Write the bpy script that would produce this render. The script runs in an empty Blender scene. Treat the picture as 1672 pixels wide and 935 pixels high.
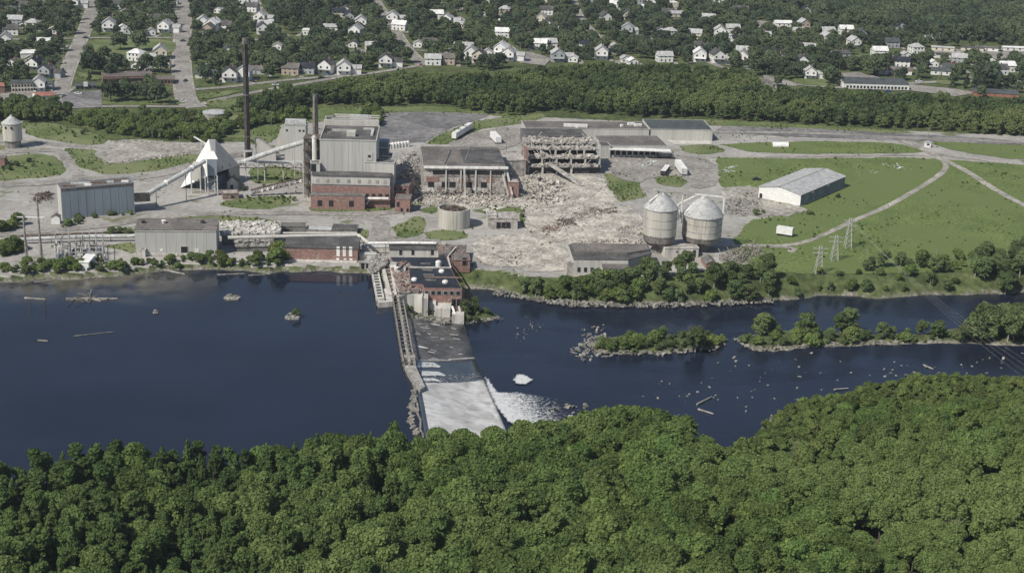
import bpy, math, random
import numpy as np
from mathutils import Vector, Matrix, noise as mnoise
S = bpy.context.scene
C = S.collection
R = math.radians
random.seed(7); RNG = np.random.default_rng(7)
# ---------------------------------------------------------------- camera
W0, H0, FOC = 1672.0, 935.0, 2400.0
CAMH, PITCH, ROLL = 180.0, R(18.65), R(2.0)
cam_d = bpy.data.cameras.new('camera'); cam = bpy.data.objects.new('camera', cam_d); C.objects.link(cam)
cam_d.sensor_width = 36; cam_d.lens = 36*FOC/W0; cam_d.clip_start = 1; cam_d.clip_end = 12000
MC = Matrix.Rotation(math.pi/2-PITCH, 4, 'X') @ Matrix.Rotation(ROLL, 4, 'Z')
cam.matrix_world = Matrix.Translation((0, 0, CAMH)) @ MC
S.camera = cam
# ---------------------------------------------------------------- world, sun, exposure
SUN_EL = R(47); SD = Vector((0.72, 0.69, 0)).normalized()      # way the light travels over the ground
wd = bpy.data.worlds.new('World'); S.world = wd; wd.use_nodes = True
nt = wd.node_tree; nt.nodes.clear()
sky = nt.nodes.new('ShaderNodeTexSky'); sky.sky_type = 'NISHITA'; sky.sun_disc = False
sky.sun_elevation = SUN_EL; sky.sun_rotation = math.atan2(-SD.x, -SD.y); sky.altitude = 100
bg = nt.nodes.new('ShaderNodeBackground'); bg.inputs[1].default_value = 0.075
wo = nt.nodes.new('ShaderNodeOutputWorld')
nt.links.new(sky.outputs[0], bg.inputs[0]); nt.links.new(bg.outputs[0], wo.inputs[0])
sd = bpy.data.lights.new('sun', 'SUN'); sd.energy = 4.0; sd.angle = R(0.5); sd.color = (1, 0.95, 0.865)
so = bpy.data.objects.new('sun', sd); C.objects.link(so); so.location = (-300, 0, 500)
so.rotation_euler = Vector((SD.x*math.cos(SUN_EL), SD.y*math.cos(SUN_EL), -math.sin(SUN_EL))).to_track_quat('-Z', 'Y').to_euler()
S.view_settings.view_transform = 'Standard'; S.view_settings.look = 'None'
S.view_settings.exposure = 0.24; S.view_settings.gamma = 1
S.cycles.max_bounces = 5; S.cycles.volume_bounces = 0; S.cycles.transparent_max_bounces = 6
S.cycles.caustics_reflective = False; S.cycles.caustics_refractive = False

# ---------------------------------------------------------------- pixels of the photograph to places
M3 = MC.to_3x3(); M3n = np.array(M3)
def P(u, v, z=0.0):
    d = M3 @ Vector(((u-W0/2)/FOC, -(v-H0/2)/FOC, -1))
    t = (z-CAMH)/d.z
    return Vector((d.x*t, d.y*t, z))
def px(p):
    q = M3.transposed() @ (Vector(p)-Vector((0, 0, CAMH)))
    return (W0/2 - FOC*q.x/q.z, H0/2 + FOC*q.y/q.z)
def pxn(A):
    A = np.asarray(A, float); q = (A-np.array([0, 0, CAMH])) @ M3n
    return np.stack([W0/2-FOC*q[:, 0]/q[:, 2], H0/2+FOC*q[:, 1]/q[:, 2]], 1)
def hgt(u, v, vt, z0=0.0):
    p = P(u, v, z0); lo, hi = z0, z0+150
    for _ in range(40):
        m = (lo+hi)/2
        if px((p.x, p.y, m))[1] > vt: lo = m
        else: hi = m
    return lo-z0
def rect(FL, FR, vt, BL, z0=0.0):
    a, b = P(*FL, z0), P(*FR, z0); h = hgt(FL[0], FL[1], vt, z0)
    n = (b-a).normalized(); n = Vector((-n.y, n.x, 0))
    d = (P(*BL, z0+h)-a).dot(n)
    return a, b, d, h

# ---------------------------------------------------------------- materials
def mat(name, col, rough=0.8, var=0.25, scale=0.4, col2=None, metal=0, bump=0.0, rand=0.0, spec=0.3, streak=0, scale2=None, brick=False, coord='Object', trans=0, locvar=None, locscale=0.03, patch=0):
    m = bpy.data.materials.new(name); m.use_nodes = True
    t = m.node_tree; N = t.nodes; L = t.links
    b = N['Principled BSDF']; b.inputs['Roughness'].default_value = rough; b.inputs['Metallic'].default_value = metal
    b.inputs['Specular IOR Level'].default_value = spec
    tc = N.new('ShaderNodeTexCoord'); mp = N.new('ShaderNodeMapping'); L.new(tc.outputs[coord], mp.inputs[0])
    if streak: mp.inputs['Scale'].default_value = (1, 1, 1.0/streak)
    no = N.new('ShaderNodeTexNoise'); no.inputs['Scale'].default_value = scale; no.inputs['Detail'].default_value = 6
    no.inputs['Roughness'].default_value = 0.65; L.new(mp.outputs[0], no.inputs[0])
    cr = N.new('ShaderNodeValToRGB'); e = cr.color_ramp.elements
    c2 = col2 or tuple(max(0, c*(1-var*1.6)) for c in col)
    c1 = col if col2 else tuple(min(1, c*(1+var*0.6)) for c in col)
    e[0].position = 0.36; e[1].position = 0.62
    e[0].color = (*c2, 1); e[1].color = (*c1, 1)
    L.new(no.outputs[0], cr.inputs[0]); out = cr.outputs[0]
    def mix(kind, fac, a, bb):
        x = N.new('ShaderNodeMix'); x.data_type = 'RGBA'; x.blend_type = kind
        if isinstance(fac, float): x.inputs[0].default_value = fac
        else: L.new(fac, x.inputs[0])
        L.new(a, x.inputs[6])
        if isinstance(bb, tuple): x.inputs[7].default_value = (*bb, 1)
        else: L.new(bb, x.inputs[7])
        return x.outputs[2]
    if scale2:
        n2 = N.new('ShaderNodeTexNoise'); n2.inputs['Scale'].default_value = scale2; n2.inputs['Detail'].default_value = 4
        L.new(tc.outputs[coord], n2.inputs[0]); r2 = N.new('ShaderNodeValToRGB')
        r2.color_ramp.elements[0].position = .35; r2.color_ramp.elements[1].position = .65
        r2.color_ramp.elements[0].color = (.62, .62, .62, 1); r2.color_ramp.elements[1].color = (1.15, 1.15, 1.15, 1)
        L.new(n2.outputs[0], r2.inputs[0]); out = mix('MULTIPLY', 1.0, out, r2.outputs[0])
    if streak:
        mp3 = N.new('ShaderNodeMapping'); mp3.inputs['Scale'].default_value = (1, 1, .06); L.new(tc.outputs[coord], mp3.inputs[0])
        n3 = N.new('ShaderNodeTexNoise'); n3.inputs['Scale'].default_value = .9; n3.inputs['Detail'].default_value = 5; n3.inputs['Roughness'].default_value = .7; L.new(mp3.outputs[0], n3.inputs[0])
        r3 = N.new('ShaderNodeValToRGB'); r3.color_ramp.elements[0].position = .36; r3.color_ramp.elements[1].position = .5
        r3.color_ramp.elements[0].color = (.60, .56, .50, 1); r3.color_ramp.elements[1].color = (1.03, 1.03, 1.03, 1); L.new(n3.outputs[0], r3.inputs[0]); out = mix('MULTIPLY', .35 if 'metal' in name else .8, out, r3.outputs[0])
    if patch:
        vo = N.new('ShaderNodeTexVoronoi'); vo.inputs['Scale'].default_value = patch; L.new(tc.outputs[coord], vo.inputs[0]); sp = N.new('ShaderNodeSeparateColor'); L.new(vo.outputs['Color'], sp.inputs[0])
        mr5 = N.new('ShaderNodeMapRange'); mr5.inputs['To Min'].default_value = .72; mr5.inputs['To Max'].default_value = 1.18; L.new(sp.outputs[0], mr5.inputs[0]); cb = N.new('ShaderNodeCombineColor')
        for j in range(3): L.new(mr5.outputs[0], cb.inputs[j])
        out = mix('MULTIPLY', 1.0, out, cb.outputs[0])
    if brick:
        bn = N.new('ShaderNodeTexNoise'); bn.inputs['Scale'].default_value = 1.3; bn.inputs['Detail'].default_value = 3
        L.new(tc.outputs[coord], bn.inputs[0]); br = N.new('ShaderNodeMapRange')
        br.inputs['From Min'].default_value = .55; br.inputs['From Max'].default_value = .66
        L.new(bn.outputs[0], br.inputs[0]); out = mix('MIX', br.outputs[0], out, (0.30, 0.27, 0.24))
    if rand or locvar:
        oi = N.new('ShaderNodeObjectInfo')
    if rand:
        hs = N.new('ShaderNodeHueSaturation'); mr = N.new('ShaderNodeMapRange')
        mr.inputs['To Min'].default_value = 1-rand; mr.inputs['To Max'].default_value = 1+rand
        L.new(oi.outputs['Random'], mr.inputs[0]); L.new(mr.outputs[0], hs.inputs['Value'])
        m2 = N.new('ShaderNodeMath'); m2.operation = 'MULTIPLY'; m2.inputs[1].default_value = 7.31; L.new(oi.outputs['Random'], m2.inputs[0])
        m3 = N.new('ShaderNodeMath'); m3.operation = 'FRACT'; L.new(m2.outputs[0], m3.inputs[0])
        m4 = N.new('ShaderNodeMapRange'); m4.inputs['To Min'].default_value = 0.5-rand*0.06; m4.inputs['To Max'].default_value = 0.5+rand*0.015
        L.new(m3.outputs[0], m4.inputs[0]); L.new(m4.outputs[0], hs.inputs['Hue'])
        L.new(out, hs.inputs['Color']); out = hs.outputs[0]
    if locvar:
        ln = N.new('ShaderNodeTexNoise'); ln.inputs['Scale'].default_value = locscale; ln.inputs['Detail'].default_value = 3
        ge = N.new('ShaderNodeNewGeometry'); L.new(ge.outputs['Position'], ln.inputs[0])
        lr = N.new('ShaderNodeMapRange'); lr.inputs['From Min'].default_value = .42; lr.inputs['From Max'].default_value = .6
        L.new(ln.outputs[0], lr.inputs[0]); out = mix('MIX', lr.outputs[0], out, locvar)
    L.new(out, b.inputs['Base Color'])
    if trans:
        tr = N.new('ShaderNodeBsdfTranslucent'); L.new(out, tr.inputs[0]); ms = N.new('ShaderNodeMixShader'); ms.inputs[0].default_value = trans
        L.new(b.outputs[0], ms.inputs[1]); L.new(tr.outputs[0], ms.inputs[2]); L.new(ms.outputs[0], N['Material Output'].inputs[0])
    if bump:
        bp = N.new('ShaderNodeBump'); bp.inputs['Strength'].default_value = 1; bp.inputs['Distance'].default_value = bump
        L.new(no.outputs[0], bp.inputs['Height']); L.new(bp.outputs[0], b.inputs['Normal'])
    return m
M = {}
def mk(k, *a, **w): M[k] = mat(k, *a, **w)
mk('concrete', (.40, .385, .35), var=.25, scale=.35, streak=5, scale2=2.0, bump=.05)
mk('pale_concrete', (.54, .52, .475), var=.18, scale=.3, streak=6)
mk('dark_concrete', (.20, .195, .18), var=.3, scale=.4, scale2=2)
mk('cream_metal', (.50, .485, .445), var=.10, scale=.12, streak=8)
mk('grey_metal', (0.216, 0.252, 0.287), var=.07, scale=.15, streak=10, rough=.5)
mk('light_metal', (0.454, 0.448, 0.423), var=.07, scale=.15, streak=8)
mk('white_paint', (.78, .77, .73), var=.12, scale=.5, streak=4)
mk('white_siding', (.74, .73, .70), var=.08, scale=.6)
mk('cream_siding', (.60, .55, .45), var=.1, scale=.6)
mk('grey_siding', (.36, .38, .39), var=.1, scale=.6)
mk('tan_siding', (.42, .35, .28), var=.12, scale=.6)
mk('brick', (.33, .185, .155), var=.25, scale=.5, scale2=3, brick=True, col2=(.25, .15, .125))
mk('old_brick', (.28, .195, .165), var=.3, scale=.7, scale2=3, brick=True)
mk('black_roof', (.03, .036, .048), var=.25, scale=.3, rough=.7, scale2=1.5, patch=.16)
mk('brown_roof', (.20, .175, .155), var=.25, scale=.15, scale2=1.2, col2=(.15, .14, .13), patch=.11)
mk('grey_roof', (.125, .12, .115), var=.25, scale=.15, scale2=1.4, patch=.11)
mk('light_roof', (.46, .46, .45), var=.15, scale=.3, scale2=2)
mk('red_roof', (.33, .15, .11), var=.2, scale=.4)
mk('green_roof', (.085, .097, .095), var=.2, scale=.2, scale2=1.5)
mk('white_roof', (.72, .72, .70), var=.1, scale=.1, streak=1)
mk('pale_tin', (.53, .54, .52), var=.14, scale=.3, rough=.6, scale2=1.5)
mk('rust', (.17, .13, .105), var=.4, scale=.8, scale2=4)
mk('dark_steel', (.075, .068, .065), var=.35, scale=.3, scale2=2)
mk('stack_concrete', (.25, .225, .195), var=.25, scale=.2, streak=6, scale2=1)
mk('timber', (.30, .275, .235), var=.35, scale=.8, scale2=4)
mk('grey_timber', (.34, .32, .285), var=.3, scale=.8, scale2=4)
mk('glass', (.02, .025, .03), var=.1, rough=.15, spec=.5)
mk('dark_gap', (.025, .024, .024), var=.3, rough=.9)
mk('rubber', (.02, .02, .02)); mk('car_paint', (.3, .3, .3), rough=.3, spec=.5)
mk('asphalt', (.215, .205, .195), var=.2, scale=.06, scale2=.6, coord='Generated' if 0 else 'Object')
mk('old_asphalt', (0.319, 0.296, 0.265), var=.22, scale=.05, scale2=.5)
mk('lot_asphalt', (.22, .21, .205), var=.3, scale=.03, scale2=.3)
mk('gravel', (0.391, 0.364, 0.315), var=.25, scale=.06, scale2=.5)
mk('marking', (.7, .7, .66))
mk('rubble_dust', (0.518, 0.479, 0.412), var=.3, scale=.1, scale2=.7, bump=.12)
mk('rubble_chunk', (0.528, 0.487, 0.428), var=.4, scale=.25, scale2=2)
mk('rock', (.30, .285, .25), var=.4, scale=.4, scale2=2)
mk('wet_rock', (.10, .095, .085), var=.4, scale=.5)
mk('grass', (0.152, 0.188, 0.069), var=.35, scale=.16, scale2=.9, col2=(0.087, 0.122, 0.046), bump=.4, rough=.9, spec=.1, locvar=(0.169, 0.188, 0.089), locscale=.04)
mk('field_grass', (0.162, 0.205, 0.067), var=.35, scale=.06, scale2=.7, col2=(0.105, 0.147, 0.048), bump=.3, rough=.9, spec=.1, locvar=(0.126, 0.161, 0.057), locscale=.018)
LF = dict(rough=.75, spec=.15, rand=.36, trans=.33)
mk('leaf_forest', (0.107, 0.169, 0.053), scale=.25, col2=(0.059, 0.107, 0.034), locvar=(0.127, 0.187, 0.059), locscale=.012, **LF)
mk('leaf_light', (0.146, 0.215, 0.060), scale=.25, col2=(0.082, 0.138, 0.041), locvar=(0.178, 0.236, 0.078), locscale=.012, **LF)
mk('leaf_scrub', (0.180, 0.236, 0.072), scale=.3, col2=(0.109, 0.161, 0.051), **LF)
mk('leaf_belt', (0.104, 0.154, 0.057), scale=.22, col2=(0.053, 0.087, 0.038), locvar=(0.168, 0.206, 0.076), locscale=.022, **LF)
mk('leaf_town', (0.099, 0.138, 0.074), scale=.22, col2=(0.057, 0.086, 0.052), locvar=(0.142, 0.176, 0.087), locscale=.02, **LF)
mk('leaf_bank', (0.168, 0.225, 0.090), scale=.3, col2=(0.094, 0.138, 0.056), **LF)
mk('bark', (.13, .11, .09), scale=2); mk('pale_bark', (.36, .34, .31), scale=2)
mk('foam', (.72, .72, .70), var=.12, scale=.5, rough=.5, bump=.2)

# ---------------------------------------------------------------- mesh helpers
class MB:
    def __init__(s): s.v = []; s.f = []
    def poly(s, pts): i = len(s.v); s.v += [tuple(p) for p in pts]; s.f.append(tuple(range(i, i+len(pts)))); return s
    def prism(s, pts, z0, z1, top=None):
        i = len(s.v); n = len(pts); top = top or pts
        s.v += [(p[0], p[1], z0) for p in pts]+[(p[0], p[1], z1) for p in top]
        s.f += [(i+k, i+(k+1) % n, i+n+(k+1) % n, i+n+k) for k in range(n)]
        s.f += [tuple(i+n+k for k in range(n)), tuple(i+k for k in reversed(range(n)))]; return s
    def box(s, c, sx, sy, z0, z1, rz=0):
        ca, sa = math.cos(rz), math.sin(rz)
        return s.prism([(c[0]+x*ca-y*sa, c[1]+x*sa+y*ca) for x, y in ((-sx/2, -sy/2), (sx/2, -sy/2), (sx/2, sy/2), (-sx/2, sy/2))], z0, z1)
    def bar(s, a, b, w, h=None):
        a = Vector(a); b = Vector(b); d = (b-a).normalized(); h = h or w
        u = d.cross(Vector((0, 0, 1)))
        u = Vector((1, 0, 0)) if u.length < 1e-4 else u.normalized()
        n = u.cross(d).normalized(); i = len(s.v)
        for q in (a, b):
            for sx, sz in ((-1, -1), (1, -1), (1, 1), (-1, 1)): s.v.append(tuple(q+u*sx*w/2+n*sz*h/2))
        s.f += [(i+k, i+(k+1) % 4, i+4+(k+1) % 4, i+4+k) for k in range(4)]+[(i+3, i+2, i+1, i), (i+4, i+5, i+6, i+7)]; return s
    def tube(s, a, b, r0, r1=None, n=12, cap=True):
        a = Vector(a); b = Vector(b); d = (b-a).normalized(); r1 = r0 if r1 is None else r1
        u = d.orthogonal().normalized(); w = d.cross(u); i = len(s.v)
        for q, r in ((a, r0), (b, r1)):
            for k in range(n):
                t = 2*math.pi*k/n; s.v.append(tuple(q+(u*math.cos(t)+w*math.sin(t))*r))
        s.f += [(i+k, i+(k+1) % n, i+n+(k+1) % n, i+n+k) for k in range(n)]
        if cap: s.f += [tuple(i+n+k for k in range(n)), tuple(i+k for k in reversed(range(n)))]
        return s
    def lathe(s, c, prof, n=32, cap=True):
        i = len(s.v)
        for r, z in prof:
            for k in range(n):
                t = 2*math.pi*k/n; s.v.append((c[0]+r*math.cos(t), c[1]+r*math.sin(t), z))
        for j in range(len(prof)-1):
            for k in range(n): s.f.append((i+j*n+k, i+j*n+(k+1) % n, i+(j+1)*n+(k+1) % n, i+(j+1)*n+k))
        if cap: s.f += [tuple(i+k for k in reversed(range(n))), tuple(i+(len(prof)-1)*n+k for k in range(n))]
        return s
    def chunk(s, c, r, rng=random):
        i = len(s.v); rz = rng.random()*6.3; ca, sa = math.cos(rz), math.sin(rz); a, b, h = r*rng.uniform(.5, 1.3), r*rng.uniform(.3, .9), r*rng.uniform(.2, .7); t = rng.uniform(-.5, .5)
        for z in (-.3, 1):
            for x, y in ((-1, -1), (1, -1), (1, 1), (-1, 1)):
                x *= a*rng.uniform(.6, 1); y *= b*rng.uniform(.6, 1); s.v.append((c[0]+x*ca-y*sa, c[1]+x*sa+y*ca, c[2]+z*h*rng.uniform(.7, 1.1)+x*t))
        s.f += [(i+k, i+(k+1) % 4, i+4+(k+1) % 4, i+4+k) for k in range(4)]+[(i+4, i+5, i+6, i+7)]; return s
    def build(s, name, m, parent=None, smooth=False):
        v = np.array(s.v, float)
        if parent is not None: o0 = np.array(origin(parent))
        else: o0 = np.array([(v[:, 0].min()+v[:, 0].max())/2, (v[:, 1].min()+v[:, 1].max())/2, v[:, 2].min()])
        me = bpy.data.meshes.new(name); me.from_pydata((v-o0).tolist(), [], s.f)
        me.materials.append(M[m] if isinstance(m, str) else m)
        if smooth: me.shade_smooth()
        o = bpy.data.objects.new(name, me); C.objects.link(o)
        if parent is not None: o.parent = parent
        else: o.location = o0
        o['_o'] = tuple(float(x) for x in o0) if parent is None else tuple(float(x) for x in o0)
        return o
def origin(o):
    p = Vector((0, 0, 0))
    while o is not None: p += o.location; o = o.parent
    return p
def tag(o, label=None, cat=None, group=None, kind=None):
    if '_o' in o: del o['_o']
    if label: o['label'] = label
    if cat: o['category'] = cat
    if group: o['group'] = group
    if kind: o['kind'] = kind
    return o
def thing(name, label, cat, loc, group=None):
    o = bpy.data.objects.new(name, None); C.objects.link(o); o.location = loc; o.empty_display_size = .5
    return tag(o, label, cat, group)
def dup(o, loc=None, rz=None, scale=None, parent=None):
    c = o.copy(); C.objects.link(c)
    if parent is not None: c.parent = parent
    if loc is not None: c.location = loc
    if rz is not None: c.rotation_euler = (0, 0, rz)
    if scale is not None: c.scale = scale
    for ch in KIDS.get(o.name, None) or o.children: dup(ch, parent=c)
    return c
KIDS = {}

def walk(pts, step):
    out = [Vector(pts[0])]
    for a, b in zip(pts, pts[1:]):
        a, b = Vector(a), Vector(b); n = max(1, int((b-a).length/step))
        out += [a+(b-a)*k/n for k in range(1, n+1)]
    return out
def smooth_line(pts, it=2):
    for _ in range(it):
        q = [pts[0]]
        for a, b in zip(pts, pts[1:]): q += [a*.75+b*.25, a*.25+b*.75]
        pts = q+[pts[-1]]
    return pts
ZC = [0.03]
def sheet(name, pxs, m, jit=1.2, z=None, lab=None, cat=None, kind='structure', smooth=1, step=2.0, z0=0):
    ZC[0] += 0.004; zz = ZC[0] if z is None else z
    pts = [P(u, v, z0) for u, v in pxs]; pts.append(pts[0])
    pts = walk(smooth_line(pts, smooth), step)[:-1]
    sh = random.random()*100; out = []
    for p in pts:
        n = Vector((mnoise.noise(Vector((p.x*.12, p.y*.12, sh))), mnoise.noise(Vector((p.x*.12, p.y*.12, sh+9))), 0))
        n2 = Vector((mnoise.noise(Vector((p.x*.5, p.y*.5, sh))), mnoise.noise(Vector((p.x*.5, p.y*.5, sh+9))), 0))
        out.append((p.x+jit*(2.4*n.x+n2.x), p.y+jit*(2.4*n.y+n2.y), zz+z0))
    o = MB().poly(out).build(name, m); tag(o, lab, cat, kind=kind)
    PATCHES.append((name, [(p[0], p[1]) for p in out])); return o
PATCHES = []
def ribbon(name, line, w, m, z=None, kerb=False, edge=.15):
    ZC[0] += 0.004; zz = ZC[0] if z is None else z
    pts = walk(smooth_line([Vector(p) for p in line], 2), 6.0); b = MB(); n = len(pts); k0 = len(b.v)
    for i, p in enumerate(pts):
        d = (pts[min(i+1, n-1)]-pts[max(i-1, 0)]).normalized(); s_ = Vector((d.y, -d.x, 0))
        j = edge*mnoise.noise(p*.2)*3
        b.v += [tuple(p+s_*(w/2+j)+Vector((0, 0, zz))), tuple(p-s_*(w/2+j)+Vector((0, 0, zz)))]
    b.f = [(2*i, 2*i+2, 2*i+3, 2*i+1) for i in range(n-1)]
    o = tag(b.build(name, m), kind='structure')
    if kerb:
        for sg in (1, -1):
            kb = MB()
            for i in range(0, n-1):
                def off(i):
                    d = (pts[min(i+1, n-1)]-pts[max(i-1, 0)]).normalized(); return pts[i]+Vector((d.y, -d.x, 0))*(w/2+.5)*sg
                kb.bar(off(i)+Vector((0, 0, .06)), off(i+1)+Vector((0, 0, .06)), 1.6, .12)
            tag(kb.build('pavement', 'gravel'), kind='structure')
    return pts

def sdf(poly, X, Y):
    """signed distance, negative inside"""
    poly = np.array([(p[0], p[1]) for p in poly]); d = np.full(X.shape, 1e18); ins = np.zeros(X.shape, bool)
    for (x0, y0), (x1, y1) in zip(poly, np.roll(poly, -1, 0)):
        ex, ey = x1-x0, y1-y0; t = np.clip(((X-x0)*ex+(Y-y0)*ey)/(ex*ex+ey*ey+1e-12), 0, 1)
        d = np.minimum(d, (X-x0-t*ex)**2+(Y-y0-t*ey)**2)
        c = (y0 > Y) != (y1 > Y)
        if abs(ey) > 1e-12: ins ^= c & (X < ex*(Y-y0)/ey+x0)
    return np.where(ins, -1, 1)*np.sqrt(d)
def ldist(line, X, Y):
    d = np.full(X.shape, 1e18)
    for a, b in zip(line, line[1:]):
        ex, ey = b[0]-a[0], b[1]-a[1]; t = np.clip(((X-a[0])*ex+(Y-a[1])*ey)/(ex*ex+ey*ey+1e-12), 0, 1)
        d = np.minimum(d, (X-a[0]-t*ex)**2+(Y-a[1]-t*ey)**2)
    return np.sqrt(d)
def wob(pts, amp=1.5, step=4, sc=.1):
    o = []
    for p in walk(pts, step):
        o.append(Vector((p.x+amp*mnoise.noise(Vector((p.x*sc, p.y*sc, 3)))*2, p.y+amp*mnoise.noise(Vector((p.x*sc, p.y*sc, 8)))*2, p.z)))
    return o

# ---------------------------------------------------------------- river lines
ZU, ZD = -2.0, -6.0
n_up = [(-700, 470), (-200, 470), (0, 462), (60, 458), (130, 455), (200, 450), (260, 443), (330, 439), (400, 442), (440, 445), (463, 442), (583, 445), (612, 447), (622, 488), (645, 487)]
crest = [P(646, 487, ZU), P(655, 540, ZU), P(666, 590, ZU), P(684, 640, ZU), P(692, 700, ZU), P(698, 735, ZU)]
near_c = [(-700, 800), (-300, 760), (0, 745), (60, 732), (120, 715), (180, 714), (260, 712), (330, 704), (380, 716), (440, 714), (500, 706), (560, 705), (620, 703), (690, 705)]
near_up = [P(u, v+(24 if u < 560 else 12), 8.5) for u, v in near_c]
near_up = [Vector((p.x, p.y, 0)) for p in near_up]
UP = wob([P(u, v, ZU) for u, v in n_up]) + crest + [Vector((p.x, p.y, 0)) for p in wob(list(reversed(near_up)))]
n_dn = [(694, 530), (757, 528), (800, 524), (820, 518), (795, 512), (765, 505), (758, 490), (768, 474), (800, 474), (860, 488), (930, 494), (1010, 498), (1100, 498), (1200, 495), (1270, 491), (1340, 483), (1420, 486), (1500, 484), (1560, 482), (1672, 478), (1900, 470), (2500, 470)]
near_dc = [(700, 712, 9), (750, 693, 9), (800, 680, 9), (900, 688, 8), (960, 674, 8), (1050, 664, 8), (1100, 688, 7), (1180, 706, 3.5), (1230, 698, 0)]
near_dn = [Vector((*P(u, v, h-0)[:2], 0)) for u, v, h in near_dc]+[Vector((*P(u, v, ZD)[:2], 0)) for u, v in [(1250, 688), (1300, 668), (1350, 664), (1390, 648), (1440, 640), (1500, 628), (1560, 632), (1672, 634), (1900, 632), (2500, 640)]]
toe = [P(748, 529, ZD), P(768, 590, ZD), P(783, 620, ZD), P(800, 660, ZD), P(818, 700, ZD), P(828, 722, ZD)]
DN = [Vector((*P(u, v, ZD)[:2], 0)) for u, v in n_dn]; DN = wob(DN)+wob(list(reversed(near_dn[2:])))+list(reversed([Vector((p.x, p.y, 0)) for p in toe]))
ISL = [wob([P(u, v, ZD) for u, v in q], 1.2, 3, .2) for q in (
    [(960, 562), (985, 552), (1030, 546), (1080, 548), (1150, 541), (1185, 553), (1178, 566), (1130, 573), (1070, 578), (1000, 577), (970, 572)],
    [(1200, 552), (1260, 540), (1340, 541), (1400, 546), (1480, 548), (1560, 536), (1672, 532), (1900, 530), (2500, 545), (2500, 580), (1900, 572), (1672, 566), (1560, 560), (1470, 561), (1400, 565), (1330, 566), (1290, 572), (1235, 574), (1205, 562)])]
DAMP = [P(656, 528, ZU)]+crest[1:]+list(reversed(toe))
SHELF = [P(u, v, -4.3) for u, v in ((672, 500), (690, 497), (765, 498), (800, 512), (824, 520), (760, 534), (672, 534))]
def terrain_z(X, Y):
    z = np.zeros(X.shape)
    for poly, wl in ((UP, ZU), (DN, ZD)):
        d = sdf(poly, X, Y); z = np.minimum(z, np.clip(wl+d*.75, -9, 0))
    z = np.minimum(z, np.clip(-9+np.maximum(sdf(DAMP, X, Y), 0)*1.2, -9, 0))
    z = np.minimum(z, np.clip(-4.4+np.maximum(sdf(SHELF, X, Y), 0)*1.1, -9, 0))
    for I in ISL:
        d = -sdf(I, X, Y); z = np.maximum(z, np.where(d > -3, ZD+np.minimum(d*.4, 1.2), -9))
    return z

# ---------------------------------------------------------------- ground sheet
rows = [-400, -100, 100, 180, 240]; y = 280.0
while y < 1450: rows.append(y); y += max(1.3, (y*y+CAMH**2)/(CAMH*FOC)*2.6)
rows += [1600, 1900, 2400, 3200, 4500]
ts = np.concatenate([np.linspace(-1.3, -.42, 20), np.linspace(-.41, .41, 640), np.linspace(.42, 1.3, 20)])
Yg, Tg = np.meshgrid(np.array(rows), ts, indexing='ij'); Xg = Tg*np.maximum(Yg, 300)
Zg = terrain_z(Xg, Yg); nr, nc = Xg.shape
me = bpy.data.meshes.new('ground')
co = np.stack([Xg, Yg, Zg], -1).reshape(-1, 3)
idx = (np.arange(nr-1)[:, None]*nc+np.arange(nc-1)[None, :]).reshape(-1)
fc = np.stack([idx, idx+1, idx+nc+1, idx+nc], 1)
me.from_pydata(co.tolist(), [], fc.tolist())
# what covers the ground where: bare yard, forest floor, town lawn
XX, YY = co[:, 0], co[:, 1]; uv = pxn(np.stack([XX, YY, np.zeros_like(XX)], 1))
def upoly(q): return [P(u, v) for u, v in q]
SITE = upoly([(-400, 215), (0, 205), (200, 232), (330, 232), (400, 232), (470, 200), (520, 190), (700, 178), (860, 190), (1160, 205), (1500, 215), (1700, 222), (2100, 215), (2200, 410), (1672, 418), (1300, 425), (1200, 432), (1100, 450), (900, 452), (780, 448), (760, 500), (600, 470), (440, 446), (330, 442), (200, 452), (0, 464), (-400, 480)])
yard = -sdf(SITE, XX, YY)
far = YY > 1500
cov = np.clip(yard/6+.5, 0, 1)*(YY > 500)*(co[:, 2] > -.25)
at = me.attributes.new('yard', 'FLOAT', 'POINT'); at.data.foreach_set('value', cov.astype(np.float32))
at = me.attributes.new('stony', 'FLOAT', 'POINT'); dz = co[:, 2]; at.data.foreach_set('value', np.where(dz < np.where(sdf(UP, XX, YY) < sdf(DN, XX, YY), -1.25, -5.25), 1.0, 0.0).astype(np.float32))
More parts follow.
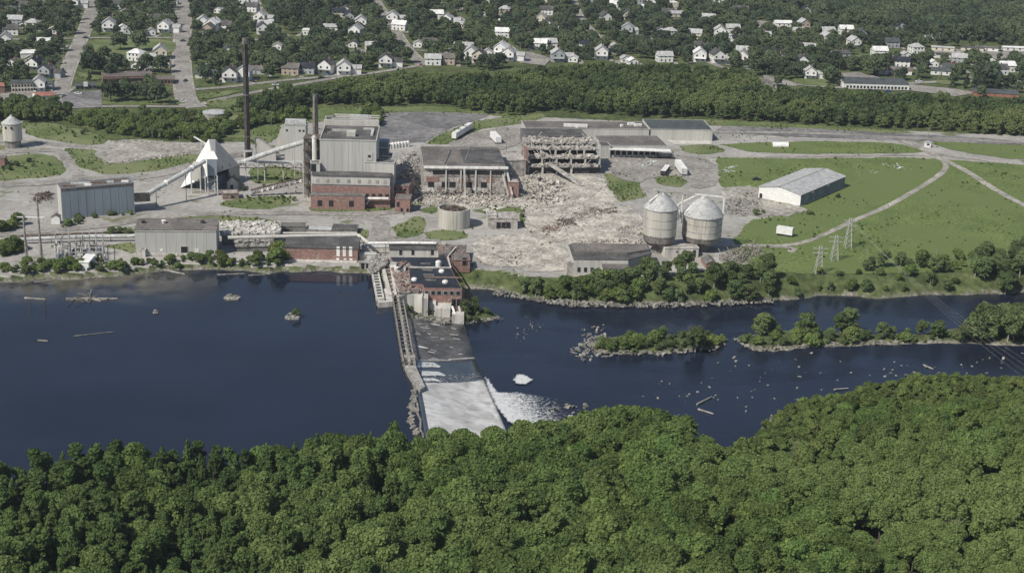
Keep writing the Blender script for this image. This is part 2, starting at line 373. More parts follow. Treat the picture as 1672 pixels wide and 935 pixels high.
def ground_mat():
    m = bpy.data.materials.new('ground_cover'); m.use_nodes = True; N = m.node_tree.nodes; L = m.node_tree.links; b = N['Principled BSDF']
    b.inputs['Roughness'].default_value = .95; b.inputs['Specular IOR Level'].default_value = .1
    g = N.new('ShaderNodeNewGeometry')
    def noise(s, d=5):
        n = N.new('ShaderNodeTexNoise'); n.inputs['Scale'].default_value = s; n.inputs['Detail'].default_value = d; n.inputs['Roughness'].default_value = .65; L.new(g.outputs['Position'], n.inputs[0]); return n.outputs[0]
    def ramp(f, a, b_, p0=.38, p1=.62):
        r = N.new('ShaderNodeValToRGB'); r.color_ramp.elements[0].position = p0; r.color_ramp.elements[1].position = p1
        r.color_ramp.elements[0].color = (*a, 1); r.color_ramp.elements[1].color = (*b_, 1); L.new(f, r.inputs[0]); return r.outputs[0]
    def mix(f, a, b_, k='MIX'):
        x = N.new('ShaderNodeMix'); x.data_type = 'RGBA'; x.blend_type = k
        if isinstance(f, float): x.inputs[0].default_value = f
        else: L.new(f, x.inputs[0])
        L.new(a, x.inputs[6]); L.new(b_, x.inputs[7]); return x.outputs[2]
    yardc = mix(1.0, ramp(noise(.035), (.285, .272, .252), (.39, .375, .347)), ramp(noise(.35, 8), (.82, .82, .82), (1.1, 1.09, 1.08)), 'MULTIPLY')
    weed = ramp(noise(.045, 7), (0, 0, 0), (1, 1, 1), .58, .66)
    yardc = mix(weed, yardc, ramp(noise(.4), (.10, .125, .055), (.17, .175, .10)))
    lawn = mix(1.0, ramp(noise(.05), (.07, .09, .035), (.125, .15, .06)), ramp(noise(.3, 8), (.55, .55, .55), (1.15, 1.15, 1.15)), 'MULTIPLY')
    a = N.new('ShaderNodeAttribute'); a.attribute_name = 'yard'
    ad = N.new('ShaderNodeMath'); ad.operation = 'ADD'; L.new(a.outputs['Fac'], ad.inputs[0]); L.new(noise(.12), ad.inputs[1])
    mr = N.new('ShaderNodeMapRange'); mr.inputs['From Min'].default_value = .92; mr.inputs['From Max'].default_value = 1.08; L.new(ad.outputs[0], mr.inputs[0])
    c = mix(mr.outputs[0], lawn, yardc)
    s = N.new('ShaderNodeAttribute'); s.attribute_name = 'stony'
    c = mix(s.outputs['Fac'], c, mix(1.0, ramp(noise(.9, 8), (.09, .085, .07), (.33, .31, .27)), ramp(noise(.2), (.6, .62, .5), (1.1, 1.1, 1.1)), 'MULTIPLY'))
    L.new(c, b.inputs['Base Color'])
    bp = N.new('ShaderNodeBump'); bp.inputs['Distance'].default_value = .25; L.new(noise(.8, 8), bp.inputs['Height']); L.new(bp.outputs[0], b.inputs['Normal'])
    return m
me.materials.append(ground_mat()); gr = bpy.data.objects.new('ground', me); C.objects.link(gr); tag(gr, kind='structure')

# ---------------------------------------------------------------- water
def water_mat(name, shallow=None, ripple=.02, rough=.12):
    m = bpy.data.materials.new(name); m.use_nodes = True; N = m.node_tree.nodes; L = m.node_tree.links; b = N['Principled BSDF']
    b.inputs['Roughness'].default_value = rough; b.inputs['IOR'].default_value = 1.33
    g = N.new('ShaderNodeNewGeometry')
    mp = N.new('ShaderNodeMapping'); mp.inputs['Scale'].default_value = (1, .45, 1); L.new(g.outputs['Position'], mp.inputs[0])
    n = N.new('ShaderNodeTexNoise'); n.inputs['Scale'].default_value = .9; n.inputs['Detail'].default_value = 5; L.new(mp.outputs[0], n.inputs[0])
    bp = N.new('ShaderNodeBump'); bp.inputs['Distance'].default_value = ripple; bp.inputs['Strength'].default_value = 1; L.new(n.outputs[0], bp.inputs['Height']); L.new(bp.outputs[0], b.inputs['Normal'])
    n2 = N.new('ShaderNodeTexNoise'); n2.inputs['Scale'].default_value = .02; n2.inputs['Detail'].default_value = 4; L.new(g.outputs['Position'], n2.inputs[0])
    r = N.new('ShaderNodeValToRGB'); r.color_ramp.elements[0].color = (.010, .014, .026, 1); r.color_ramp.elements[1].color = (.014, .020, .036, 1)
    r.color_ramp.elements[0].position = .35; r.color_ramp.elements[1].position = .65; L.new(n2.outputs[0], r.inputs[0]); out = r.outputs[0]
    if shallow is not None:
        a = N.new('ShaderNodeAttribute'); a.attribute_name = 'shallow'; x = N.new('ShaderNodeMix'); x.data_type = 'RGBA'
        n3 = N.new('ShaderNodeTexNoise'); n3.inputs['Scale'].default_value = .12; n3.inputs['Detail'].default_value = 6; L.new(g.outputs['Position'], n3.inputs[0])
        mu = N.new('ShaderNodeMath'); mu.operation = 'MULTIPLY'; L.new(a.outputs['Fac'], mu.inputs[0]); mr = N.new('ShaderNodeMapRange'); mr.inputs['From Min'].default_value = .3; mr.inputs['From Max'].default_value = .62
        L.new(n3.outputs[0], mr.inputs[0]); L.new(mr.outputs[0], mu.inputs[1])
        L.new(mu.outputs[0], x.inputs[0]); L.new(out, x.inputs[6]); x.inputs[7].default_value = (*shallow, 1); out = x.outputs[2]
    n5 = N.new('ShaderNodeTexNoise'); n5.inputs['Scale'].default_value = .045; n5.inputs['Detail'].default_value = 5; mp5 = N.new('ShaderNodeMapping'); mp5.inputs['Scale'].default_value = (.5, 1.6, 1); L.new(g.outputs['Position'], mp5.inputs[0]); L.new(mp5.outputs[0], n5.inputs[0])
    r5 = N.new('ShaderNodeMapRange'); r5.inputs['From Min'].default_value = .4; r5.inputs['From Max'].default_value = .62; r5.inputs['To Min'].default_value = rough*.5; r5.inputs['To Max'].default_value = rough*2.6; L.new(n5.outputs[0], r5.inputs[0]); L.new(r5.outputs[0], b.inputs['Roughness'])
    L.new(out, b.inputs['Base Color']); return m
def water(name, poly, z, m, shallow_c, name_cut=False):
    ys = np.arange(300, 700, 5.0); ts_ = np.linspace(-.9, .9, 200); Yw, Tw = np.meshgrid(ys, ts_, indexing='ij'); Xw = Tw*Yw
    d = sdf(poly, Xw, Yw); b = MB(); b.v = np.stack([Xw, Yw, np.full(Xw.shape, z)], -1).reshape(-1, 3).tolist(); n_ = len(ts_)
    keep = d < 9
    for i in range(len(ys)-1):
        for j in range(n_-1):
            if keep[i, j] or keep[i+1, j+1] or keep[i+1, j] or keep[i, j+1]: b.f.append((i*n_+j, i*n_+j+1, (i+1)*n_+j+1, (i+1)*n_+j))
    if name_cut:
        b.v = [(min(v[0], float(line_x(v[1]))+1.0), v[1], v[2]) for v in b.v]
    used = sorted({k for f in b.f for k in f}); mpi = {k: i for i, k in enumerate(used)}
    b.v = [b.v[k] for k in used]; b.f = [tuple(mpi[k] for k in f) for f in b.f]
    o = b.build(name, m); o.data.attributes.new('shallow', 'FLOAT', 'POINT').data.foreach_set('value', np.array([shallow_c(*v) for v in b.v], np.float32)); tag(o, kind='structure'); return o
def sh_up(x, y_, z):
    u, v = px((x, y_, z)); return max(0, min(1, (500-v)/38))*max(0, min(1, (350-u)/120))*(1 if u > -100 else .6)
# the upper sheet ends at the dam crest
line_x = lambda y_: np.interp(-y_, [-p.y for p in crest], [p.x for p in crest])
w1 = water('river', UP, ZU, water_mat('deep_water', (.13, .12, .09), .012, .10), sh_up, True)
w2 = water('river', DN, ZD, water_mat('river_water', (.05, .05, .04), .09, .14), lambda x, y_, z: 0)
# ================================================================ plants
def crown_mesh(name, seed, Rr, Hh, nl, leaf, dens, m, z0=0, cone=0, base=.35, up=0):
    """crown of lobes, each lobe a cloud of small leaf clumps"""
    r = np.random.default_rng(seed); V = []; F = []
    lobes = []
    for i in range(nl):
        t = r.uniform(0, 2*math.pi); w = (i+.5)/nl
        if cone: zz = w; rad = Rr*(1-zz)**.8*r.uniform(.45, .85); lr = Rr*(.16+.34*(1-zz))*r.uniform(.8, 1.2)
        else:
            zz = w**.75; prof = math.sqrt(max(.02, 1-((zz-base)/(1.02-base if zz > base else base+.25))**2)); rad = Rr*prof*r.uniform(.35, .78); lr = Rr*r.uniform(.20, .42)
        lobes.append((rad*math.cos(t), rad*math.sin(t), z0+Hh*(zz*.86+.04), lr, lr*r.uniform(.65, .95)))
    if not cone: lobes.append((0, 0, z0+Hh*.75, Rr*.5, Rr*.42))
    else: lobes.append((0, 0, z0+Hh*.93, Rr*.12, Hh*.07))
    for cx, cy, cz, lr, lh in lobes:                       # inner mass
        n0 = len(V); nn = 7
        for a in (-.6, .1, .7):
            q = math.sqrt(1-a*a)*.80
            for k in range(nn): V.append((cx+lr*q*math.cos(6.283*k/nn+a), cy+lr*q*math.sin(6.283*k/nn+a), cz+lh*a*.85))
        for j in range(2):
            for k in range(nn): F.append((n0+j*nn+k, n0+j*nn+(k+1) % nn, n0+(j+1)*nn+(k+1) % nn, n0+(j+1)*nn+k))
        F.append(tuple(n0+2*nn+k for k in range(nn)))
        nl_ = int(dens*lr*lr*12.5/(leaf*leaf))
        d = r.normal(size=(nl_, 3)); d /= np.linalg.norm(d, axis=1)[:, None]; d[:, 2] = np.where(d[:, 2] < -.35, -d[:, 2], d[:, 2])
        pos = np.array([cx, cy, cz])+d*np.array([lr, lr, lh])*r.uniform(.72, 1.26, (nl_, 1))
        nrm = d+r.normal(size=(nl_, 3))*.8+np.array([0, 0, .25+up]); nrm /= np.linalg.norm(nrm, axis=1)[:, None]
        a = np.cross(nrm, r.normal(size=(nl_, 3))); a /= np.linalg.norm(a, axis=1)[:, None]; b = np.cross(nrm, a)
        s = leaf*r.uniform(.5, 1.15, (nl_, 1)); s2 = s*r.uniform(.5, .9, (nl_, 1))
        n0 = len(V); q = np.stack([pos-a*s-b*s2*.4, pos+a*s*.3-b*s2, pos+a*s+b*s2*.4, pos-a*s*.3+b*s2], 1).reshape(-1, 3)
        V += q.tolist(); F += (n0+np.arange(nl_*4).reshape(-1, 4)).tolist()
    me = bpy.data.meshes.new(name); me.from_pydata(V, [], F); me.materials.append(M[m]); return me
def trunk_mesh(name, seed, r0, h, spread, m='bark', limbs=5):
    rr = random.Random(seed); b = MB(); p = Vector((0, 0, -.4)); q = Vector((rr.uniform(-.3, .3), rr.uniform(-.3, .3), h*.5)); e = q+Vector((rr.uniform(-.4, .4), rr.uniform(-.4, .4), h*.42))
    b.tube(p, q, r0, r0*.7, 7, False); b.tube(q, e, r0*.7, r0*.2, 7, False)
    for i in range(limbs):
        t = rr.uniform(.35, .9); s = q.lerp(e, t) if i % 2 else p.lerp(q, .6+t*.4); a = rr.uniform(0, 6.28)
        b.tube(s, s+Vector((math.cos(a)*spread, math.sin(a)*spread, h*rr.uniform(.12, .3))), r0*.35, r0*.08, 5, False)
    me = bpy.data.meshes.new(name); me.from_pydata(b.v, [], b.f); me.materials.append(M[m]); return me
class Kind: pass
def kinds(m, specs, leaf, dens, bark='bark'):
    out = []
    for i, (R_, H_, z0, nl, cone) in enumerate(specs):
        k = Kind(); k.c = crown_mesh('crown', i*13+len(specs)+hash(m) % 7*0, R_, H_, nl, leaf, dens, m, z0=z0, cone=cone); k.t = trunk_mesh('trunk', i, .16+R_*.02, z0+H_*.7, R_*.5, bark); k.R = R_; k.H = z0+H_; out.append(k)
    return out
FORW = kinds('leaf_light', [(4.2, 6.5, 4.5, 36, 0), (3.6, 6.0, 4.5, 30, 0), (4.8, 6.4, 4.2, 44, 0), (3.0, 7.5, 4.2, 32, 0), (4.0, 5.5, 5.0, 30, 0)], .40, 1.6)
FORN = kinds('leaf_forest', [(2.1, 9.0, 3.2, 22, 0), (2.5, 8.0, 4.0, 22, 0), (2.3, 10.5, 2.0, 26, 1), (2.8, 7.6, 4.0, 20, 0)], .37, 1.6)
SCRB = kinds('leaf_scrub', [(2.4, 2.8, .2, 14, 0), (1.8, 2.3, .1, 10, 0), (3.0, 3.6, .5, 16, 0)], .36, 1.5)
BANK = kinds('leaf_bank', [(3.2, 6.2, 1.2, 20, 0), (2.4, 5.2, .8, 14, 0), (3.9, 7.0, 1.6, 24, 0)], .42, 1.2, 'pale_bark')
BUSH = kinds('leaf_bank', [(1.5, 1.9, 0, 9, 0), (1.1, 1.4, 0, 7, 0), (2.0, 2.5, 0, 10, 0)], .24, 1.4)
BELT = kinds('leaf_belt', [(3.6, 6.6, 2.5, 15, 0), (3.0, 7.5, 2.0, 14, 0), (4.2, 6.4, 3.0, 17, 0), (2.2, 10, 1.0, 16, 1)], .7, 1.3)
TREE_T = kinds('leaf_town', [(4.6, 7.0, 2.4, 16, 0), (3.8, 6.6, 2.2, 13, 0), (5.4, 7.6, 2.6, 18, 0), (2.6, 9.5, 1.0, 15, 1)], .85, 1.25)
def one_mesh(k, name):
    me = bpy.data.meshes.new(name); a, b = k.c, k.t; va = [tuple(v.co) for v in a.vertices]; vb = [tuple(v.co) for v in b.vertices]; n = len(va)
    fa = [tuple(p.vertices) for p in a.polygons]; fb = [tuple(i+n for i in p.vertices) for p in b.polygons]
    me.from_pydata(va+vb, [], fa+fb); me.materials.append(a.materials[0]); me.materials.append(b.materials[0])
    me.polygons.foreach_set('material_index', np.array([0]*len(fa)+[1]*len(fb), np.int32)); return me
for L_ in (FORW, FORN, SCRB, BANK, BUSH, BELT, TREE_T):
    for k in L_: k.m = one_mesh(k, 'tree')
# stuff: copies of the same trees scattered by geometry nodes in one object
def scatter(name, pts, ks, label, cat, kind='stuff'):
    """pts: list of (x, y, z, rot, scale, kindindex)"""
    src = bpy.data.collections.new(name+'_source')
    for i, k in enumerate(ks):
        o = bpy.data.objects.new('%s_kind_%d' % (name, i), k.m if isinstance(k, Kind) else k); src.objects.link(o)
    me = bpy.data.meshes.new(name); c = np.array([p[:3] for p in pts]); o0 = np.array([c[:, 0].mean(), c[:, 1].mean(), 0]); me.from_pydata((c-o0).tolist(), [], [])
    for nm, ix in (('rot', 3), ('size', 4)): me.attributes.new(nm, 'FLOAT', 'POINT').data.foreach_set('value', np.array([p[ix] for p in pts], np.float32))
    me.attributes.new('pick', 'INT', 'POINT').data.foreach_set('value', np.array([p[5] for p in pts], np.int32))
    g = bpy.data.node_groups.new(name, 'GeometryNodeTree'); g.interface.new_socket('Geometry', in_out='INPUT', socket_type='NodeSocketGeometry'); g.interface.new_socket('Geometry', in_out='OUTPUT', socket_type='NodeSocketGeometry')
    N = g.nodes; L = g.links; gi = N.new('NodeGroupInput'); go = N.new('NodeGroupOutput'); ip = N.new('GeometryNodeInstanceOnPoints')
    ci = N.new('GeometryNodeCollectionInfo'); ci.inputs['Collection'].default_value = src; ci.inputs['Separate Children'].default_value = True; ci.inputs['Reset Children'].default_value = True
    ip.inputs['Pick Instance'].default_value = True
    def at(nm, ty):
        a = N.new('GeometryNodeInputNamedAttribute'); a.data_type = ty; a.inputs['Name'].default_value = nm; return a.outputs['Attribute']
    L.new(gi.outputs[0], ip.inputs['Points']); L.new(ci.outputs[0], ip.inputs['Instance']); L.new(at('pick', 'INT'), ip.inputs['Instance Index'])
    cx = N.new('ShaderNodeCombineXYZ'); L.new(at('rot', 'FLOAT'), cx.inputs[2]); L.new(cx.outputs[0], ip.inputs['Rotation'])
    L.new(at('size', 'FLOAT'), ip.inputs['Scale']); L.new(ip.outputs[0], go.inputs[0])
    o = bpy.data.objects.new(name, me); C.objects.link(o); o.location = o0; md = o.modifiers.new('scatter', 'NODES'); md.node_group = g
    return tag(o, label, cat, kind=kind)
def in_poly(poly, pts): a = np.array(pts); return sdf(poly, a[:, 0], a[:, 1]) < 0
def jgrid(poly, sp, rng=RNG):
    xs = [p[0] for p in poly]; ys = [p[1] for p in poly]; X, Y = np.meshgrid(np.arange(min(xs), max(xs), sp), np.arange(min(ys), max(ys), sp))
    X = X+(np.arange(X.shape[0]) % 2)[:, None]*sp*.5; X = X+rng.uniform(-.42, .42, X.shape)*sp; Y = Y+rng.uniform(-.42, .42, Y.shape)*sp
    X = X.ravel(); Y = Y.ravel(); k = sdf(poly, X, Y) < 0; return X[k], Y[k]
def inview(X, Y, z=6, m=25):
    q = pxn(np.stack([X, Y, np.full_like(X, z)], 1)); return (q[:, 0] > -m) & (q[:, 0] < W0+m) & (q[:, 1] > -m) & (q[:, 1] < H0+m)
def plant(name, label, cat, group, k, x, y, z, s, parts=True, rz=None):
    rz = random.uniform(0, 6.28) if rz is None else rz
    if not parts:
        o = bpy.data.objects.new(name, k.m); C.objects.link(o); o.location = (x, y, z); o.rotation_euler = (0, 0, rz); o.scale = (s, s, s); return tag(o, label, cat, group)
    o = thing(name, label, cat, (x, y, z), group); o.rotation_euler = (0, 0, rz); o.scale = (s, s, s*random.uniform(.92, 1.1))
    for nm, me_ in (('trunk', k.t), ('crown', k.c)):
        c = bpy.data.objects.new(nm, me_); C.objects.link(c); c.parent = o
    return o

# ---- near forest, on the near bank
near_edge = [Vector((p.x, p.y, 0)) for p in near_up]+[Vector((*P(u, v, h)[:2], 0)) for u, v, h in near_dc[:-1]]+near_dn[len(near_dc):]
FOR = near_edge+[P(2500, 1100), P(-700, 1100)]
fx, fy = jgrid(FOR, 4.05)
dsh = -sdf(FOR, fx, fy); tz = terrain_z(fx, fy)
fu = pxn(np.stack([fx, fy, fx*0], 1))[:, 0]; keep = (dsh > .8) & (fy > 255) & (tz > -5.6) & ~((tz < -1.5) & (fu > 640) & (fu < 850)); fx, fy, dsh, tz = fx[keep], fy[keep], dsh[keep], tz[keep]
q = pxn(np.stack([fx, fy, fx*0+5], 1)); vis = inview(fx, fy, 6, 40)
recs = []
for x, y, d, z, (u, v), vi in zip(fx, fy, dsh, tz, q, vis):
    grow = min(1, max(0, (d-3)/(28+min(1, max(0, (u-1180)/250))*34))) if u > 1120 else 1
    n1 = mnoise.noise(Vector((x*.02, y*.02, 1)))
    scrub = u > 1120 and grow+n1*.5 < .42
    if scrub: recs.append((x, y, z, random.uniform(0, 6.28), random.uniform(.5, 1.0)*(.7+.7*grow), 'S', random.randrange(3), vi)); continue
    wide = random.random() < (1/(1+math.exp(-(u-560)/150)))*.92+.05
    if not wide or (mnoise.noise(Vector((x*.08, y*.08, 7))) > -.32): 
        s = random.choice([random.uniform(.72, 1.05), random.uniform(.9, 1.25)])*(.6+.4*grow)*(1+.15*n1)
        recs.append((x, y, z, random.uniform(0, 6.28), s, 'W' if wide else 'N', random.randrange(5 if wide else 4), vi))
sx, sy = jgrid(FOR, 2.3); ds = -sdf(FOR, sx, sy); sz = terrain_z(sx, sy); sq = pxn(np.stack([sx, sy, sx*0], 1))
for x, y, d, z, (u, v) in zip(sx, sy, ds, sz, sq):
    if u > 1150 and d > .3 and v < 720 and z > ZD+.2 and d < 45 and random.random() < .9: recs.append((x, y, z, random.uniform(0, 6.28), random.uniform(.3, .62), 'S', random.randrange(3), False))
big = sorted([r for r in recs if r[7] and r[5] != 'S'], key=lambda r: r[1]**2+r[0]**2)
vcount = 0; rest = []
for r in big:
    u, v = px((r[0], r[1], 8))
    if vcount < 300 and -5 < u < W0+5 and v < H0+5:
        vcount += 1; k = (FORW if r[5] == 'W' else FORN)[r[6]]
        spire = r[5] == 'N' and r[6] == 2
        plant('conifer_tree' if spire else 'broadleaf_tree', 'dark narrow conifer spire standing in the near forest' if spire else ('broad round-crowned green tree in the near forest canopy' if r[5] == 'W' else 'narrow upright green tree in the near forest canopy'), 'tree',
              'conifers in the near forest' if spire else ('broad trees of the near forest' if r[5] == 'W' else 'narrow trees of the near forest'), k, r[0], r[1], r[2], r[4], rz=r[3])
    else: rest.append(r)
rest += [r for r in recs if not (r[7] and r[5] != 'S')]
scatter('forest', [(*r[:5], {'W': 0, 'N': 5, 'S': 9}[r[5]]+r[6]) for r in rest if r[5] != 'S'], FORW+FORN, 'green forest canopy covering the rest of the near bank', 'forest')
scatter('scrub', [(*r[:5], r[6]) for r in rest if r[5] == 'S'], SCRB, 'low light green scrub covering the marshy near shore at the right', 'scrub')
# ================================================================ roads, yards, grass
GP = [
 [(36, 203), (70, 200), (112, 206), (178, 226), (166, 239), (90, 231), (45, 221)],
 [(-60, 262), (0, 256), (55, 250), (96, 256), (113, 284), (60, 291), (0, 295), (-80, 298)],
 [(104, 242), (160, 243), (154, 254), (180, 269), (232, 262), (300, 252), (345, 252), (335, 262), (290, 272), (235, 283), (140, 285)],
 [(-60, 205), (6, 205), (6, 222), (-60, 228)], [(-60, 238), (8, 235), (8, 247), (-60, 250)],
 [(330, 190), (385, 186), (462, 203), (452, 232), (410, 238), (395, 225), (355, 222)],
 [(440, 182), (520, 176), (620, 176), (720, 172), (858, 189), (850, 193), (740, 184), (640, 184), (628, 200), (600, 196), (470, 200)],
 [(694, 234), (740, 209), (790, 195), (860, 189), (900, 184), (880, 196), (850, 202), (770, 214), (735, 237)],
 [(370, 327), (410, 322), (470, 319), (478, 334), (430, 343), (385, 340), (352, 333)],
 [(405, 276), (450, 270), (500, 282), (495, 294), (440, 300), (410, 298)],
 [(505, 338), (560, 332), (640, 338), (636, 346), (560, 346), (505, 345)],
 [(640, 372), (668, 356), (690, 352), (700, 362), (690, 385), (655, 391)], [(690, 380), (720, 376), (770, 380), (760, 392), (700, 392)],
 [(672, 330), (690, 320), (716, 338), (712, 350), (685, 346)],
 [(984, 284), (1005, 281), (1030, 284), (1048, 305), (1056, 322), (1025, 328), (1008, 331), (996, 312)],
 [(1068, 291), (1090, 284), (1112, 286), (1122, 300), (1112, 308), (1075, 301)],
 [(1108, 238), (1165, 236), (1190, 247), (1150, 253), (1120, 250)],
 [(770, 344), (830, 334), (870, 335), (850, 349), (800, 350)], [(1010, 372), (1050, 370), (1050, 386), (1020, 384)], [(880, 400), (905, 394), (912, 410), (892, 412)],
 [(850, 352), (862, 356), (872, 386), (862, 388)],
 [(290, 354), (390, 352), (455, 360), (450, 366), (360, 361), (295, 360)], [(586, 374), (600, 374), (604, 388), (588, 389)],
 [(165, 386), (190, 374), (222, 374), (222, 384), (190, 389)], [(170, 402), (222, 394), (222, 416), (200, 408)], [(-40, 398), (10, 396), (40, 404), (36, 414), (-40, 420)], [(-60, 366), (20, 360), (40, 370), (0, 378), (-60, 382)],
 [(1110, 196), (1140, 195), (1250, 200), (1480, 214), (1500, 219), (1330, 214), (1165, 206)],
]
for q_ in GP: tag(sheet('grass', q_, 'grass', jit=.7), 'patch of rough green grass and weeds beside the bare yard', 'grass', kind='stuff')
FIELD = [(1172, 258), (1300, 259), (1500, 257), (1672, 270), (2200, 290), (2300, 440), (1672, 441), (1560, 444), (1420, 448), (1320, 447), (1270, 444), (1215, 432), (1195, 412), (1200, 385), (1232, 356), (1300, 352), (1330, 340), (1240, 330), (1178, 306), (1168, 285)]
tag(sheet('grass_field', FIELD, 'field_grass', jit=1.0), 'wide mown green field around the white warehouse', 'field', kind='stuff')
tag(sheet('grass_field', [(1175, 236), (1290, 231), (1440, 232), (1492, 240), (1515, 249), (1440, 251), (1240, 251)], 'field_grass', jit=.7), 'long strip of grass between the two gravel lanes', 'field', kind='stuff')
tag(sheet('grass_field', [(1560, 232), (1672, 238), (2200, 250), (2200, 285), (1672, 262), (1560, 248), (1510, 232)], 'field_grass', jit=.7), 'strip of rough grass at the right edge below the tree belt', 'field', kind='stuff')
sheet('car_park', [(626, 184), (700, 183), (780, 186), (800, 188), (770, 200), (740, 207), (694, 232), (612, 236), (612, 214)], 'lot_asphalt', jit=.3, smooth=0)
sheet('gravel_yard', [(176, 240), (184, 229), (240, 228), (330, 238), (335, 246), (255, 254), (230, 262), (180, 268), (156, 254)], 'gravel', jit=.9)
sheet('yard', [(1180, 206), (1330, 210), (1470, 219), (1560, 222), (1672, 232), (1672, 238), (1500, 230), (1300, 224), (1165, 216)], 'lot_asphalt', jit=.4)
sheet('slab', [(942, 212), (1061, 213), (1164, 213), (1163, 236), (1100, 236), (1074, 222), (960, 221)], 'pale_concrete', jit=.1, smooth=0)
RUB = [(770, 300), (850, 286), (985, 284), (998, 320), (1010, 332), (1045, 340), (1050, 396), (1000, 400), (930, 402), (938, 422), (925, 441), (900, 445), (830, 438), (785, 430), (772, 405), (790, 385), (850, 384), (865, 350), (840, 334), (700, 338), (680, 320), (690, 305)]
sheet('rubble_yard', RUB, 'rubble_dust', jit=1.2)
sheet('yard', [(1000, 250), (1100, 252), (1170, 262), (1178, 300), (1130, 312), (1118, 286), (1060, 290), (1040, 302), (985, 280)], 'old_asphalt', jit=.6)
sheet('dirt_yard', [(1178, 308), (1238, 302), (1240, 324), (1305, 338), (1320, 342), (1270, 352), (1232, 356), (1196, 345)], 'gravel', jit=1)
def gl(*q): return [P(u, v) for u, v in q]
PR = {}
for nm, q_, w_, m_ in (('road', [(-80, 300), (0, 301), (70, 300), (140, 292), (240, 291), (320, 268), (400, 250)], 9, 'old_asphalt'),
    ('road', [(-60, 232), (8, 232), (60, 230), (85, 237), (150, 239), (185, 243)], 5, 'old_asphalt'), ('road', [(-50, 252), (40, 248), (100, 245), (108, 260), (128, 288)], 5.5, 'old_asphalt'),
    ('road', [(-60, 390), (60, 378), (150, 372), (240, 358), (330, 349), (480, 348), (600, 350), (660, 345), (700, 335)], 6, 'old_asphalt'),
    ('road', [(600, 350), (625, 366), (618, 385), (640, 396), (720, 396)], 8, 'old_asphalt'),
    ('gravel_lane', [(1160, 257), (1240, 257), (1400, 255), (1505, 252), (1540, 262)], 3.4, 'gravel'), ('gravel_lane', [(1470, 230), (1500, 240), (1530, 256), (1580, 280), (1620, 308), (1690, 345), (1760, 380)], 4.2, 'gravel'),
    ('gravel_lane', [(1530, 256), (1546, 268), (1542, 280), (1520, 296), (1480, 320), (1440, 342), (1390, 362), (1350, 382), (1310, 398), (1270, 402), (1230, 400), (1190, 402), (1150, 410)], 3, 'gravel'),
    ('gravel_lane', [(1520, 249), (1600, 262), (1700, 272)], 3, 'gravel'), ('road', [(1100, 216), (1330, 217), (1480, 226), (1560, 227), (1700, 236)], 5, 'old_asphalt'),
    ('road', [(740, 236), (770, 226), (840, 205), (845, 232), (810, 244)], 7, 'old_asphalt'), ('gravel_lane', [(1230, 402), (1300, 404), (1290, 412)], 3, 'gravel')):
    ribbon(nm, gl(*q_), w_, m_)
sheet('yard', [(735, 234), (762, 220), (800, 212), (832, 214), (838, 240), (800, 246), (737, 244)], 'old_asphalt', jit=.4)
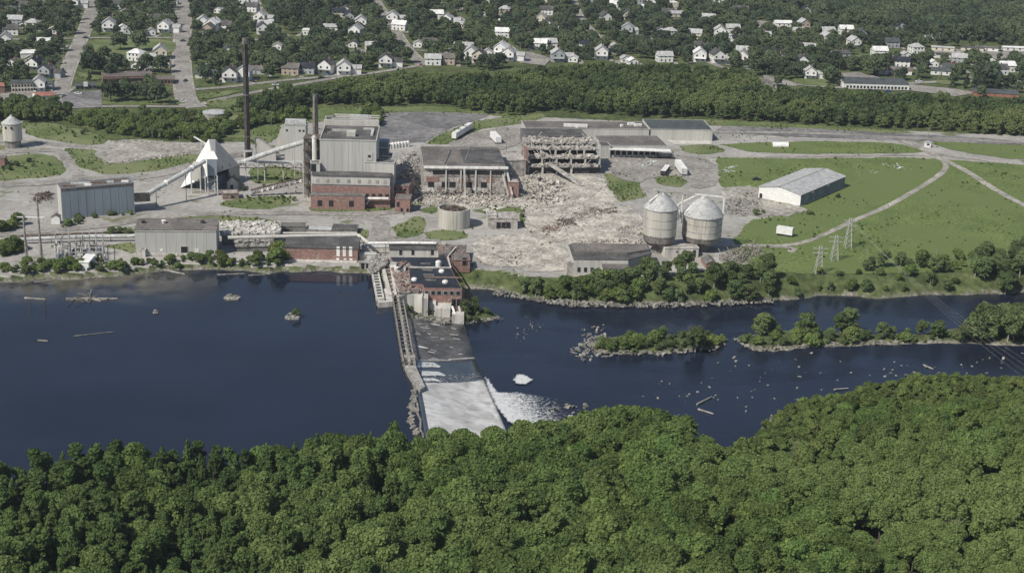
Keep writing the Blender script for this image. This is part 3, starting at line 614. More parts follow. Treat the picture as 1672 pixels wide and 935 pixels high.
# curbstones and pale kerb of rubble along the gravel yard
# ================================================================ building helper
WIN = []
def wallpt(a, n, axis, t): return a+axis*t
def building(name, label, cat, FL, FR, vt, BL, wall, roof, style='flat', rise=1.5, wins=(), par=.35, z0=0, over=.25, group=None, doors=(), dims=None, wlabel=None, wall_labels=None):
    a, b, d, h = dims if dims else rect(FL, FR, vt, BL, z0)
    ax = (b-a).normalized(); n = Vector((-ax.y, ax.x, 0)); L_ = (b-a).length
    root = thing(name, label, cat, (a+b+n*d)/2 if 0 else Vector(((a+b)/2+n*d/2)).to_3d(), group); root.location.z = z0
    cr = [a, b, b+n*d, a+n*d]; H = z0+h
    w = MB()
    if style == 'flat':
        w.prism([(p.x, p.y) for p in cr], z0-1.2, H); w.build('wall', wall, root)
        r = MB(); r.box(((cr[0]+cr[2])/2), L_-.5, d-.5, H+.03, H+.10, math.atan2(ax.y, ax.x)); r.build('roof', roof, root)
        if par:
            p_ = MB()
            for i in range(4):
                q0 = cr[i]; q1 = cr[(i+1) % 4]; dd = (q1-q0).normalized()
                s0, s1 = (-.02, .02) if i % 2 else (-.22, .22)
                p_.bar(q0-dd*(.2 if i % 2 == 0 else -.2)+Vector((0, 0, H+par/2-z0+.0)), q1+dd*(.2 if i % 2 == 0 else -.2)+Vector((0, 0, H+par/2-z0)), .4, par)
            p_.build('parapet', wall, root)
    elif style in ('gx', 'gy', 'shed'):
        if style == 'gx': ridge = [cr[0]+n*d/2, cr[1]+n*d/2]
        elif style == 'gy': ridge = [a+ax*L_/2, a+ax*L_/2+n*d]
        z = Vector((0, 0, 1)); i0 = [Vector((p.x, p.y, z0-1.2)) for p in cr]; i1 = [Vector((p.x, p.y, H)) for p in cr]
        if style == 'shed':
            i1[2].z = i1[3].z = H+rise; w.v = [tuple(p) for p in i0+i1]; w.f = [(0, 1, 5, 4), (1, 2, 6, 5), (2, 3, 7, 6), (3, 0, 4, 7)]; w.build('wall', wall, root)
            o = over; q = [i1[0]-ax*o-n*o, i1[1]+ax*o-n*o, i1[2]+ax*o+n*o, i1[3]-ax*o+n*o]
            r = MB(); r.v = [tuple(p+z*.04) for p in q]+[tuple(p+z*.25) for p in q]; r.f = [(0, 1, 5, 4), (1, 2, 6, 5), (2, 3, 7, 6), (3, 0, 4, 7), (4, 5, 6, 7), (3, 2, 1, 0)]; r.build('roof', roof, root)
        else:
            rr = [Vector((p.x, p.y, H+rise)) for p in ridge]; w.v = [tuple(p) for p in i0+i1+rr]
            w.f = [(0, 1, 5, 4), (2, 3, 7, 6), (1, 2, 9, ) if 0 else (1, 2, 6, 5), (3, 0, 4, 7)]
            w.f += [(5, 6, 9), (7, 4, 8)] if style == 'gx' else [(4, 5, 8), (6, 7, 9)]
            w.build('wall', wall, root); o = over; r = MB(); e = ax if style == 'gx' else n
            sd_ = n if style == 'gx' else ax; hw = d/2 if style == 'gx' else L_/2; sl = rise/hw
            for sg in (-1, 1):
                e0 = rr[0]+sd_*sg*(hw+o)-z*(rise+o*sl)-e*o; e1 = rr[1]+sd_*sg*(hw+o)-z*(rise+o*sl)+e*o; q = [e0, e1, rr[1]+e*o, rr[0]-e*o]
                k = len(r.v); r.v += [tuple(p+z*.05) for p in q]+[tuple(p+z*.28) for p in q]; r.f += [tuple(k+j for j in f) for f in ((0, 1, 5, 4), (1, 2, 6, 5), (3, 0, 4, 7), (4, 5, 6, 7), (3, 2, 1, 0))]
            r.build('roof', roof, root)
    sides = [(cr[0], ax, -n, L_), (cr[1], n, ax, d), (cr[2], -ax, n, L_), (cr[3], -n, -ax, d)]
    def opening(kind, s_, t, zc, ww, hh, m_, fm=None):
        p0, dx, nn, LL = sides[s_]; c_ = p0+dx*(LL*t); rz = math.atan2(dx.y, dx.x)
        if fm:
            f = MB().box(c_+nn*.03, ww+.5, .22, z0+zc-hh/2-.22, z0+zc+hh/2+.22, rz).build(kind, fm, root)
            MB().box(c_+nn*.06, ww, .24, z0+zc-hh/2, z0+zc+hh/2, rz).build('pane', m_, f)
        else: MB().box(c_+nn*.04, ww, .2, z0+zc-hh/2, z0+zc+hh/2, rz).build(kind, m_, root)
    for wi in wins: opening('window', *wi)
    for wi in doors: opening('door', *wi)
    root['_g'] = 0; del root['_g']
    return root, dict(a=a, b=b, d=d, h=h, ax=ax, n=n, L=L_, z0=z0, H=H, cr=cr)
def row(side, t0, t1, k, zc, w, h, m='glass', fm=None): return [(side, t0+(t1-t0)*i/max(1, k-1), zc, w, h, m, fm) for i in range(k)]
def on(i, s, t, z): return i['a']+i['ax']*(i['L']*s)+i['n']*(i['d']*t)+Vector((0, 0, z))
def pole(label, u, v, vt, cross=True, group='utility poles', r=.16, base_z=0, mt='timber', tilt=0):
    p = P(u, v, base_z); h = hgt(u, v, vt, base_z); t = thing('utility_pole', label, 'utility pole', p, group)
    top = p+Vector((tilt, 0, h)); MB().tube(p-Vector((0, 0, .5)), top, r, r*.7, 8).build('pole', mt, t)
    if cross: MB().bar(top+Vector((-1.2, 0, -.7)), top+Vector((1.2, 0, -.7)), .16).build('crossarm', mt, t)
    return t

mk('oxide', (.25, .23, .21), var=.3, scale=.2, streak=4, scale2=1)
# ================================================================ plant, left part
b1, i1 = building('warehouse', 'tall windowless slate grey metal warehouse with a flat littered roof, at the left', 'warehouse', (102.6, 358), (220.5, 347.5), 308.5, (86.4, 300.3), 'grey_metal', 'brown_roof', par=.3)
MB().box(on(i1, 0, .5, 0)-i1['ax']*.06, .2, i1['d']-.4, .2, i1['H']-.4, math.atan2(i1['ax'].y, i1['ax'].x)).build('end_panel', 'cream_metal', b1)
for s_, t_, w_, m_ in ((.12, .3, 5, 'rust'), (.3, .6, 8, 'pale_tin'), (.38, .2, 3, 'white_paint'), (.55, .5, 6, 'rust'), (.7, .4, 3, 'pale_tin'), (.85, .6, 5, 'rust'), (.9, .3, 3, 'white_paint')):
    MB().box(on(i1, s_, t_, 0), w_, 1.6, i1['H']+.1, i1['H']+.7, .2).build('roof_vent', m_, b1)
MB().bar(on(i1, 0, 0, 0)-i1['n']*.08+Vector((0, 0, i1['H']-.4)), on(i1, 1, 0, 0)-i1['n']*.08+Vector((0, 0, i1['H']-.4)), .2, .7).build('fascia', 'rust', b1)
building('shed', 'small white gabled shed against the foot of the slate grey warehouse', 'shed', (84, 366), (98, 366), 355, (77, 352), 'white_siding', 'brown_roof', 'gy', 1.0)
building('hut', 'small white metal hut with a sloping roof beside the substation', 'hut', (130.5, 440), (145, 441), 428, (137, 419), 'white_siding', 'white_roof', 'shed', 1.0)
building('switch_cabinet', 'pale grey cabinet behind the white metal hut', 'cabinet', (150.5, 425), (158, 425), 415, (152, 412), 'cream_metal', 'light_roof', 'flat', par=0)
b2, i2 = building('mill_building', 'long light grey corrugated building with a reddish grey roof on the river bank', 'building', (222, 417.5), (354, 417.5), 375.8, (228, 360.5), 'light_metal', 'brown_roof', 'shed', .8,
    doors=[(0, .60, 2.6, 2.6, 2.6, 'dark_gap', 'pale_concrete')], wins=[(0, .755, 2.2, 1.6, 1.6, 'white_paint', None), (0, .32, 2.4, 1.1, .8, 'white_paint', None)])
MB().box(on(i2, .5, 0, 0)-i2['n']*.1, i2['L']-2, .3, .1, 1.1, math.atan2(i2['ax'].y, i2['ax'].x)).build('plinth', 'pale_concrete', b2)
for k in range(1, 9): MB().box(on(i1, k/9, 0, 0)-i1['n']*.03, .08, .1, .2, i1['H']-.8, math.atan2(i1['ax'].y, i1['ax'].x)).build('panel_seam', 'grey_metal' if k != 3 else 'oxide', b1)
for k in range(1, 8): MB().box(on(i2, k/8, 0, 0)-i2['n']*.03, .14, .1, 1.2, i2['H']-.5, math.atan2(i2['ax'].y, i2['ax'].x)).build('panel_seam', 'cream_metal', b2)
for s_ in (.07, .33, .81): MB().lathe(on(i2, s_, .6, 0), [(.7, i2['H']+.5), (.7, i2['H']+1.6), (1.1, i2['H']+1.7), (.2, i2['H']+2.1)], 10).build('roof_vent', 'white_paint' if s_ == .33 else 'dark_steel', b2)
MB().bar(on(i2, 0, 0, i2['H']-.3)-i2['n']*.1, on(i2, 1, 0, i2['H']-.3)-i2['n']*.1, .2, .5).build('gutter', 'cream_metal', b2)
building('shed', 'tiny pale concrete shed leaning on the left end of the light grey corrugated building', 'shed', (229, 420), (237.5, 420), 408, (230, 404), 'pale_concrete', 'dark_concrete', par=.2)
def pipe_line(label, pts, r, m='pale_tin', sup=18, name='pipe', supm='dark_steel', group=None):
    t = thing(name, label, 'pipe' if name == 'pipe' else 'conveyor', (pts[0].x, pts[0].y, 0), group)
    tb = MB()
    for a_, b_ in zip(pts, pts[1:]): tb.tube(a_, b_, r, n=12)
    tb.build('tube', m, t, smooth=False)
    for a_, b_ in zip(pts, pts[1:]):
        k = max(1, int((b_-a_).length/sup))
        for j in range(k):
            c_ = a_.lerp(b_, (j+.5)/k)
            if c_.z > 1.2: MB().tube(Vector((c_.x, c_.y, 0)), c_-Vector((0, 0, r*.9)), .15, n=6).build('support', supm, t)
    return t
def pz(u, v, z): return P(u, v, z)
pipe_line('long white pipe on low supports, left of the light grey corrugated building', [pz(26, 391, 2), pz(140, 386, 2.2), pz(221, 385, 2.4)], .8)
pipe_line('dark pipe lying behind the long white pipe at the far left', [pz(30, 386, 1.2), pz(90, 383, 1.2), pz(215, 377, 1.0)], .5, 'rust')
# collapsed white roof between grey building and brick building
def slab_ruin(label, q, h, m='pale_concrete', n=120, cat='ruin', name='collapsed_roof', under='dark_concrete', sz=1.4, cm=None):
    pts = [P(u, v, h) for u, v in q]; c_ = sum(pts, Vector())/len(pts); t = thing(name, label, cat, (c_.x, c_.y, 0))
    MB().prism([(p.x, p.y) for p in pts], h-.8, h).build('slab', m, t)
    MB().prism([((p.x-c_.x)*.94+c_.x, (p.y-c_.y)*.88+c_.y) for p in pts], -.5, h-.82).build('wall', under, t)
    b = MB(); X, Y = jgrid(pts, math.sqrt(abs(((pts[1]-pts[0]).cross(pts[-1]-pts[0])).z)/n))
    for x, y in zip(X, Y): b.chunk((x, y, h), random.uniform(.4, sz))
    if b.v: tag(b.build('debris', cm or m, t), kind='stuff')
    return t
slab_ruin('collapsed pale roof strewn with broken panels, right of the light grey corrugated building', [(359, 382), (456, 381), (454, 362), (357, 362)], 5, 'concrete', 260, cm='pale_concrete', sz=1.5)
slab_ruin('low broken concrete deck with rubble beside the brick building, below the white pipe', [(384, 400), (444, 399), (448, 388), (380, 390)], 3, 'concrete', 80)
pipe_line('pair of pale pipes passing behind the red brick building', [pz(372, 388, 6), pz(460, 386, 6), pz(585, 384, 6), pz(602, 397, 5)], .75, 'cream_metal')
pipe_line('thin pale pipe behind the red brick building, above the pair of pale pipes', [pz(462, 380.5, 5), pz(583, 380.5, 5)], .45, 'cream_metal')
building('outbuilding', 'low grey-roofed outbuilding behind the left half of the red brick building', 'building', (459, 379), (499, 379), 370, (458, 364), 'dark_concrete', 'brown_roof', par=.2)
building('outbuilding', 'low grey-roofed outbuilding behind the right end of the red brick building', 'building', (542, 381), (583, 382), 374, (545, 366), 'dark_concrete', 'grey_roof', par=.2)
building('outbuilding', 'pale low roof slab between the two grey-roofed outbuildings', 'building', (500, 379), (541, 380), 375, (502, 369), 'concrete', 'pale_tin', par=.2)
# red brick building on a concrete river wall
b3, i3 = building('brick_building', 'long red brick building with a grey roof standing on a concrete river wall', 'building', (464, 424), (584, 427), 404, (460, 388), 'brick', 'grey_roof', 'shed', .8,
    wins=[(0, t_, 4.1, 1.3, 4.0, 'white_paint', None) for t_ in (.735, .82, .905)]+[(0, t_, .9, 1.2, .8, 'white_paint', None) for t_ in (.73, .83, .91)])
rw = thing('river_wall', 'pale concrete retaining wall under the red brick building, at the waterline', 'wall', i3['a'])
MB().box(on(i3, .4, 0, 0)-i3['n']*1.2, i3['L']*.82, 2.6, -6, .4, math.atan2(i3['ax'].y, i3['ax'].x)).build('face', 'pale_concrete', rw)
MB().box(on(i3, .90, 0, 0)-i3['n']*1.0, i3['L']*.14, 1.6, -6, -1.0, math.atan2(i3['ax'].y, i3['ax'].x)).build('opening', 'dark_gap', rw)
MB().box(on(i3, .895, 0, 0)-i3['n']*1.1, i3['L']*.19, 2.4, -.9, .3, math.atan2(i3['ax'].y, i3['ax'].x)).build('lintel', 'pale_concrete', rw)
for s_ in (.81, .89, .97): MB().box(on(i3, s_, 0, 0)-i3['n']*2.0, .6, .6, -6, .2).build('pillar', 'concrete', rw)
# pale tanks / boxes between brick building and powerhouse
building('shed', 'white flat-roofed box between the red brick building and the long cream shed, back one', 'shed', (592, 412), (636, 411), 404, (590, 399), 'pale_concrete', 'pale_tin', par=.15)
building('shed', 'white flat-roofed box between the red brick building and the intake, front one', 'shed', (587, 424), (614, 424), 415.5, (588, 412), 'pale_concrete', 'pale_tin', par=.15)
building('gate_house', 'small pale concrete block with dark openings at the head of the intake', 'building', (587, 442), (604, 442), 429, (588, 426), 'concrete', 'concrete', par=.2, wins=[(0, .3, 2, 1.2, 2.2, 'dark_gap', None), (0, .75, 2, 1.0, 2.2, 'dark_gap', None)], z0=-1.5)
pipe_line('long white pipe above the cream shed by the powerhouse', [pz(600, 397, 5), pz(660, 396.5, 5), pz(712, 397, 5)], .55, 'white_paint')
b4, i4 = building('cream_shed', 'long low cream shed with square dark windows and a grey roof, behind the black-roofed powerhouse', 'shed', (636.5, 421), (716, 421), 408, (638, 399.5), 'cream_metal', 'grey_roof', 'shed', .4,
    wins=[(0, t_, 2.3, 1.1, 2.0, 'glass', None) for t_ in (.22, .47, .87)]+[(0, .985, 2, .5, 3.4, 'white_paint', None)])

# ---------------------------------------------------------------- powerhouse
ph = thing('powerhouse', 'black-roofed red brick powerhouse at the end of the dam', 'powerhouse', P(715, 470))
PHH = 4.6
def pp(q, h): return [P(u, v, h) for u, v in q]
lo = pp([(669, 463.6), (690, 463.6), (692.5, 470), (754.5, 471), (736, 437.5), (667, 437)], 4)
lo = pp([(692.5, 470), (754.5, 471), (736, 438), (667, 437.5), (670, 463.6), (690, 464)], PHH)
up = pp([(667, 435.6), (735.5, 436.2), (727, 414), (716, 420.5), (637, 420), (640, 427), (668, 428)], PHH-1.2)
MB().prism([(p.x, p.y) for p in lo], -6.2, PHH).build('wall', 'brick', ph)
cc = sum(lo, Vector())/6
MB().prism([((p.x-cc.x)*.97+cc.x, (p.y-cc.y)*.97+cc.y) for p in lo], PHH+.02, PHH+.16).build('roof', 'black_roof', ph)
MB().prism([(p.x, p.y) for p in up], -2, PHH-1.2).build('wall', 'brick', ph)
cu = sum(up, Vector())/7
MB().prism([((p.x-cu.x)*.97+cu.x, (p.y-cu.y)*.95+cu.y) for p in up], PHH-1.18, PHH-1.05).build('roof', 'black_roof', ph)
b = MB(); b.bar(pp([(667, 436)], PHH+.3)[0], pp([(736, 437)], PHH+.3)[0], .5, .5); b.bar(pp([(736, 437)], PHH+.3)[0], pp([(731, 419)], PHH)[0], .5, .5); b.bar(pp([(731, 419)], PHH)[0], pp([(745, 403)], PHH)[0], .5, .5); b.build('parapet', 'pale_concrete', ph)
for (u, v) in ((695, 427), (698, 442), (700, 450), (703, 458.5)):
    c_ = P(u, v, PHH); MB().box(c_, 4.2, .9, PHH-1.1 if v < 436 else PHH+.1, PHH-.6 if v < 436 else PHH+.6).build('skylight', 'dark_concrete', ph)
for (u, v) in ((716, 426), (721, 440.5), (676.5, 454), (727, 458)):
    c_ = P(u, v, PHH+1); MB().lathe(c_, [(1.15, PHH-1.1 if v < 430 else PHH+.1), (1.15, PHH+.7), (.9, PHH+1.1), (.3, PHH+1.3)], 12).build('roof_vent', 'white_paint', ph)
fa, fb = lo[0], lo[1]; fx_ = (fb-fa).normalized(); fn = Vector((fx_.y, -fx_.x, 0)); FLn = (fb-fa).length
for i in range(6):
    c_ = fa+fx_*FLn*(.07+.165*i)+fn*.05; f = MB().box(c_, 1.9, .2, 2.0, 3.7, math.atan2(fx_.y, fx_.x)).build('window', 'concrete', ph); MB().box(c_+fn*.05, 1.3, .2, 2.2, 3.5, math.atan2(fx_.y, fx_.x)).build('pane', 'glass', f)
for t_ in (.79, .92):
    c_ = fa+fx_*FLn*t_+fn*.05; f = MB().box(c_, 1.8, .2, -2.6, .7, math.atan2(fx_.y, fx_.x)).build('window', 'old_brick', ph); MB().box(c_+fn*.05, 1.4, .2, -2.4, .5, math.atan2(fx_.y, fx_.x)).build('pane', 'glass', f)
MB().bar(fa+fn*.1+Vector((0, 0, PHH-.25)), fb+fn*.1+Vector((0, 0, PHH-.25)), .2, .5).build('cornice', 'old_brick', ph)
building('brick_annex', 'square brick annex with a dark roof right of the black-roofed powerhouse', 'building', (739, 440), (767, 440), 425, (738, 415.5), 'brick', 'dark_concrete', par=.4, wins=[(0, .68, 3.4, 1.6, 3, 'glass', 'old_brick')])
slab_ruin('broken brick and concrete roof deck behind the brick annex', [(716, 413), (760, 414), (762, 400), (712, 399)], 4, 'dark_concrete', 50, cm='old_brick', sz=1.0)
slab_ruin('ruined brick roof deck littered with debris, left of the black powerhouse roof', [(652, 478), (688, 474), (668, 429), (637, 427)], 3.5, 'concrete', 160, cm='old_brick', under='pale_concrete', sz=1.3)
hr = thing('duct_box', 'white box duct lying on the ruined brick roof deck', 'duct', P(653, 433)); MB().box(P(653, 437, 5), 4, 2, 3.6, 5.2, .3).build('duct', 'white_paint', hr); MB().bar(P(650, 440, 5), P(664, 427, 7), .8).build('strut', 'rust', hr)
for lab, u, v, m_ in (('small white box on the ruined brick roof deck near its left edge', 642.5, 436, 'white_paint'), ('small white tank on the ruined brick roof deck near the powerhouse roof', 657, 440.5, 'white_paint')):
    t = thing('roof_unit', lab, 'roof unit', P(u, v, 3.5)); MB().box(P(u, v, 3.5), 2.2, 1.6, 3.5, 5.0, .1).build('body', m_, t); MB().box(P(u, v, 3.5), 2.4, 1.8, 5.02, 5.15, .1).build('lid', 'light_roof', t)
# curved pale walls below the deck and by the brick front
bw = thing('retaining_wall', 'pale curved concrete retaining wall below the ruined brick roof deck', 'wall', P(672, 500, -2))
ww = [P(652, 484, 2.5), P(664, 480.5, 2.5), P(676, 481, 2.5), P(690, 484, 2.5), P(691, 472, 2.5), P(655, 474, 2.5)]
MB().prism([(p.x, p.y) for p in ww], -6, 2.5).build('face', 'pale_concrete', bw); MB().box(P(690.5, 486, 2), .5, .8, -5, 2.6).build('pilaster', 'dark_concrete', bw)
bw = thing('buttress', 'broken pale concrete buttress at the foot of the brick powerhouse front', 'wall', P(700, 500, -2))
MB().prism([(p.x, p.y) for p in (P(692, 485, 3), P(699, 485, 3), P(699, 476, 3), P(692, 476, 3))], -6, 2.5, ).build('face', 'pale_concrete', bw)
MB().prism([(p.x, p.y) for p in (P(701, 494, 0), P(712, 495, 0), P(712, 486, 0), P(701, 484, 0))], -6, 0).build('step', 'pale_concrete', bw)
MB().prism([(p.x, p.y) for p in (P(711, 503, -1), P(735, 504, -1), P(738, 492, -1), P(712, 491, -1))], -6, -1).build('ledge', 'pale_concrete', bw)
cb = thing('concrete_block', 'big cream concrete pier block at the foot of the brick powerhouse corner', 'pier', P(747, 528, ZD)); c_ = P(747.5, 526, ZD); MB().box(c_, 4.4, 4, ZD-2, ZD+3.6, .05).build('pier', 'pale_concrete', cb)
MB().bar(P(738, 500, -1), P(744, 516, -3), .7, .5).build('rail', 'white_paint', cb); MB().bar(P(749, 500, -1), P(752, 514, -3), .7, .5).build('rail', 'cream_metal', cb)
# intake with its row of bays
ik = thing('intake', 'long pale concrete intake pier with a row of dark gate slots in the upper river', 'intake', P(620, 460, ZU))
A0, A1 = P(611, 438, 0.5), P(621, 489, .5); B0, B1 = P(624, 432, .5), P(637, 482, .5)
wv = (A1-A0).normalized(); sv = Vector((-wv.y, wv.x, 0)); LA = (A1-A0).length
MB().bar(A0, A1, 3.0, 1.0).build('deck', 'pale_concrete', ik)
for i in range(11):
    c_ = A0.lerp(A1, (i+.6)/11.4); MB().box((c_.x, c_.y), 1.5, 1.7, .9, 1.08, math.atan2(wv.y, wv.x)).build('gate_slot', 'dark_gap', ik)
for i in range(6):
    c_ = A0.lerp(A1, i/5*.96+.02); MB().box((c_.x, c_.y), 1.0, 2.6, -7, 0.0, math.atan2(wv.y, wv.x)).build('pier', 'concrete', ik)
MB().bar(B0, B1, 1.4, .8).build('beam', 'cream_metal', ik); d_ = Vector((3.4, 0, 0)); MB().bar(B0+d_, B1+d_*.6, 1.0, .8).build('beam', 'cream_metal', ik)
for i in range(8):
    c_ = B0.lerp(B1, (i+.5)/8); MB().bar(c_+Vector((0, 0, .1)), c_+d_*.8+Vector((0, 0, .1)), .5, .5).build('crossbeam', 'old_brick' if i % 2 else 'rust', ik)
pl = [P(613, 480, 0), P(618, 494, 0), P(641, 492, 0), P(646, 478, 0), P(637, 470, 0), P(622, 472, 0)]
MB().prism([(p.x, p.y) for p in pl], -7, 0.05).build('platform', 'pale_concrete', ik)
MB().prism([(p.x, p.y) for p in (P(625, 474, -1), P(638, 472, -1), P(630, 428, -1), P(620, 428, -1))], -4, -.8).build('channel', 'dark_concrete', ik)
slab_ruin('heap of pale broken concrete between the white boxes and the intake', [(600, 446), (614, 444), (634, 428), (630, 416), (606, 418)], 1.5, 'concrete', 60, sz=1.3)

# ---------------------------------------------------------------- dam
dm = thing('dam', 'low dam across the river with white water pouring over its nearer half', 'dam', P(700, 610, ZD))
CR = [(657, 520), (668, 590), (680, 629), (687, 668), (693, 705), (699, 738)]; TO = [(757, 524), (776, 587), (790, 621), (808, 660), (826, 702), (836, 726)]
PF = [(-.03, -8), (0, -1.95), (.05, -1.85), (.12, -2.1), (.25, -2.9), (.42, -3.9), (.62, -4.9), (.82, -5.65), (1.0, -6.0), (1.03, -9)]
def dam_part(name, k0, k1, m, lift=0, rough=.0, n=24, ns=1, s0=0, s1=1.0):
    b = MB(); ps = [p for p in PF if s0-.04 <= p[0] <= s1+.04]; fine = []
    for (a_, za), (c_, zc) in zip(ps, ps[1:]):
        for j in range(ns): fine.append((a_+(c_-a_)*j/ns, za+(zc-za)*j/ns))
    fine.append(ps[-1]); m_ = len(fine)
    for i in range(n+1):
        t = k0+(k1-k0)*i/n; j = min(int(t), len(CR)-2); f = t-j
        c = P(*CR[j], ZU).lerp(P(*CR[j+1], ZU), f); e = P(*TO[j], ZD).lerp(P(*TO[j+1], ZD), f)
        for s_, z_ in fine:
            q = c.lerp(e, s_); r_ = rough*mnoise.noise(Vector((q.x*.35, q.y*1.1, 2)))+rough*.5*mnoise.noise(Vector((q.x*1.2, q.y*3, 5)))
            b.v.append((q.x, q.y, z_+lift+r_))
    for i in range(n):
        for j in range(m_-1): b.f.append((i*m_+j, i*m_+j+1, (i+1)*m_+j+1, (i+1)*m_+j))
    return b.build(name, m, dm, smooth=True)
mk('wet_apron', (.115, .108, .10), rough=.45, var=.35, scale=.18, scale2=1.6, spec=.5)
mk('thin_water', (.055, .06, .07), rough=.2, var=.3, scale=.2, spec=.5, col2=(.03, .04, .055))
def fall_mat():
    m = bpy.data.materials.new('white_water'); m.use_nodes = True; N = m.node_tree.nodes; L = m.node_tree.links; b = N['Principled BSDF']; b.inputs['Roughness'].default_value = .6
    g = N.new('ShaderNodeNewGeometry'); mp = N.new('ShaderNodeMapping'); mp.inputs['Scale'].default_value = (.35, 3.2, .3); L.new(g.outputs['Position'], mp.inputs[0])
    n = N.new('ShaderNodeTexNoise'); n.inputs['Scale'].default_value = .8; n.inputs['Detail'].default_value = 6; L.new(mp.outputs[0], n.inputs[0])
    r = N.new('ShaderNodeValToRGB'); r.color_ramp.elements[0].color = (.38, .37, .355, 1); r.color_ramp.elements[1].color = (.56, .555, .54, 1); r.color_ramp.elements[0].position = .3; r.color_ramp.elements[1].position = .6
    L.new(n.outputs[0], r.inputs[0])
    nb = N.new('ShaderNodeTexNoise'); nb.inputs['Scale'].default_value = .16; nb.inputs['Detail'].default_value = 6; nb.inputs['Distortion'].default_value = .8; L.new(g.outputs['Position'], nb.inputs[0]); rb = N.new('ShaderNodeValToRGB'); rb.color_ramp.elements[0].position = .35; rb.color_ramp.elements[1].position = .6; rb.color_ramp.elements[0].color = (.66, .65, .63, 1); rb.color_ramp.elements[1].color = (1.12, 1.12, 1.12, 1); L.new(nb.outputs[0], rb.inputs[0])
    mm = N.new('ShaderNodeMix'); mm.data_type = 'RGBA'; mm.blend_type = 'MULTIPLY'; mm.inputs[0].default_value = 1; L.new(r.outputs[0], mm.inputs[6]); L.new(rb.outputs[0], mm.inputs[7]); L.new(mm.outputs[2], b.inputs['Base Color'])
    bp = N.new('ShaderNodeBump'); bp.inputs['Distance'].default_value = .05; L.new(n.outputs[0], bp.inputs['Height']); L.new(bp.outputs[0], b.inputs['Normal']); return m
M['fall'] = fall_mat()
def foam_mat(name, lo_, hi_, base=(.02, .035, .055), sc=.35):
    m = bpy.data.materials.new(name); m.use_nodes = True; N = m.node_tree.nodes; L = m.node_tree.links; b = N['Principled BSDF']; b.inputs['Roughness'].default_value = .35
    g = N.new('ShaderNodeNewGeometry'); n = N.new('ShaderNodeTexNoise'); n.inputs['Scale'].default_value = sc; n.inputs['Detail'].default_value = 9; n.inputs['Roughness'].default_value = .75; n.inputs['Distortion'].default_value = 1.2; L.new(g.outputs['Position'], n.inputs[0])
    a = N.new('ShaderNodeAttribute'); a.attribute_name = 'edge'; ad = N.new('ShaderNodeMath'); ad.operation = 'ADD'; L.new(n.outputs[0], ad.inputs[0]); L.new(a.outputs['Fac'], ad.inputs[1])
    mr = N.new('ShaderNodeMapRange'); mr.inputs['From Min'].default_value = lo_; mr.inputs['From Max'].default_value = hi_; L.new(ad.outputs[0], mr.inputs[0])
    r = N.new('ShaderNodeValToRGB'); r.color_ramp.elements[0].color = (*base, 1); r.color_ramp.elements[1].color = (.6, .6, .58, 1); L.new(mr.outputs[0], r.inputs[0]); L.new(r.outputs[0], b.inputs['Base Color'])
    bp = N.new('ShaderNodeBump'); bp.inputs['Distance'].default_value = .15; L.new(n.outputs[0], bp.inputs['Height']); L.new(bp.outputs[0], b.inputs['Normal'])
    tr = N.new('ShaderNodeBsdfTransparent'); ms = N.new('ShaderNodeMixShader'); c2 = N.new('ShaderNodeMapRange'); c2.inputs['From Min'].default_value = lo_; c2.inputs['From Max'].default_value = lo_+(hi_-lo_)*.5; L.new(ad.outputs[0], c2.inputs[0])
    L.new(c2.outputs[0], ms.inputs[0]); L.new(tr.outputs[0], ms.inputs[1]); L.new(b.outputs[0], ms.inputs[2]); L.new(ms.outputs[0], N['Material Output'].inputs[0]); return m
M['foam_open'] = foam_mat('foam_open', .48, .68, sc=.9)
M['foam_patch'] = foam_mat('foam_patch', .30, .5, sc=.6)
dam_part('apron', 0, 1.0, 'wet_apron', 0, .12)
dam_part('spillway', 1.0, 5, 'wet_rock', -.1, .05)
dam_part('thin_water', 1.03, 1.98, 'thin_water', .12, .04)
dam_part('broken_water', 1.62, 2.0, 'foam_open', .2, .05, n=16)
dam_part('falling_water', 1.98, 5, 'fall', .22, .07, n=120, ns=5)
dam_part('crest_lip', 2.0, 4.6, 'thin_water', .3, .12, n=60, ns=2, s1=.06)
# thin bright streaks of water that run down the wet half
b = MB()
def dpt(t, s_, up_=.1):
    j = min(int(t), len(CR)-2); f = t-j; c = P(*CR[j], ZU).lerp(P(*CR[j+1], ZU), f); e = P(*TO[j], ZD).lerp(P(*TO[j+1], ZD), f); q = c.lerp(e, s_); return Vector((q.x, q.y, float(np.interp(s_, [p[0] for p in PF], [p[1] for p in PF]))+up_))
for k in range(26):
    t = random.uniform(.05, .97); s_ = random.uniform(.12, .5)+.3*(random.random() < .3); l = random.uniform(.03, .15)
    pa, pb = dpt(t, s_, .22), dpt(t+random.uniform(-.01, .03), s_+l, .18); w = random.uniform(.12, .4); b.poly([pa+Vector((0, w, 0)), pa-Vector((0, w*.3, 0)), pb-Vector((0, w, 0)), pb+Vector((0, w*.2, 0))])
tag(b.build('water_streaks', 'foam', dm), kind='stuff')
for t, s0_, s1_, w in ((.985, .3, .62, .45), (.97, .6, .99, .6), (1.0, .05, .45, .3)): MB().bar(dpt(t, s0_, .15), dpt(t, s1_, .15), w, .4).build('ledge', 'pale_concrete', dm)
for t, s0_, s1_, w in ((1.22, .10, .33, 2.6), (1.6, .12, .36, 2.2), (1.86, .08, .28, 1.4)):
    pa, pb = dpt(t, s0_, .32), dpt(t, s1_, .32); b = MB(); b.poly([pa+Vector((0, w, 0)), pa-Vector((0, w, 0)), pb-Vector((0, w*.6, 0)), pb+Vector((2.0, -w*.3, -.5)), pb+Vector((2.6, w*.3, -.6)), pb+Vector((0, w*.9, 0))]); b.build('water_sheet', 'foam_patch', dm)
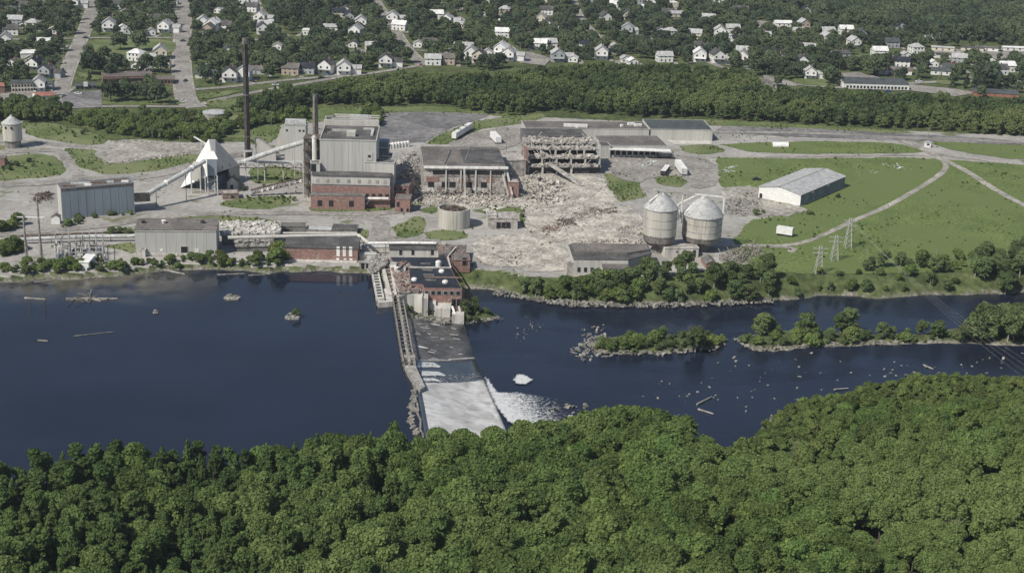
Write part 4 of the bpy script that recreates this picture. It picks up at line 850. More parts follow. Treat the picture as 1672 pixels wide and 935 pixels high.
# pier that parts the two halves
MB().prism([(p.x, p.y) for p in (P(660, 592, 0), P(666, 606, 0), P(686, 634, 0), P(694, 629, 0), P(680, 598, 0), P(676, 580, 0), P(660, 578, 0))], -9, -.3).build('pier', 'concrete', dm)
MB().box(P(667, 586, 0), 4.5, 3, -.28, 1.1, .1).build('gate_block', 'grey_timber', dm)
# broken timber crib and flashboards along the nearer crest
b = MB()
for i in range(34):
    t = 1.95+3*i/34; p0 = dpt(min(t, 4.9), 0, .1); q0 = dpt(min(t+.09, 4.95), 0, .1); j = mnoise.noise(Vector((t*3, 1, 1)))
    b.bar(p0+Vector((-.9+j, 0, -.1)), q0+Vector((-.9+j*.6, 0, 0)), .55, .5)
b.build('timber_crest', 'timber', dm)
for i in range(14):
    v_ = 640+5.2*i; u_ = float(np.interp(v_, [640, 668, 690, 712], [679, 676, 675, 683]))-random.uniform(0, 5); b = MB(); [b.chunk(P(u_+random.uniform(-2, 2), v_+random.uniform(-2, 2), ZU), random.uniform(.5, 1.3)) for k in range(5)]; tag(b.build('boulder', 'rock' if i % 3 else 'timber'), 'rough grey boulder beside the near half of the dam crest, in the upper river', 'boulder', 'boulders beside the near half of the dam')
wk = thing('dam_walkway', 'narrow timber walkway on posts along the crest of the farther half of the dam', 'walkway', P(658, 540, ZU))
K = [P(649, 482, .8), P(654, 510, .8), P(660, 545, .8), P(664, 570, .8), P(669, 592, .8)]
for off, w, h_, nm, m_ in ((0, .9, .2, 'deck', 'grey_timber'), (-1.9, .35, .35, 'beam', 'timber'), (1.8, .4, .4, 'beam', 'grey_timber')):
    b = MB()
    for a_, c_ in zip(K, K[1:]): b.bar(a_+Vector((off, 0, 0)), c_+Vector((off, 0, 0)), w, h_)
    b.build(nm, m_, wk)
kk = walk(K, 3.6)
for i, p in enumerate(kk):
    MB().bar(Vector((p.x-1.9, p.y, ZU-2)), Vector((p.x-1.9, p.y, 1.6)), .3).build('post', 'timber', wk)
    MB().bar(Vector((p.x-2.1, p.y, .95)), Vector((p.x+2.0, p.y+.5, .95)), .28, .2).build('crosspiece', 'timber', wk)
    if i < len(kk)-1: MB().bar(Vector((p.x-1.9, p.y, 1.5)), kk[i+1]+Vector((-1.9, 0, .7)), .15).build('rail', 'timber', wk)
# foam below the falls
def foam(name, q, cen, lab, z=.38, gain=.30, step=1.0):
    poly = [P(u, v, ZD) for u, v in q]; xs = [p.x for p in poly]; ys = [p.y for p in poly]; X, Y = np.meshgrid(np.arange(min(xs), max(xs)+step, step), np.arange(min(ys), max(ys)+step, step)); d = -sdf(poly, X, Y)
    cx_ = [P(u, v, ZD) for u, v in cen]; D = ldist(cx_, X, Y); b = MB(); nr_, nc_ = X.shape
    wv_ = np.array([[mnoise.noise(Vector((X[i, j]*.5, Y[i, j]*.5, 4)))*.22 for j in range(nc_)] for i in range(nr_)])
    b.v = np.stack([X, Y, np.full(X.shape, ZD+z)+wv_*np.clip(d/3, 0, 1)], -1).reshape(-1, 3).tolist(); e = np.clip(d/3-.35, -.6, .06)-np.clip(D/20, 0, 1.3)*gain+.17
    for i in range(nr_-1):
        for j in range(nc_-1):
            if d[i, j] > -1.5: b.f.append((i*nc_+j, i*nc_+j+1, (i+1)*nc_+j+1, (i+1)*nc_+j))
    o = b.build(name, 'foam_open'); o.data.attributes.new('edge', 'FLOAT', 'POINT').data.foreach_set('value', e.ravel().astype(np.float32)); return tag(o, lab, 'foam', kind='stuff')
foam('foam', [(784, 606), (800, 618), (815, 640), (850, 640), (900, 648), (945, 655), (950, 672), (915, 690), (850, 700), (826, 690), (806, 664), (795, 640)], [(790, 622), (800, 645), (815, 665), (835, 690)], 'fan of white foam and rapids spreading from the foot of the falls', gain=.30)
foam('foam', [(834, 622), (842, 611), (856, 611), (874, 621), (860, 630), (842, 629)], [(840, 621), (866, 621)], 'single white boil of foam in the dark water right of the dam', gain=.0)
# ================================================================ boiler house group
mk('ruin', (.56, .53, .485), var=.5, scale=.45, scale2=2.2, col2=(.22, .19, .17))
BH = None
b, ibr = building('brick_boiler_wing', 'long two-storey brick wing with a pale upper band, in front of the tall boiler house', 'building', (509, 337), (637, 340), 302.5, (511, 289), 'brick', 'grey_roof', par=0,
    wins=row(0, .40, .61, 5, 6.0, 1.1, 1.3)+row(0, .70, .96, 4, 6.0, 1.6, 1.1)+[(0, t, 2.6, 2.0, 2.6, 'glass', 'old_brick') for t in (.07, .16, .29)]+[(0, t, 2.2, 1.4, 1.8, 'glass', None) for t in (.45, .52, .6)])
hb = hgt(509, 337, 288)
bb = MB(); c_ = on(ibr, .5, .55, 0); ang = math.atan2(ibr['ax'].y, ibr['ax'].x)
MB().box(c_, ibr['L']-.6, ibr['d']*.8, ibr['h']+.12, hb, ang).build('upper_band', 'cream_metal', b); MB().box(c_, ibr['L']+.6, ibr['d']*.86, hb+.01, hb+.3, ang).build('band_roof', 'grey_roof', b)
for t_ in (.07, .2, .33, .47, .6, .73, .83, .93):
    MB().box(on(ibr, t_, .15, 0)-ibr['n']*.02, 1.4, .2, ibr['h']+1.0, ibr['h']+2.6, ang).build('panel', 'concrete', b)
MB().box(on(ibr, .0, .0, 0)+ibr['ax']*12+ibr['n']*-2.2, 24, 4, -.3, 6.4, ang).build('front_bay', 'brick', b); MB().box(on(ibr, .0, .0, 0)+ibr['ax']*12+ibr['n']*-2.2, 24.4, 4.3, 6.42, 6.6, ang).build('bay_roof', 'dark_concrete', b)
for t_ in (4, 9, 18): MB().box(on(ibr, 0, 0, 0)+ibr['ax']*t_-ibr['n']*4.25, 2.0, .2, 1.6, 4.2, ang).build('window', 'glass', b)
MB().tube(on(ibr, .69, 0, 4.7)-ibr['n']*1.4, on(ibr, .98, 0, 4.9)-ibr['n']*1.4, .55, n=10).build('duct', 'white_paint', b); MB().tube(on(ibr, .74, 0, 4.4)-ibr['n']*1.4, on(ibr, .70, 0, 2.2)-ibr['n']*2.4, .4, n=8).build('duct', 'pale_tin', b)
bh, ib = building('boiler_house', 'tall pale grey boiler house with a dark flat roof, the biggest block of the mill', 'building', (523, 328), (614, 330), 228.6, (526, 204), 'light_metal', 'grey_roof', par=.5)
a_ = math.atan2(ib['ax'].y, ib['ax'].x)
MB().box(on(ib, .48, .99, 0), ib['L']*1.02, 1.2, ib['h'], ib['h']+2.6, a_).build('parapet_screen', 'cream_metal', bh)
for s_, t_, w_, d_, z_, m_ in ((.35, .35, 13, 2.2, 1.4, 'dark_concrete'), (.38, .6, 11, .7, 1.0, 'cream_metal'), (.53, .3, 4, 3, 2.2, 'cream_metal'), (.9, .5, 1.2, 11, 1.0, 'pale_tin'), (.82, .75, 5, .8, .8, 'cream_metal'), (.08, .5, 2, 4, 1.6, 'dark_steel')):
    MB().box(on(ib, s_, t_, 0), w_, d_, ib['h']+.1, ib['h']+z_, a_).build('roof_box', m_, bh)
f = MB().box(on(ib, .88, 0, 0)-ib['n']*.05, 2.8, .3, 20.0-.4, 23.2, a_).build('vent', 'cream_metal', bh); MB().box(on(ib, .88, 0, 0)-ib['n']*.12, 1.2, .3, 20.8, 22.0, a_).build('opening', 'dark_gap', f)
for k in range(1, 8): MB().box(on(ib, k/8, 0, 0)-ib['n']*.02, .12, .1, 12, ib['h'], a_).build('rib', 'cream_metal', bh)
MB().tube(on(ib, .08, 0, 12.6)-ib['n']*.8, on(ib, .72, 0, 12.6)-ib['n']*.8, .45, n=8).build('pipe', 'oxide', bh)
for s_ in (.2, .32, .45, .62): MB().box(on(ib, s_, 0, 0)-ib['n']*1.0, 2.0, 1.4, 9.5, 11.2, a_).build('machine', 'dark_concrete', bh)
ha = P(533, 203.5, ib['H']); hb_ = P(608, 203.5, ib['H'])
building('boiler_annex', 'dark-roofed block rising behind the tall boiler house', 'building', 0, 0, 0, 0, 'light_metal', 'grey_roof', par=.5, dims=(Vector((ha.x, ha.y+1.2, 0)), Vector((hb_.x, hb_.y+1.2, 0)), 17, ib['H']-.3))
t = thing('roof_rack', 'pale roof rack and ducts on the dark-roofed block behind the boiler house', 'roof rack', Vector((ha.x+12, ha.y+6, ib['H'])))
for k in range(3): MB().bar(Vector((ha.x+2, ha.y+5+k*4.5, ib['H']+2)), Vector((ha.x+24, ha.y+5+k*4.5, ib['H']+2)), .5).build('rail', 'cream_metal', t)
for k in range(4): MB().bar(Vector((ha.x+2+k*7, ha.y+5, ib['H'])), Vector((ha.x+2+k*7, ha.y+5, ib['H']+2)), .3).build('post', 'cream_metal', t)
MB().box((ha.x+14, ha.y+12), 9, 2, ib['H']+.2, ib['H']+2.6).build('box', 'pale_tin', t)
b, ir = building('boiler_extension', 'pale lower block at the front right corner of the tall boiler house', 'building', (596, 330), (643, 332), 265, (597, 259), 'cream_metal', 'dark_concrete', par=.3)
building('boiler_extension', 'small pale block with one dark window at the front left corner of the boiler house', 'building', (508, 330), (523, 330), 267, (509, 262), 'cream_metal', 'dark_concrete', par=.2, wins=[(0, .3, 16, 2.2, 3.2, 'dark_gap', None)])
t = thing('steel_tower', 'dark open steel tower of platforms between the leaning conveyor and the boiler house', 'tower', P(508, 322)); a0 = P(495.5, 322); a1 = P(521, 322); D_ = Vector((0, 9, 0)); HT = hgt(495.5, 322, 226)
for k in range(4):
    for y_ in (0, 1): q_ = a0.lerp(a1, k/3)+D_*y_; MB().bar(q_, q_+Vector((0, 0, HT)), .4).build('column', 'cream_metal' if k == 0 else 'dark_steel', t)
for k in range(5): z_ = HT*(k+1)/5; MB().prism([(p.x, p.y) for p in (a0, a1, a1+D_, a0+D_)], z_-.3, z_).build('platform', 'rust', t)
MB().prism([(p.x, p.y) for p in (a0+D_*.3, a1+D_*.3, a1+D_, a0+D_)], 0, HT-.4).build('machinery', 'oxide', t)
t = thing('vertical_duct', 'white vertical duct at the front of the dark steel tower', 'duct', P(514, 324)); q_ = P(514, 324); z0_ = hgt(514, 324, 262); z1_ = hgt(514, 324, 225); MB().tube(q_+Vector((0, 0, z0_)), q_+Vector((0, 0, z1_)), 1.0, n=14).build('duct', 'white_paint', t); MB().tube(q_+Vector((0, 0, z1_)), q_+Vector((0, 0, z1_+1.2)), 1.2, .6, n=14).build('cap', 'pale_tin', t); MB().bar(q_, q_+Vector((0, 0, z0_)), .4).build('leg', 'dark_steel', t)
def stack(label, u, v, vt, r0, r1, m, bands, capm):
    t = thing('smokestack', label, 'smokestack', P(u, v)); p = P(u, v); h = hgt(u, v, vt)
    MB().lathe(p, [(r0, -.5), (r0+(r1-r0)*.5, h*.5), (r1, h-3)], 24).build('shaft', m, t, smooth=False)
    MB().lathe(p, [(r1*1.02, h-3), (r1*1.02, h)], 24).build('top_band', capm, t); MB().lathe(p, [(r1*.8, h-.2), (r1*.8, h+.02)], 20).build('flue_opening', 'dark_gap', t)
    for z_ in bands: MB().lathe(p, [(r0*1.0, h*z_), (r0*1.12, h*z_+.05), (r0*1.12, h*z_+.5), (r0*1.0, h*z_+.55)], 24).build('ring', capm, t)
    MB().bar(p+Vector((0, -r0-.25, 1)), p+Vector((0, -r1-.25, h-1)), .25, .12).build('ladder', 'rust', t); return t
stack('tall slim dark steel smokestack rising above the tree belt, left of the boiler house', 404.8, 263, 62, 1.5, 1.28, 'dark_steel', (.54, .2), 'oxide')
stack('shorter thick grey concrete smokestack at the back left corner of the boiler house', 516, 296, 153, 1.75, 1.15, 'stack_concrete', (.12,), 'dark_concrete')
t = thing('stack_base', 'pale steel portal frame around the foot of the tall dark smokestack', 'frame', P(409, 266)); 
for du in (-5, 9): MB().bar(P(404.8+du, 266), P(404.8+du, 266)+Vector((0, 0, 6)), .7).build('post', 'pale_tin', t)
MB().bar(P(399.8, 266)+Vector((0, 0, 6)), P(414, 266)+Vector((0, 0, 6)), .8).build('lintel', 'pale_tin', t); MB().prism([(p.x, p.y) for p in (P(401, 262), P(413, 262), P(413, 258), P(401, 258))], 0, 5).build('duct', 'dark_concrete', t)
t = thing('hopper', 'pale tapered steel hopper right of the tall dark smokestack', 'hopper', P(425, 262)); q_ = P(418, 262)
MB().prism([(q_.x, q_.y), (q_.x+10, q_.y), (q_.x+10, q_.y+3), (q_.x, q_.y+3)], 0, 5).build('base', 'light_metal', t); b_ = MB(); b_.v = [(q_.x, q_.y, 5), (q_.x+10, q_.y, 5), (q_.x+10, q_.y+3, 5), (q_.x, q_.y+3, 5), (q_.x-.5, q_.y, 11), (q_.x+1.5, q_.y, 11), (q_.x+1.5, q_.y+3, 11), (q_.x-.5, q_.y+3, 11)]; b_.f = [(0, 1, 5, 4), (1, 2, 6, 5), (2, 3, 7, 6), (3, 0, 4, 7), (4, 5, 6, 7)]; b_.build('slope', 'cream_metal', t)
b, ip_ = building('precipitator', 'grey metal tower with a white top box, left of the boiler house', 'tower', (465, 262), (499.5, 263), 204.5, (466, 198), 'light_metal', 'dark_concrete', par=.2)
a_ = math.atan2(ip_['ax'].y, ip_['ax'].x); MB().box(on(ip_, .5, .45, 0), ip_['L']*.98, 3.5, ip_['h']+.1, ip_['h']+2.2, a_).build('top_box', 'pale_tin', b)
MB().bar(on(ip_, 0, .2, ip_['h']-3)-ip_['ax']*.3, on(ip_, 0, .2, 3)-ip_['ax']*4, .6, 4).build('leg', 'cream_metal', b)
for s_ in (.12, .72, .9): MB().box(on(ip_, s_, 0, 0)-ip_['n']*.05, .9, .2, ip_['h']-3, ip_['h']-2.1, a_).build('hole', 'dark_gap', b)
b, _ = building('brick_wing', 'brick block with a grey roof at the right end of the pale-banded wing', 'building', (638, 331), (667, 332.5), 303, (640, 291), 'brick', 'dark_concrete', par=.3, wins=row(0, .25, .8, 3, 6.5, 1, 1.2))
b, _ = building('brick_wing', 'small low brick block nearest the road at the right end of the mill front', 'building', (645, 346), (669, 347), 325, (642, 317), 'brick', 'dark_concrete', par=.3, wins=[(0, .2, 3.6, 1.2, 2.2, 'glass', None)]+row(0, .45, .85, 2, 1.1, 1.0, 1.4, 'dark_gap'))
# frames and pipes between the boiler house and the ruins
t = thing('pipe_rack', 'tangle of pale pipe racks and platforms at the right side of the boiler house', 'pipe rack', P(628, 300)); q0 = P(616, 303); 
for k in range(4):
    for y_ in (0, 8): p_ = q0+Vector((k*2.7, y_, 0)); MB().bar(p_, p_+Vector((0, 0, 19-3*k)), .35).build('post', 'cream_metal', t)
for k in range(4): z_ = 6+4*k; MB().box((q0.x+4-.5*k, q0.y+4), 9-k, 9, z_-.2, z_+.1).build('platform', 'dark_concrete', t); MB().tube(q0+Vector((-1, -.8, z_+.6)), q0+Vector((9-k, -.8, z_+.6)), .35, n=8).build('pipe', 'pale_tin' if k % 2 else 'cream_metal', t)
MB().box((q0.x+2.5, q0.y+5), 5, 7, 0, 21).build('duct_house', 'grey_metal', t)
t = thing('roof_units', 'row of small white units on the ground behind the pipe racks', 'machinery', P(655, 229)); [MB().lathe(P(636+k*5, 243-k*.6), [(1, 0), (1, 2.6), (.4, 3.2)], 8).build('unit', 'white_paint', t) for k in range(7)]

# ---------------------------------------------------------------- chip house and conveyors
ch = thing('chip_house', 'steep white peaked metal chip house with a tower on legs, left of the tall smokestack', 'building', P(345, 302)); HC = hgt(346, 300, 227)
Wp, Sp, Ep, Np = P(295, 307), P(352, 314), P(391, 295), P(338, 286); Tz = P(346, 300); T1 = Vector((Tz.x-.5, Tz.y-1, HC)); T2 = Vector((Tz.x+1.8, Tz.y+1.5, HC-.5)); z8 = Vector((0, 0, 9)); z7 = Vector((0, 0, 7.5))
def shell(name, pts, m, th=.25):
    pts = [Vector(p) for p in pts]; n_ = (pts[1]-pts[0]).cross(pts[2]-pts[0]).normalized(); k = len(pts); b_ = MB(); b_.v = [tuple(p) for p in pts]+[tuple(p+n_*th) for p in pts]; b_.f = [tuple(range(k, 2*k)), tuple(reversed(range(k)))]+[(i, (i+1) % k, k+(i+1) % k, k+i) for i in range(k)]; return b_.build(name, m, ch)
S8, E7, N7 = Sp+z8, Ep+z7, Np+z7
shell('roof_face', [Wp, S8.lerp(T1, .0), T1], 'white_siding'); shell('roof_face', [S8, E7, T2, T1], 'light_metal'); shell('roof_face', [Wp, T1, T2, N7], 'light_metal'); shell('roof_face', [E7, N7, T2], 'light_metal')  # sun and shade put into the colour: white left face, grey others
MB().prism([(p.x, p.y) for p in (Sp.lerp(Np, .12), Ep.lerp(Np, .1), Np, Wp.lerp(Ep, .25))], 0, 5.5).build('inner_wall', 'grey_metal', ch)
shell('wall_panel', [Ep, Ep+z7, N7, Np], 'light_metal'); shell('wall_panel', [Sp.lerp(Ep, .55)+Vector((0, 0, 2.5)), Ep+Vector((0, 0, 1.5)), E7, S8.lerp(E7, .55)], 'light_metal')
for t_ in (.3, .62): shell('roof_strip', [S8.lerp(E7, t_)+(T1-S8)*.05+Vector((.1, -.2, .25)), S8.lerp(E7, t_+.05)+(T1-S8)*.05+Vector((.1, -.2, .25)), T1.lerp(T2, .5)*.3+S8.lerp(E7, t_+.05)*.7+Vector((.1, -.2, .3)), T1.lerp(T2, .5)*.3+S8.lerp(E7, t_)*.7+Vector((.1, -.2, .3))], 'dark_concrete', .08)
ta, tb = P(340, 319), P(355.5, 319); tz0, tz1 = hgt(340, 319, 287), hgt(340, 319, 260); tdv = Vector((-2.2, 5, 0))
MB().prism([(p.x, p.y) for p in (ta, tb, tb+tdv, ta+tdv)], tz0, tz1).build('tower_box', 'grey_metal', ch)
MB().prism([(p.x, p.y) for p in (ta+Vector((-.08, 0, 0)), ta+Vector((-.02, 0, 0)), ta+tdv+Vector((-.02, 0, 0)), ta+tdv+Vector((-.08, 0, 0)))], tz0, tz1).build('lit_side_panel', 'white_siding', ch)  # sunlight on the tower's left side, painted as a white layer
o_ = Vector((.6, 0, 0)); MB().prism([(p.x, p.y) for p in (ta-o_, tb+o_, tb+o_+tdv, ta-o_+tdv)], tz1+.01, tz1+2.4, top=[tuple((p)[:2]) for p in (ta+tdv*.8, tb+tdv*.8, tb+tdv*1.2, ta+tdv*1.2)]).build('tower_cap', 'white_siding', ch)
for p_ in (ta, tb, ta+tdv, tb+tdv): MB().bar(p_, p_+Vector((0, 0, tz0)), .5).build('leg', 'pale_tin', ch)
for z_ in (3, 6): MB().bar(ta+Vector((0, 0, z_)), tb+Vector((0, 0, z_+1.5)), .25).build('brace', 'pale_tin', ch)
for u_ in (313, 328): MB().bar(P(u_, 315), P(u_, 315)+Vector((0, 0, 13 if u_ > 320 else 10)), .5).build('leg', 'pale_tin', ch)
MB().prism([(p.x, p.y) for p in (P(314, 312), P(327, 313), P(331, 306), P(318, 304))], 5, 12).build('side_bin', 'cream_metal', ch)
building('ruined_hut', 'small pale broken hut with a doorway against the right foot of the peaked chip house', 'hut', (371, 309), (388, 309), 297, (373, 291), 'pale_concrete', 'rust', 'gy', 2.2, doors=[(0, .45, 1.1, 1.2, 2, 'dark_gap', None)])
building('brick_ruin', 'low broken brick wall box in front of the chip house', 'ruin', (364, 326), (390, 325), 317, (362, 311), 'old_brick', 'ruin', par=.3, wins=[(0, .6, 1.2, 1.2, 1.0, 'dark_gap', None)])
c1 = pipe_line('long white tubular conveyor climbing from the slate grey warehouse to the peaked chip house', [pz(238, 318.5, 6.5), pz(271, 299, 10), pz(334, 263, 16.5)], 1.05, 'pale_tin', 22, 'conveyor')
for z_ in ((271, 299, 10), (313, 275, 14.2)): p_ = pz(*z_); d_ = (pz(334, 263, 16.5)-pz(238, 318.5, 6.5)).normalized(); MB().tube(p_-d_*.3, p_+d_*.3, 1.5, n=14).build('flange', 'white_paint', c1)
MB().box(pz(232, 322, 6.4), 6.5, 3.2, 4.8, 8.0, .35).build('end_box', 'dark_steel', c1)
c2 = pipe_line('white tubular conveyor climbing from the chip house to the top of the steel tower', [pz(392, 266, 8), pz(450, 245.5, 17), pz(512, 227, 27)], 1.15, 'pale_tin', 26, 'conveyor', supm='cream_metal')
gb = thing('conveyor_gallery', 'long level steel conveyor gallery on posts between the chip house and the boiler house', 'conveyor', P(440, 294)); g0, g1 = pz(388, 264.5, 9), pz(497, 265, 10)
MB().bar(g0, g1, 2.2, .9).build('deck', 'pale_tin', gb); MB().bar(g0+Vector((0, -.8, -2.6)), g1+Vector((0, -.8, -2.6)), .3).build('lower_chord', 'dark_steel', gb)
for k in range(14): p_ = g0.lerp(g1, k/14); r_ = g0.lerp(g1, (k+1)/14); MB().bar(p_+Vector((0, -.8, -.3 if k % 2 else -2.5)), r_+Vector((0, -.8, -2.5 if k % 2 else -.3)), .2).build('brace', 'dark_steel', gb)
for k in (.12, .4, .68, .95): p_ = g0.lerp(g1, k); MB().bar(Vector((p_.x, p_.y, 0)), p_-Vector((0, 0, .6)), .45).build('post', 'cream_metal', gb)
cl = thing('collapsed_conveyor', 'collapsed rusty conveyor truss sloping down from the brick wing to the weeds', 'conveyor', P(455, 325)); g0, g1 = pz(409, 318, .8), pz(508, 294, 7)
for dy, dz_ in ((0, 0), (1.8, 0), (0, 2.0), (1.8, 2.0)): MB().bar(g0+Vector((0, dy, dz_)), g1+Vector((0, dy, dz_)), .3).build('chord', 'rust', cl)
for k in range(22):
    p_ = g0.lerp(g1, k/22); r_ = g0.lerp(g1, (k+1)/22); MB().bar(p_, r_+Vector((0, 0, 2.0)), .2).build('brace', 'rust', cl)
    if k % 2 == 0: MB().box(p_+Vector((0, .9, 0)), 1.7, 2.2, p_.z+.2, p_.z+1.0, random.uniform(-.3, .3)).build('belt_panel', random.choice(['pale_tin', 'concrete', 'white_siding']), cl)
t = thing('broken_tower', 'small broken white steel head leaning behind the peak of the chip house', 'tower', P(335, 262)); p_ = P(334, 262); MB().box(p_, 3.2, 3, 2, 8.5, .3).build('box', 'pale_concrete', t); MB().bar(p_+Vector((-5, 0, 12)), p_+Vector((1, 0, 8.6)), .7).build('arm', 'white_paint', t)
for x_, z_ in ((-.6, 5), (.5, 6.8), (.1, 3.6)): MB().box(p_+Vector((x_, -1.55, 0)), .9, .3, z_, z_+.9, .3).build('hole', 'dark_gap', t)

# ---------------------------------------------------------------- silos and tanks
def silo(label, u, v, prof, m, rings=(), group=None, cone=None, lowm=None, low=None):
    t = thing('silo', label, 'silo', P(u, v), group); p = P(u, v)
    if low: MB().lathe(p, low, 40).build('hopper_base', lowm, t)
    MB().lathe(p, prof, 48).build('body', m, t)
    MB().lathe(p, cone, 40).build('cone_roof', 'light_roof' if m != 'concrete' else 'pale_concrete', t)
    for r_, z_ in rings: MB().lathe(p, [(r_, z_), (r_+.1, z_+.05), (r_+.1, z_+.35), (r_, z_+.4)], 40, False).build('ring', 'concrete', t)
    return t, p
mk('silo_concrete', (.50, .475, .42), var=.13, scale=.2, streak=9)
sL, pL = silo('left tall concrete silo with a pale cone roof, of the pair by the river', 1074.5, 411, [(6.9, 8), (6.95, 19)], 'silo_concrete', [(6.9, 18.6), (6.9, 15), (6.9, 11.5), (6.9, 8)], 'twin river silos', [(7.2, 19.01), (7.2, 19.3), (4.6, 22.2), (2.2, 24.2), (.3, 25.1)], 'oxide', [(2.8, -.5), (2.8, 3.0), (5.0, 3.5), (6.5, 5.2), (6.88, 7.99)])
sR, pR = silo('right wider concrete silo with a grey cone roof, of the pair by the river', 1143.5, 407, [(8.2, 6.6), (8.25, 15.2)], 'silo_concrete', [(8.2, 14.9), (8.2, 12), (8.2, 9), (8.2, 6.5)], 'twin river silos', [(8.6, 15.21), (8.6, 15.5), (5.6, 19.3), (2.6, 21.9), (.3, 22.8)], 'oxide', [(3.4, -.5), (3.4, 2.6), (6.0, 3.0), (7.8, 4.6), (8.18, 6.59)])
t = thing('silo_catwalk', 'white pipe and catwalk frames over the cone roofs of the twin silos', 'catwalk', P(1110, 408))
Z = Vector((0, 0, 1)); La, Ra = pL+Z*25.6, pR+Z*23.2
for p_, q_ in ((La, pL+Vector((6.8, -2, 18.5))), (La, pL+Vector((-5.6, -3.4, 22))), (La+Vector((.3, 0, .3)), La+Vector((-3.2, -2, 1.5))), (La, pL+Vector((4.5, 6, 22))), (Ra, pR+Vector((-7.6, -3, 17))), (Ra+Vector((-3, 0, .4)), pR+Vector((-8.6, 3, 19.5))), (Ra+Vector((-4, 0, .6)), pR+Vector((8.2, 0, 23.0))), (pR+Vector((8.2, 0, 23.0)), pR+Vector((8.2, 0, 15))), (pR+Vector((-8.6, 3, 19.5)), pL+Vector((6.8, 2, 19.5))), (pR+Vector((-9.3, -3, 17)), pR+Vector((-9.0, -3, 12))), (pR+Vector((-9.0, -2, 23.5)), pR+Vector((-9.6, -2.2, 14))), (pL+Vector((7.2, -2.4, 19)), pL+Vector((7.2, -2.4, 14.5)))):
    MB().bar(p_, q_, .55, .45).build('beam', 'white_paint', t)
building('machine_shed', 'low white shed with dark openings between the feet of the twin silos', 'shed', (1085.5, 421), (1140, 420), 406, (1093, 399), 'pale_concrete', 'concrete', par=.2, wins=[(0, .87, 1.6, 1.2, 3.0, 'dark_gap', None), (0, .35, 2.6, .8, .5, 'dark_gap', None)])
def tank_open(label, u, v, r, h, m, debris=True):
    t = thing('tank', label, 'tank', P(u, v)); p = P(u, v); MB().lathe(p, [(r, -.5), (r, h), (r-.5, h), (r-.5, 1.0)], 48, False).build('wall', m, t); MB().lathe(p, [(r-.5, .6), (r-.5, 1.0)], 32).build('floor', 'dark_concrete', t)
    if debris:
        b_ = MB()
        for k in range(90):
            a_ = random.uniform(0, 6.28); q = random.uniform(0, r-1); b_.chunk((p.x+q*math.cos(a_), p.y+q*math.sin(a_), h-2.2+random.uniform(0, 1.6)), random.uniform(.4, 1.2))
        for k in range(12):
            a_ = random.uniform(0, 6.28); b_.bar((p.x+math.cos(a_)*(r-1), p.y+math.sin(a_)*(r-1), h-.8), (p.x+random.uniform(-2, 2), p.y+random.uniform(-2, 2), h+random.uniform(-.5, .9)), .3)
        tag(b_.build('debris', 'rust', t), kind='stuff')
        MB().lathe(p, [(r-.7, h-3), (.1, h-2)], 24).build('fallen_roof', 'ruin', t)
    return t
tank_open('roofless round concrete tank full of wreckage at the left of the rubble field', 741, 368.5, 7.0, 8.3, 'silo_concrete')
t, _p = silo('lone pale silo with a cone roof on a narrow foot at the far left edge', 21.8, 240, [(4.75, 3.8), (4.75, 12.3)], 'silo_concrete', [(4.75, 12)], None, [(5.0, 12.31), (5.0, 12.6), (.7, 16), (.6, 16.6)], 'oxide', [(3.9, -.5), (3.9, 3.79)])
for a_ in (-1.9, -1.3, -2.6): MB().box((_p.x+4.8*math.cos(a_), _p.y+4.8*math.sin(a_)), .9, .5, 10.3, 11.4, a_+1.57).build('hole', 'dark_gap', t)
MB().box((_p.x+4.4, _p.y+1), 2.5, 2, 12.7, 13.2).build('landing', 'concrete', t)
t = thing('tank', 'wide round concrete tank half hidden by shrubs, left of the tall smokestack', 'tank', P(352, 202)); p = P(352, 202); MB().lathe(p, [(6.6, -.5), (6.6, 6.3)], 48).build('body', 'concrete', t); MB().lathe(p, [(6.9, 6.31), (6.9, 6.7), (3, 7.1), (0.3, 7.2)], 40).build('roof', 'light_roof', t)

# ---------------------------------------------------------------- ruins in the middle
def heap(label, q, n, r0, r1, hmax, m='rubble_chunk', bars=0, name='rubble_heap', cat='rubble', z=0):
    poly = [P(u, v, z) for u, v in q]; X, Y = jgrid(poly, 1.2); d = -sdf(poly, X, Y); w = d/d.max()
    base = MB(); g = jgrid(poly, 1.6); b_ = MB(); ix = RNG.choice(len(X), min(n, len(X)), replace=False)
    for i in ix: b_.chunk((X[i], Y[i], z+hmax*min(1, w[i]*1.3)*random.uniform(.2, 1)*(.6+.8*abs(mnoise.noise(Vector((X[i]*.15, Y[i]*.15, 3)))))), random.uniform(r0, r1)*random.uniform(.5, 1))
    for k in range(bars): i = random.choice(ix); a_ = random.uniform(0, 6.28); l = random.uniform(2, 6); b_.bar((X[i], Y[i], z+.3), (X[i]+l*math.cos(a_), Y[i]+l*math.sin(a_), z+random.uniform(.4, hmax+1.2)), .2)
    return tag(b_.build(name, m), label, cat, kind='stuff')
MILL, i5 = building('wrecked_mill_hall', 'wrecked mill hall with a big brown flat roof and a crumbling pale lower wall', 'ruin', (690, 318), (824, 319), 271, (684, 239), 'ruin', 'brown_roof', par=0,
    wins=[(0, t, 5.0, 2.8, 2.6, 'dark_gap', None) for t in (.10, .265, .36, .56, .74)]+[(0, t, 1.4, 1.5, 1.8, 'dark_gap', None) for t in (.3, .62)]+[(0, t, 3.2, 1.4, 1.4, 'oxide', 'brick') for t in (.2, .48, .86)]+[(0, t, 10.8, 6.2, 1.8, 'dark_gap', None) for t in (.20, .37, .55, .73, .90)]+[(0, .55, 9.0, 30, .7, 'oxide', None)])
a_ = math.atan2(i5['ax'].y, i5['ax'].x); MB().box(on(i5, .52, 0, 0)-i5['n']*.6, i5['L']*1.02, 1.0, i5['h']-.9, i5['h']+.1, a_).build('eave', 'white_paint', MILL)
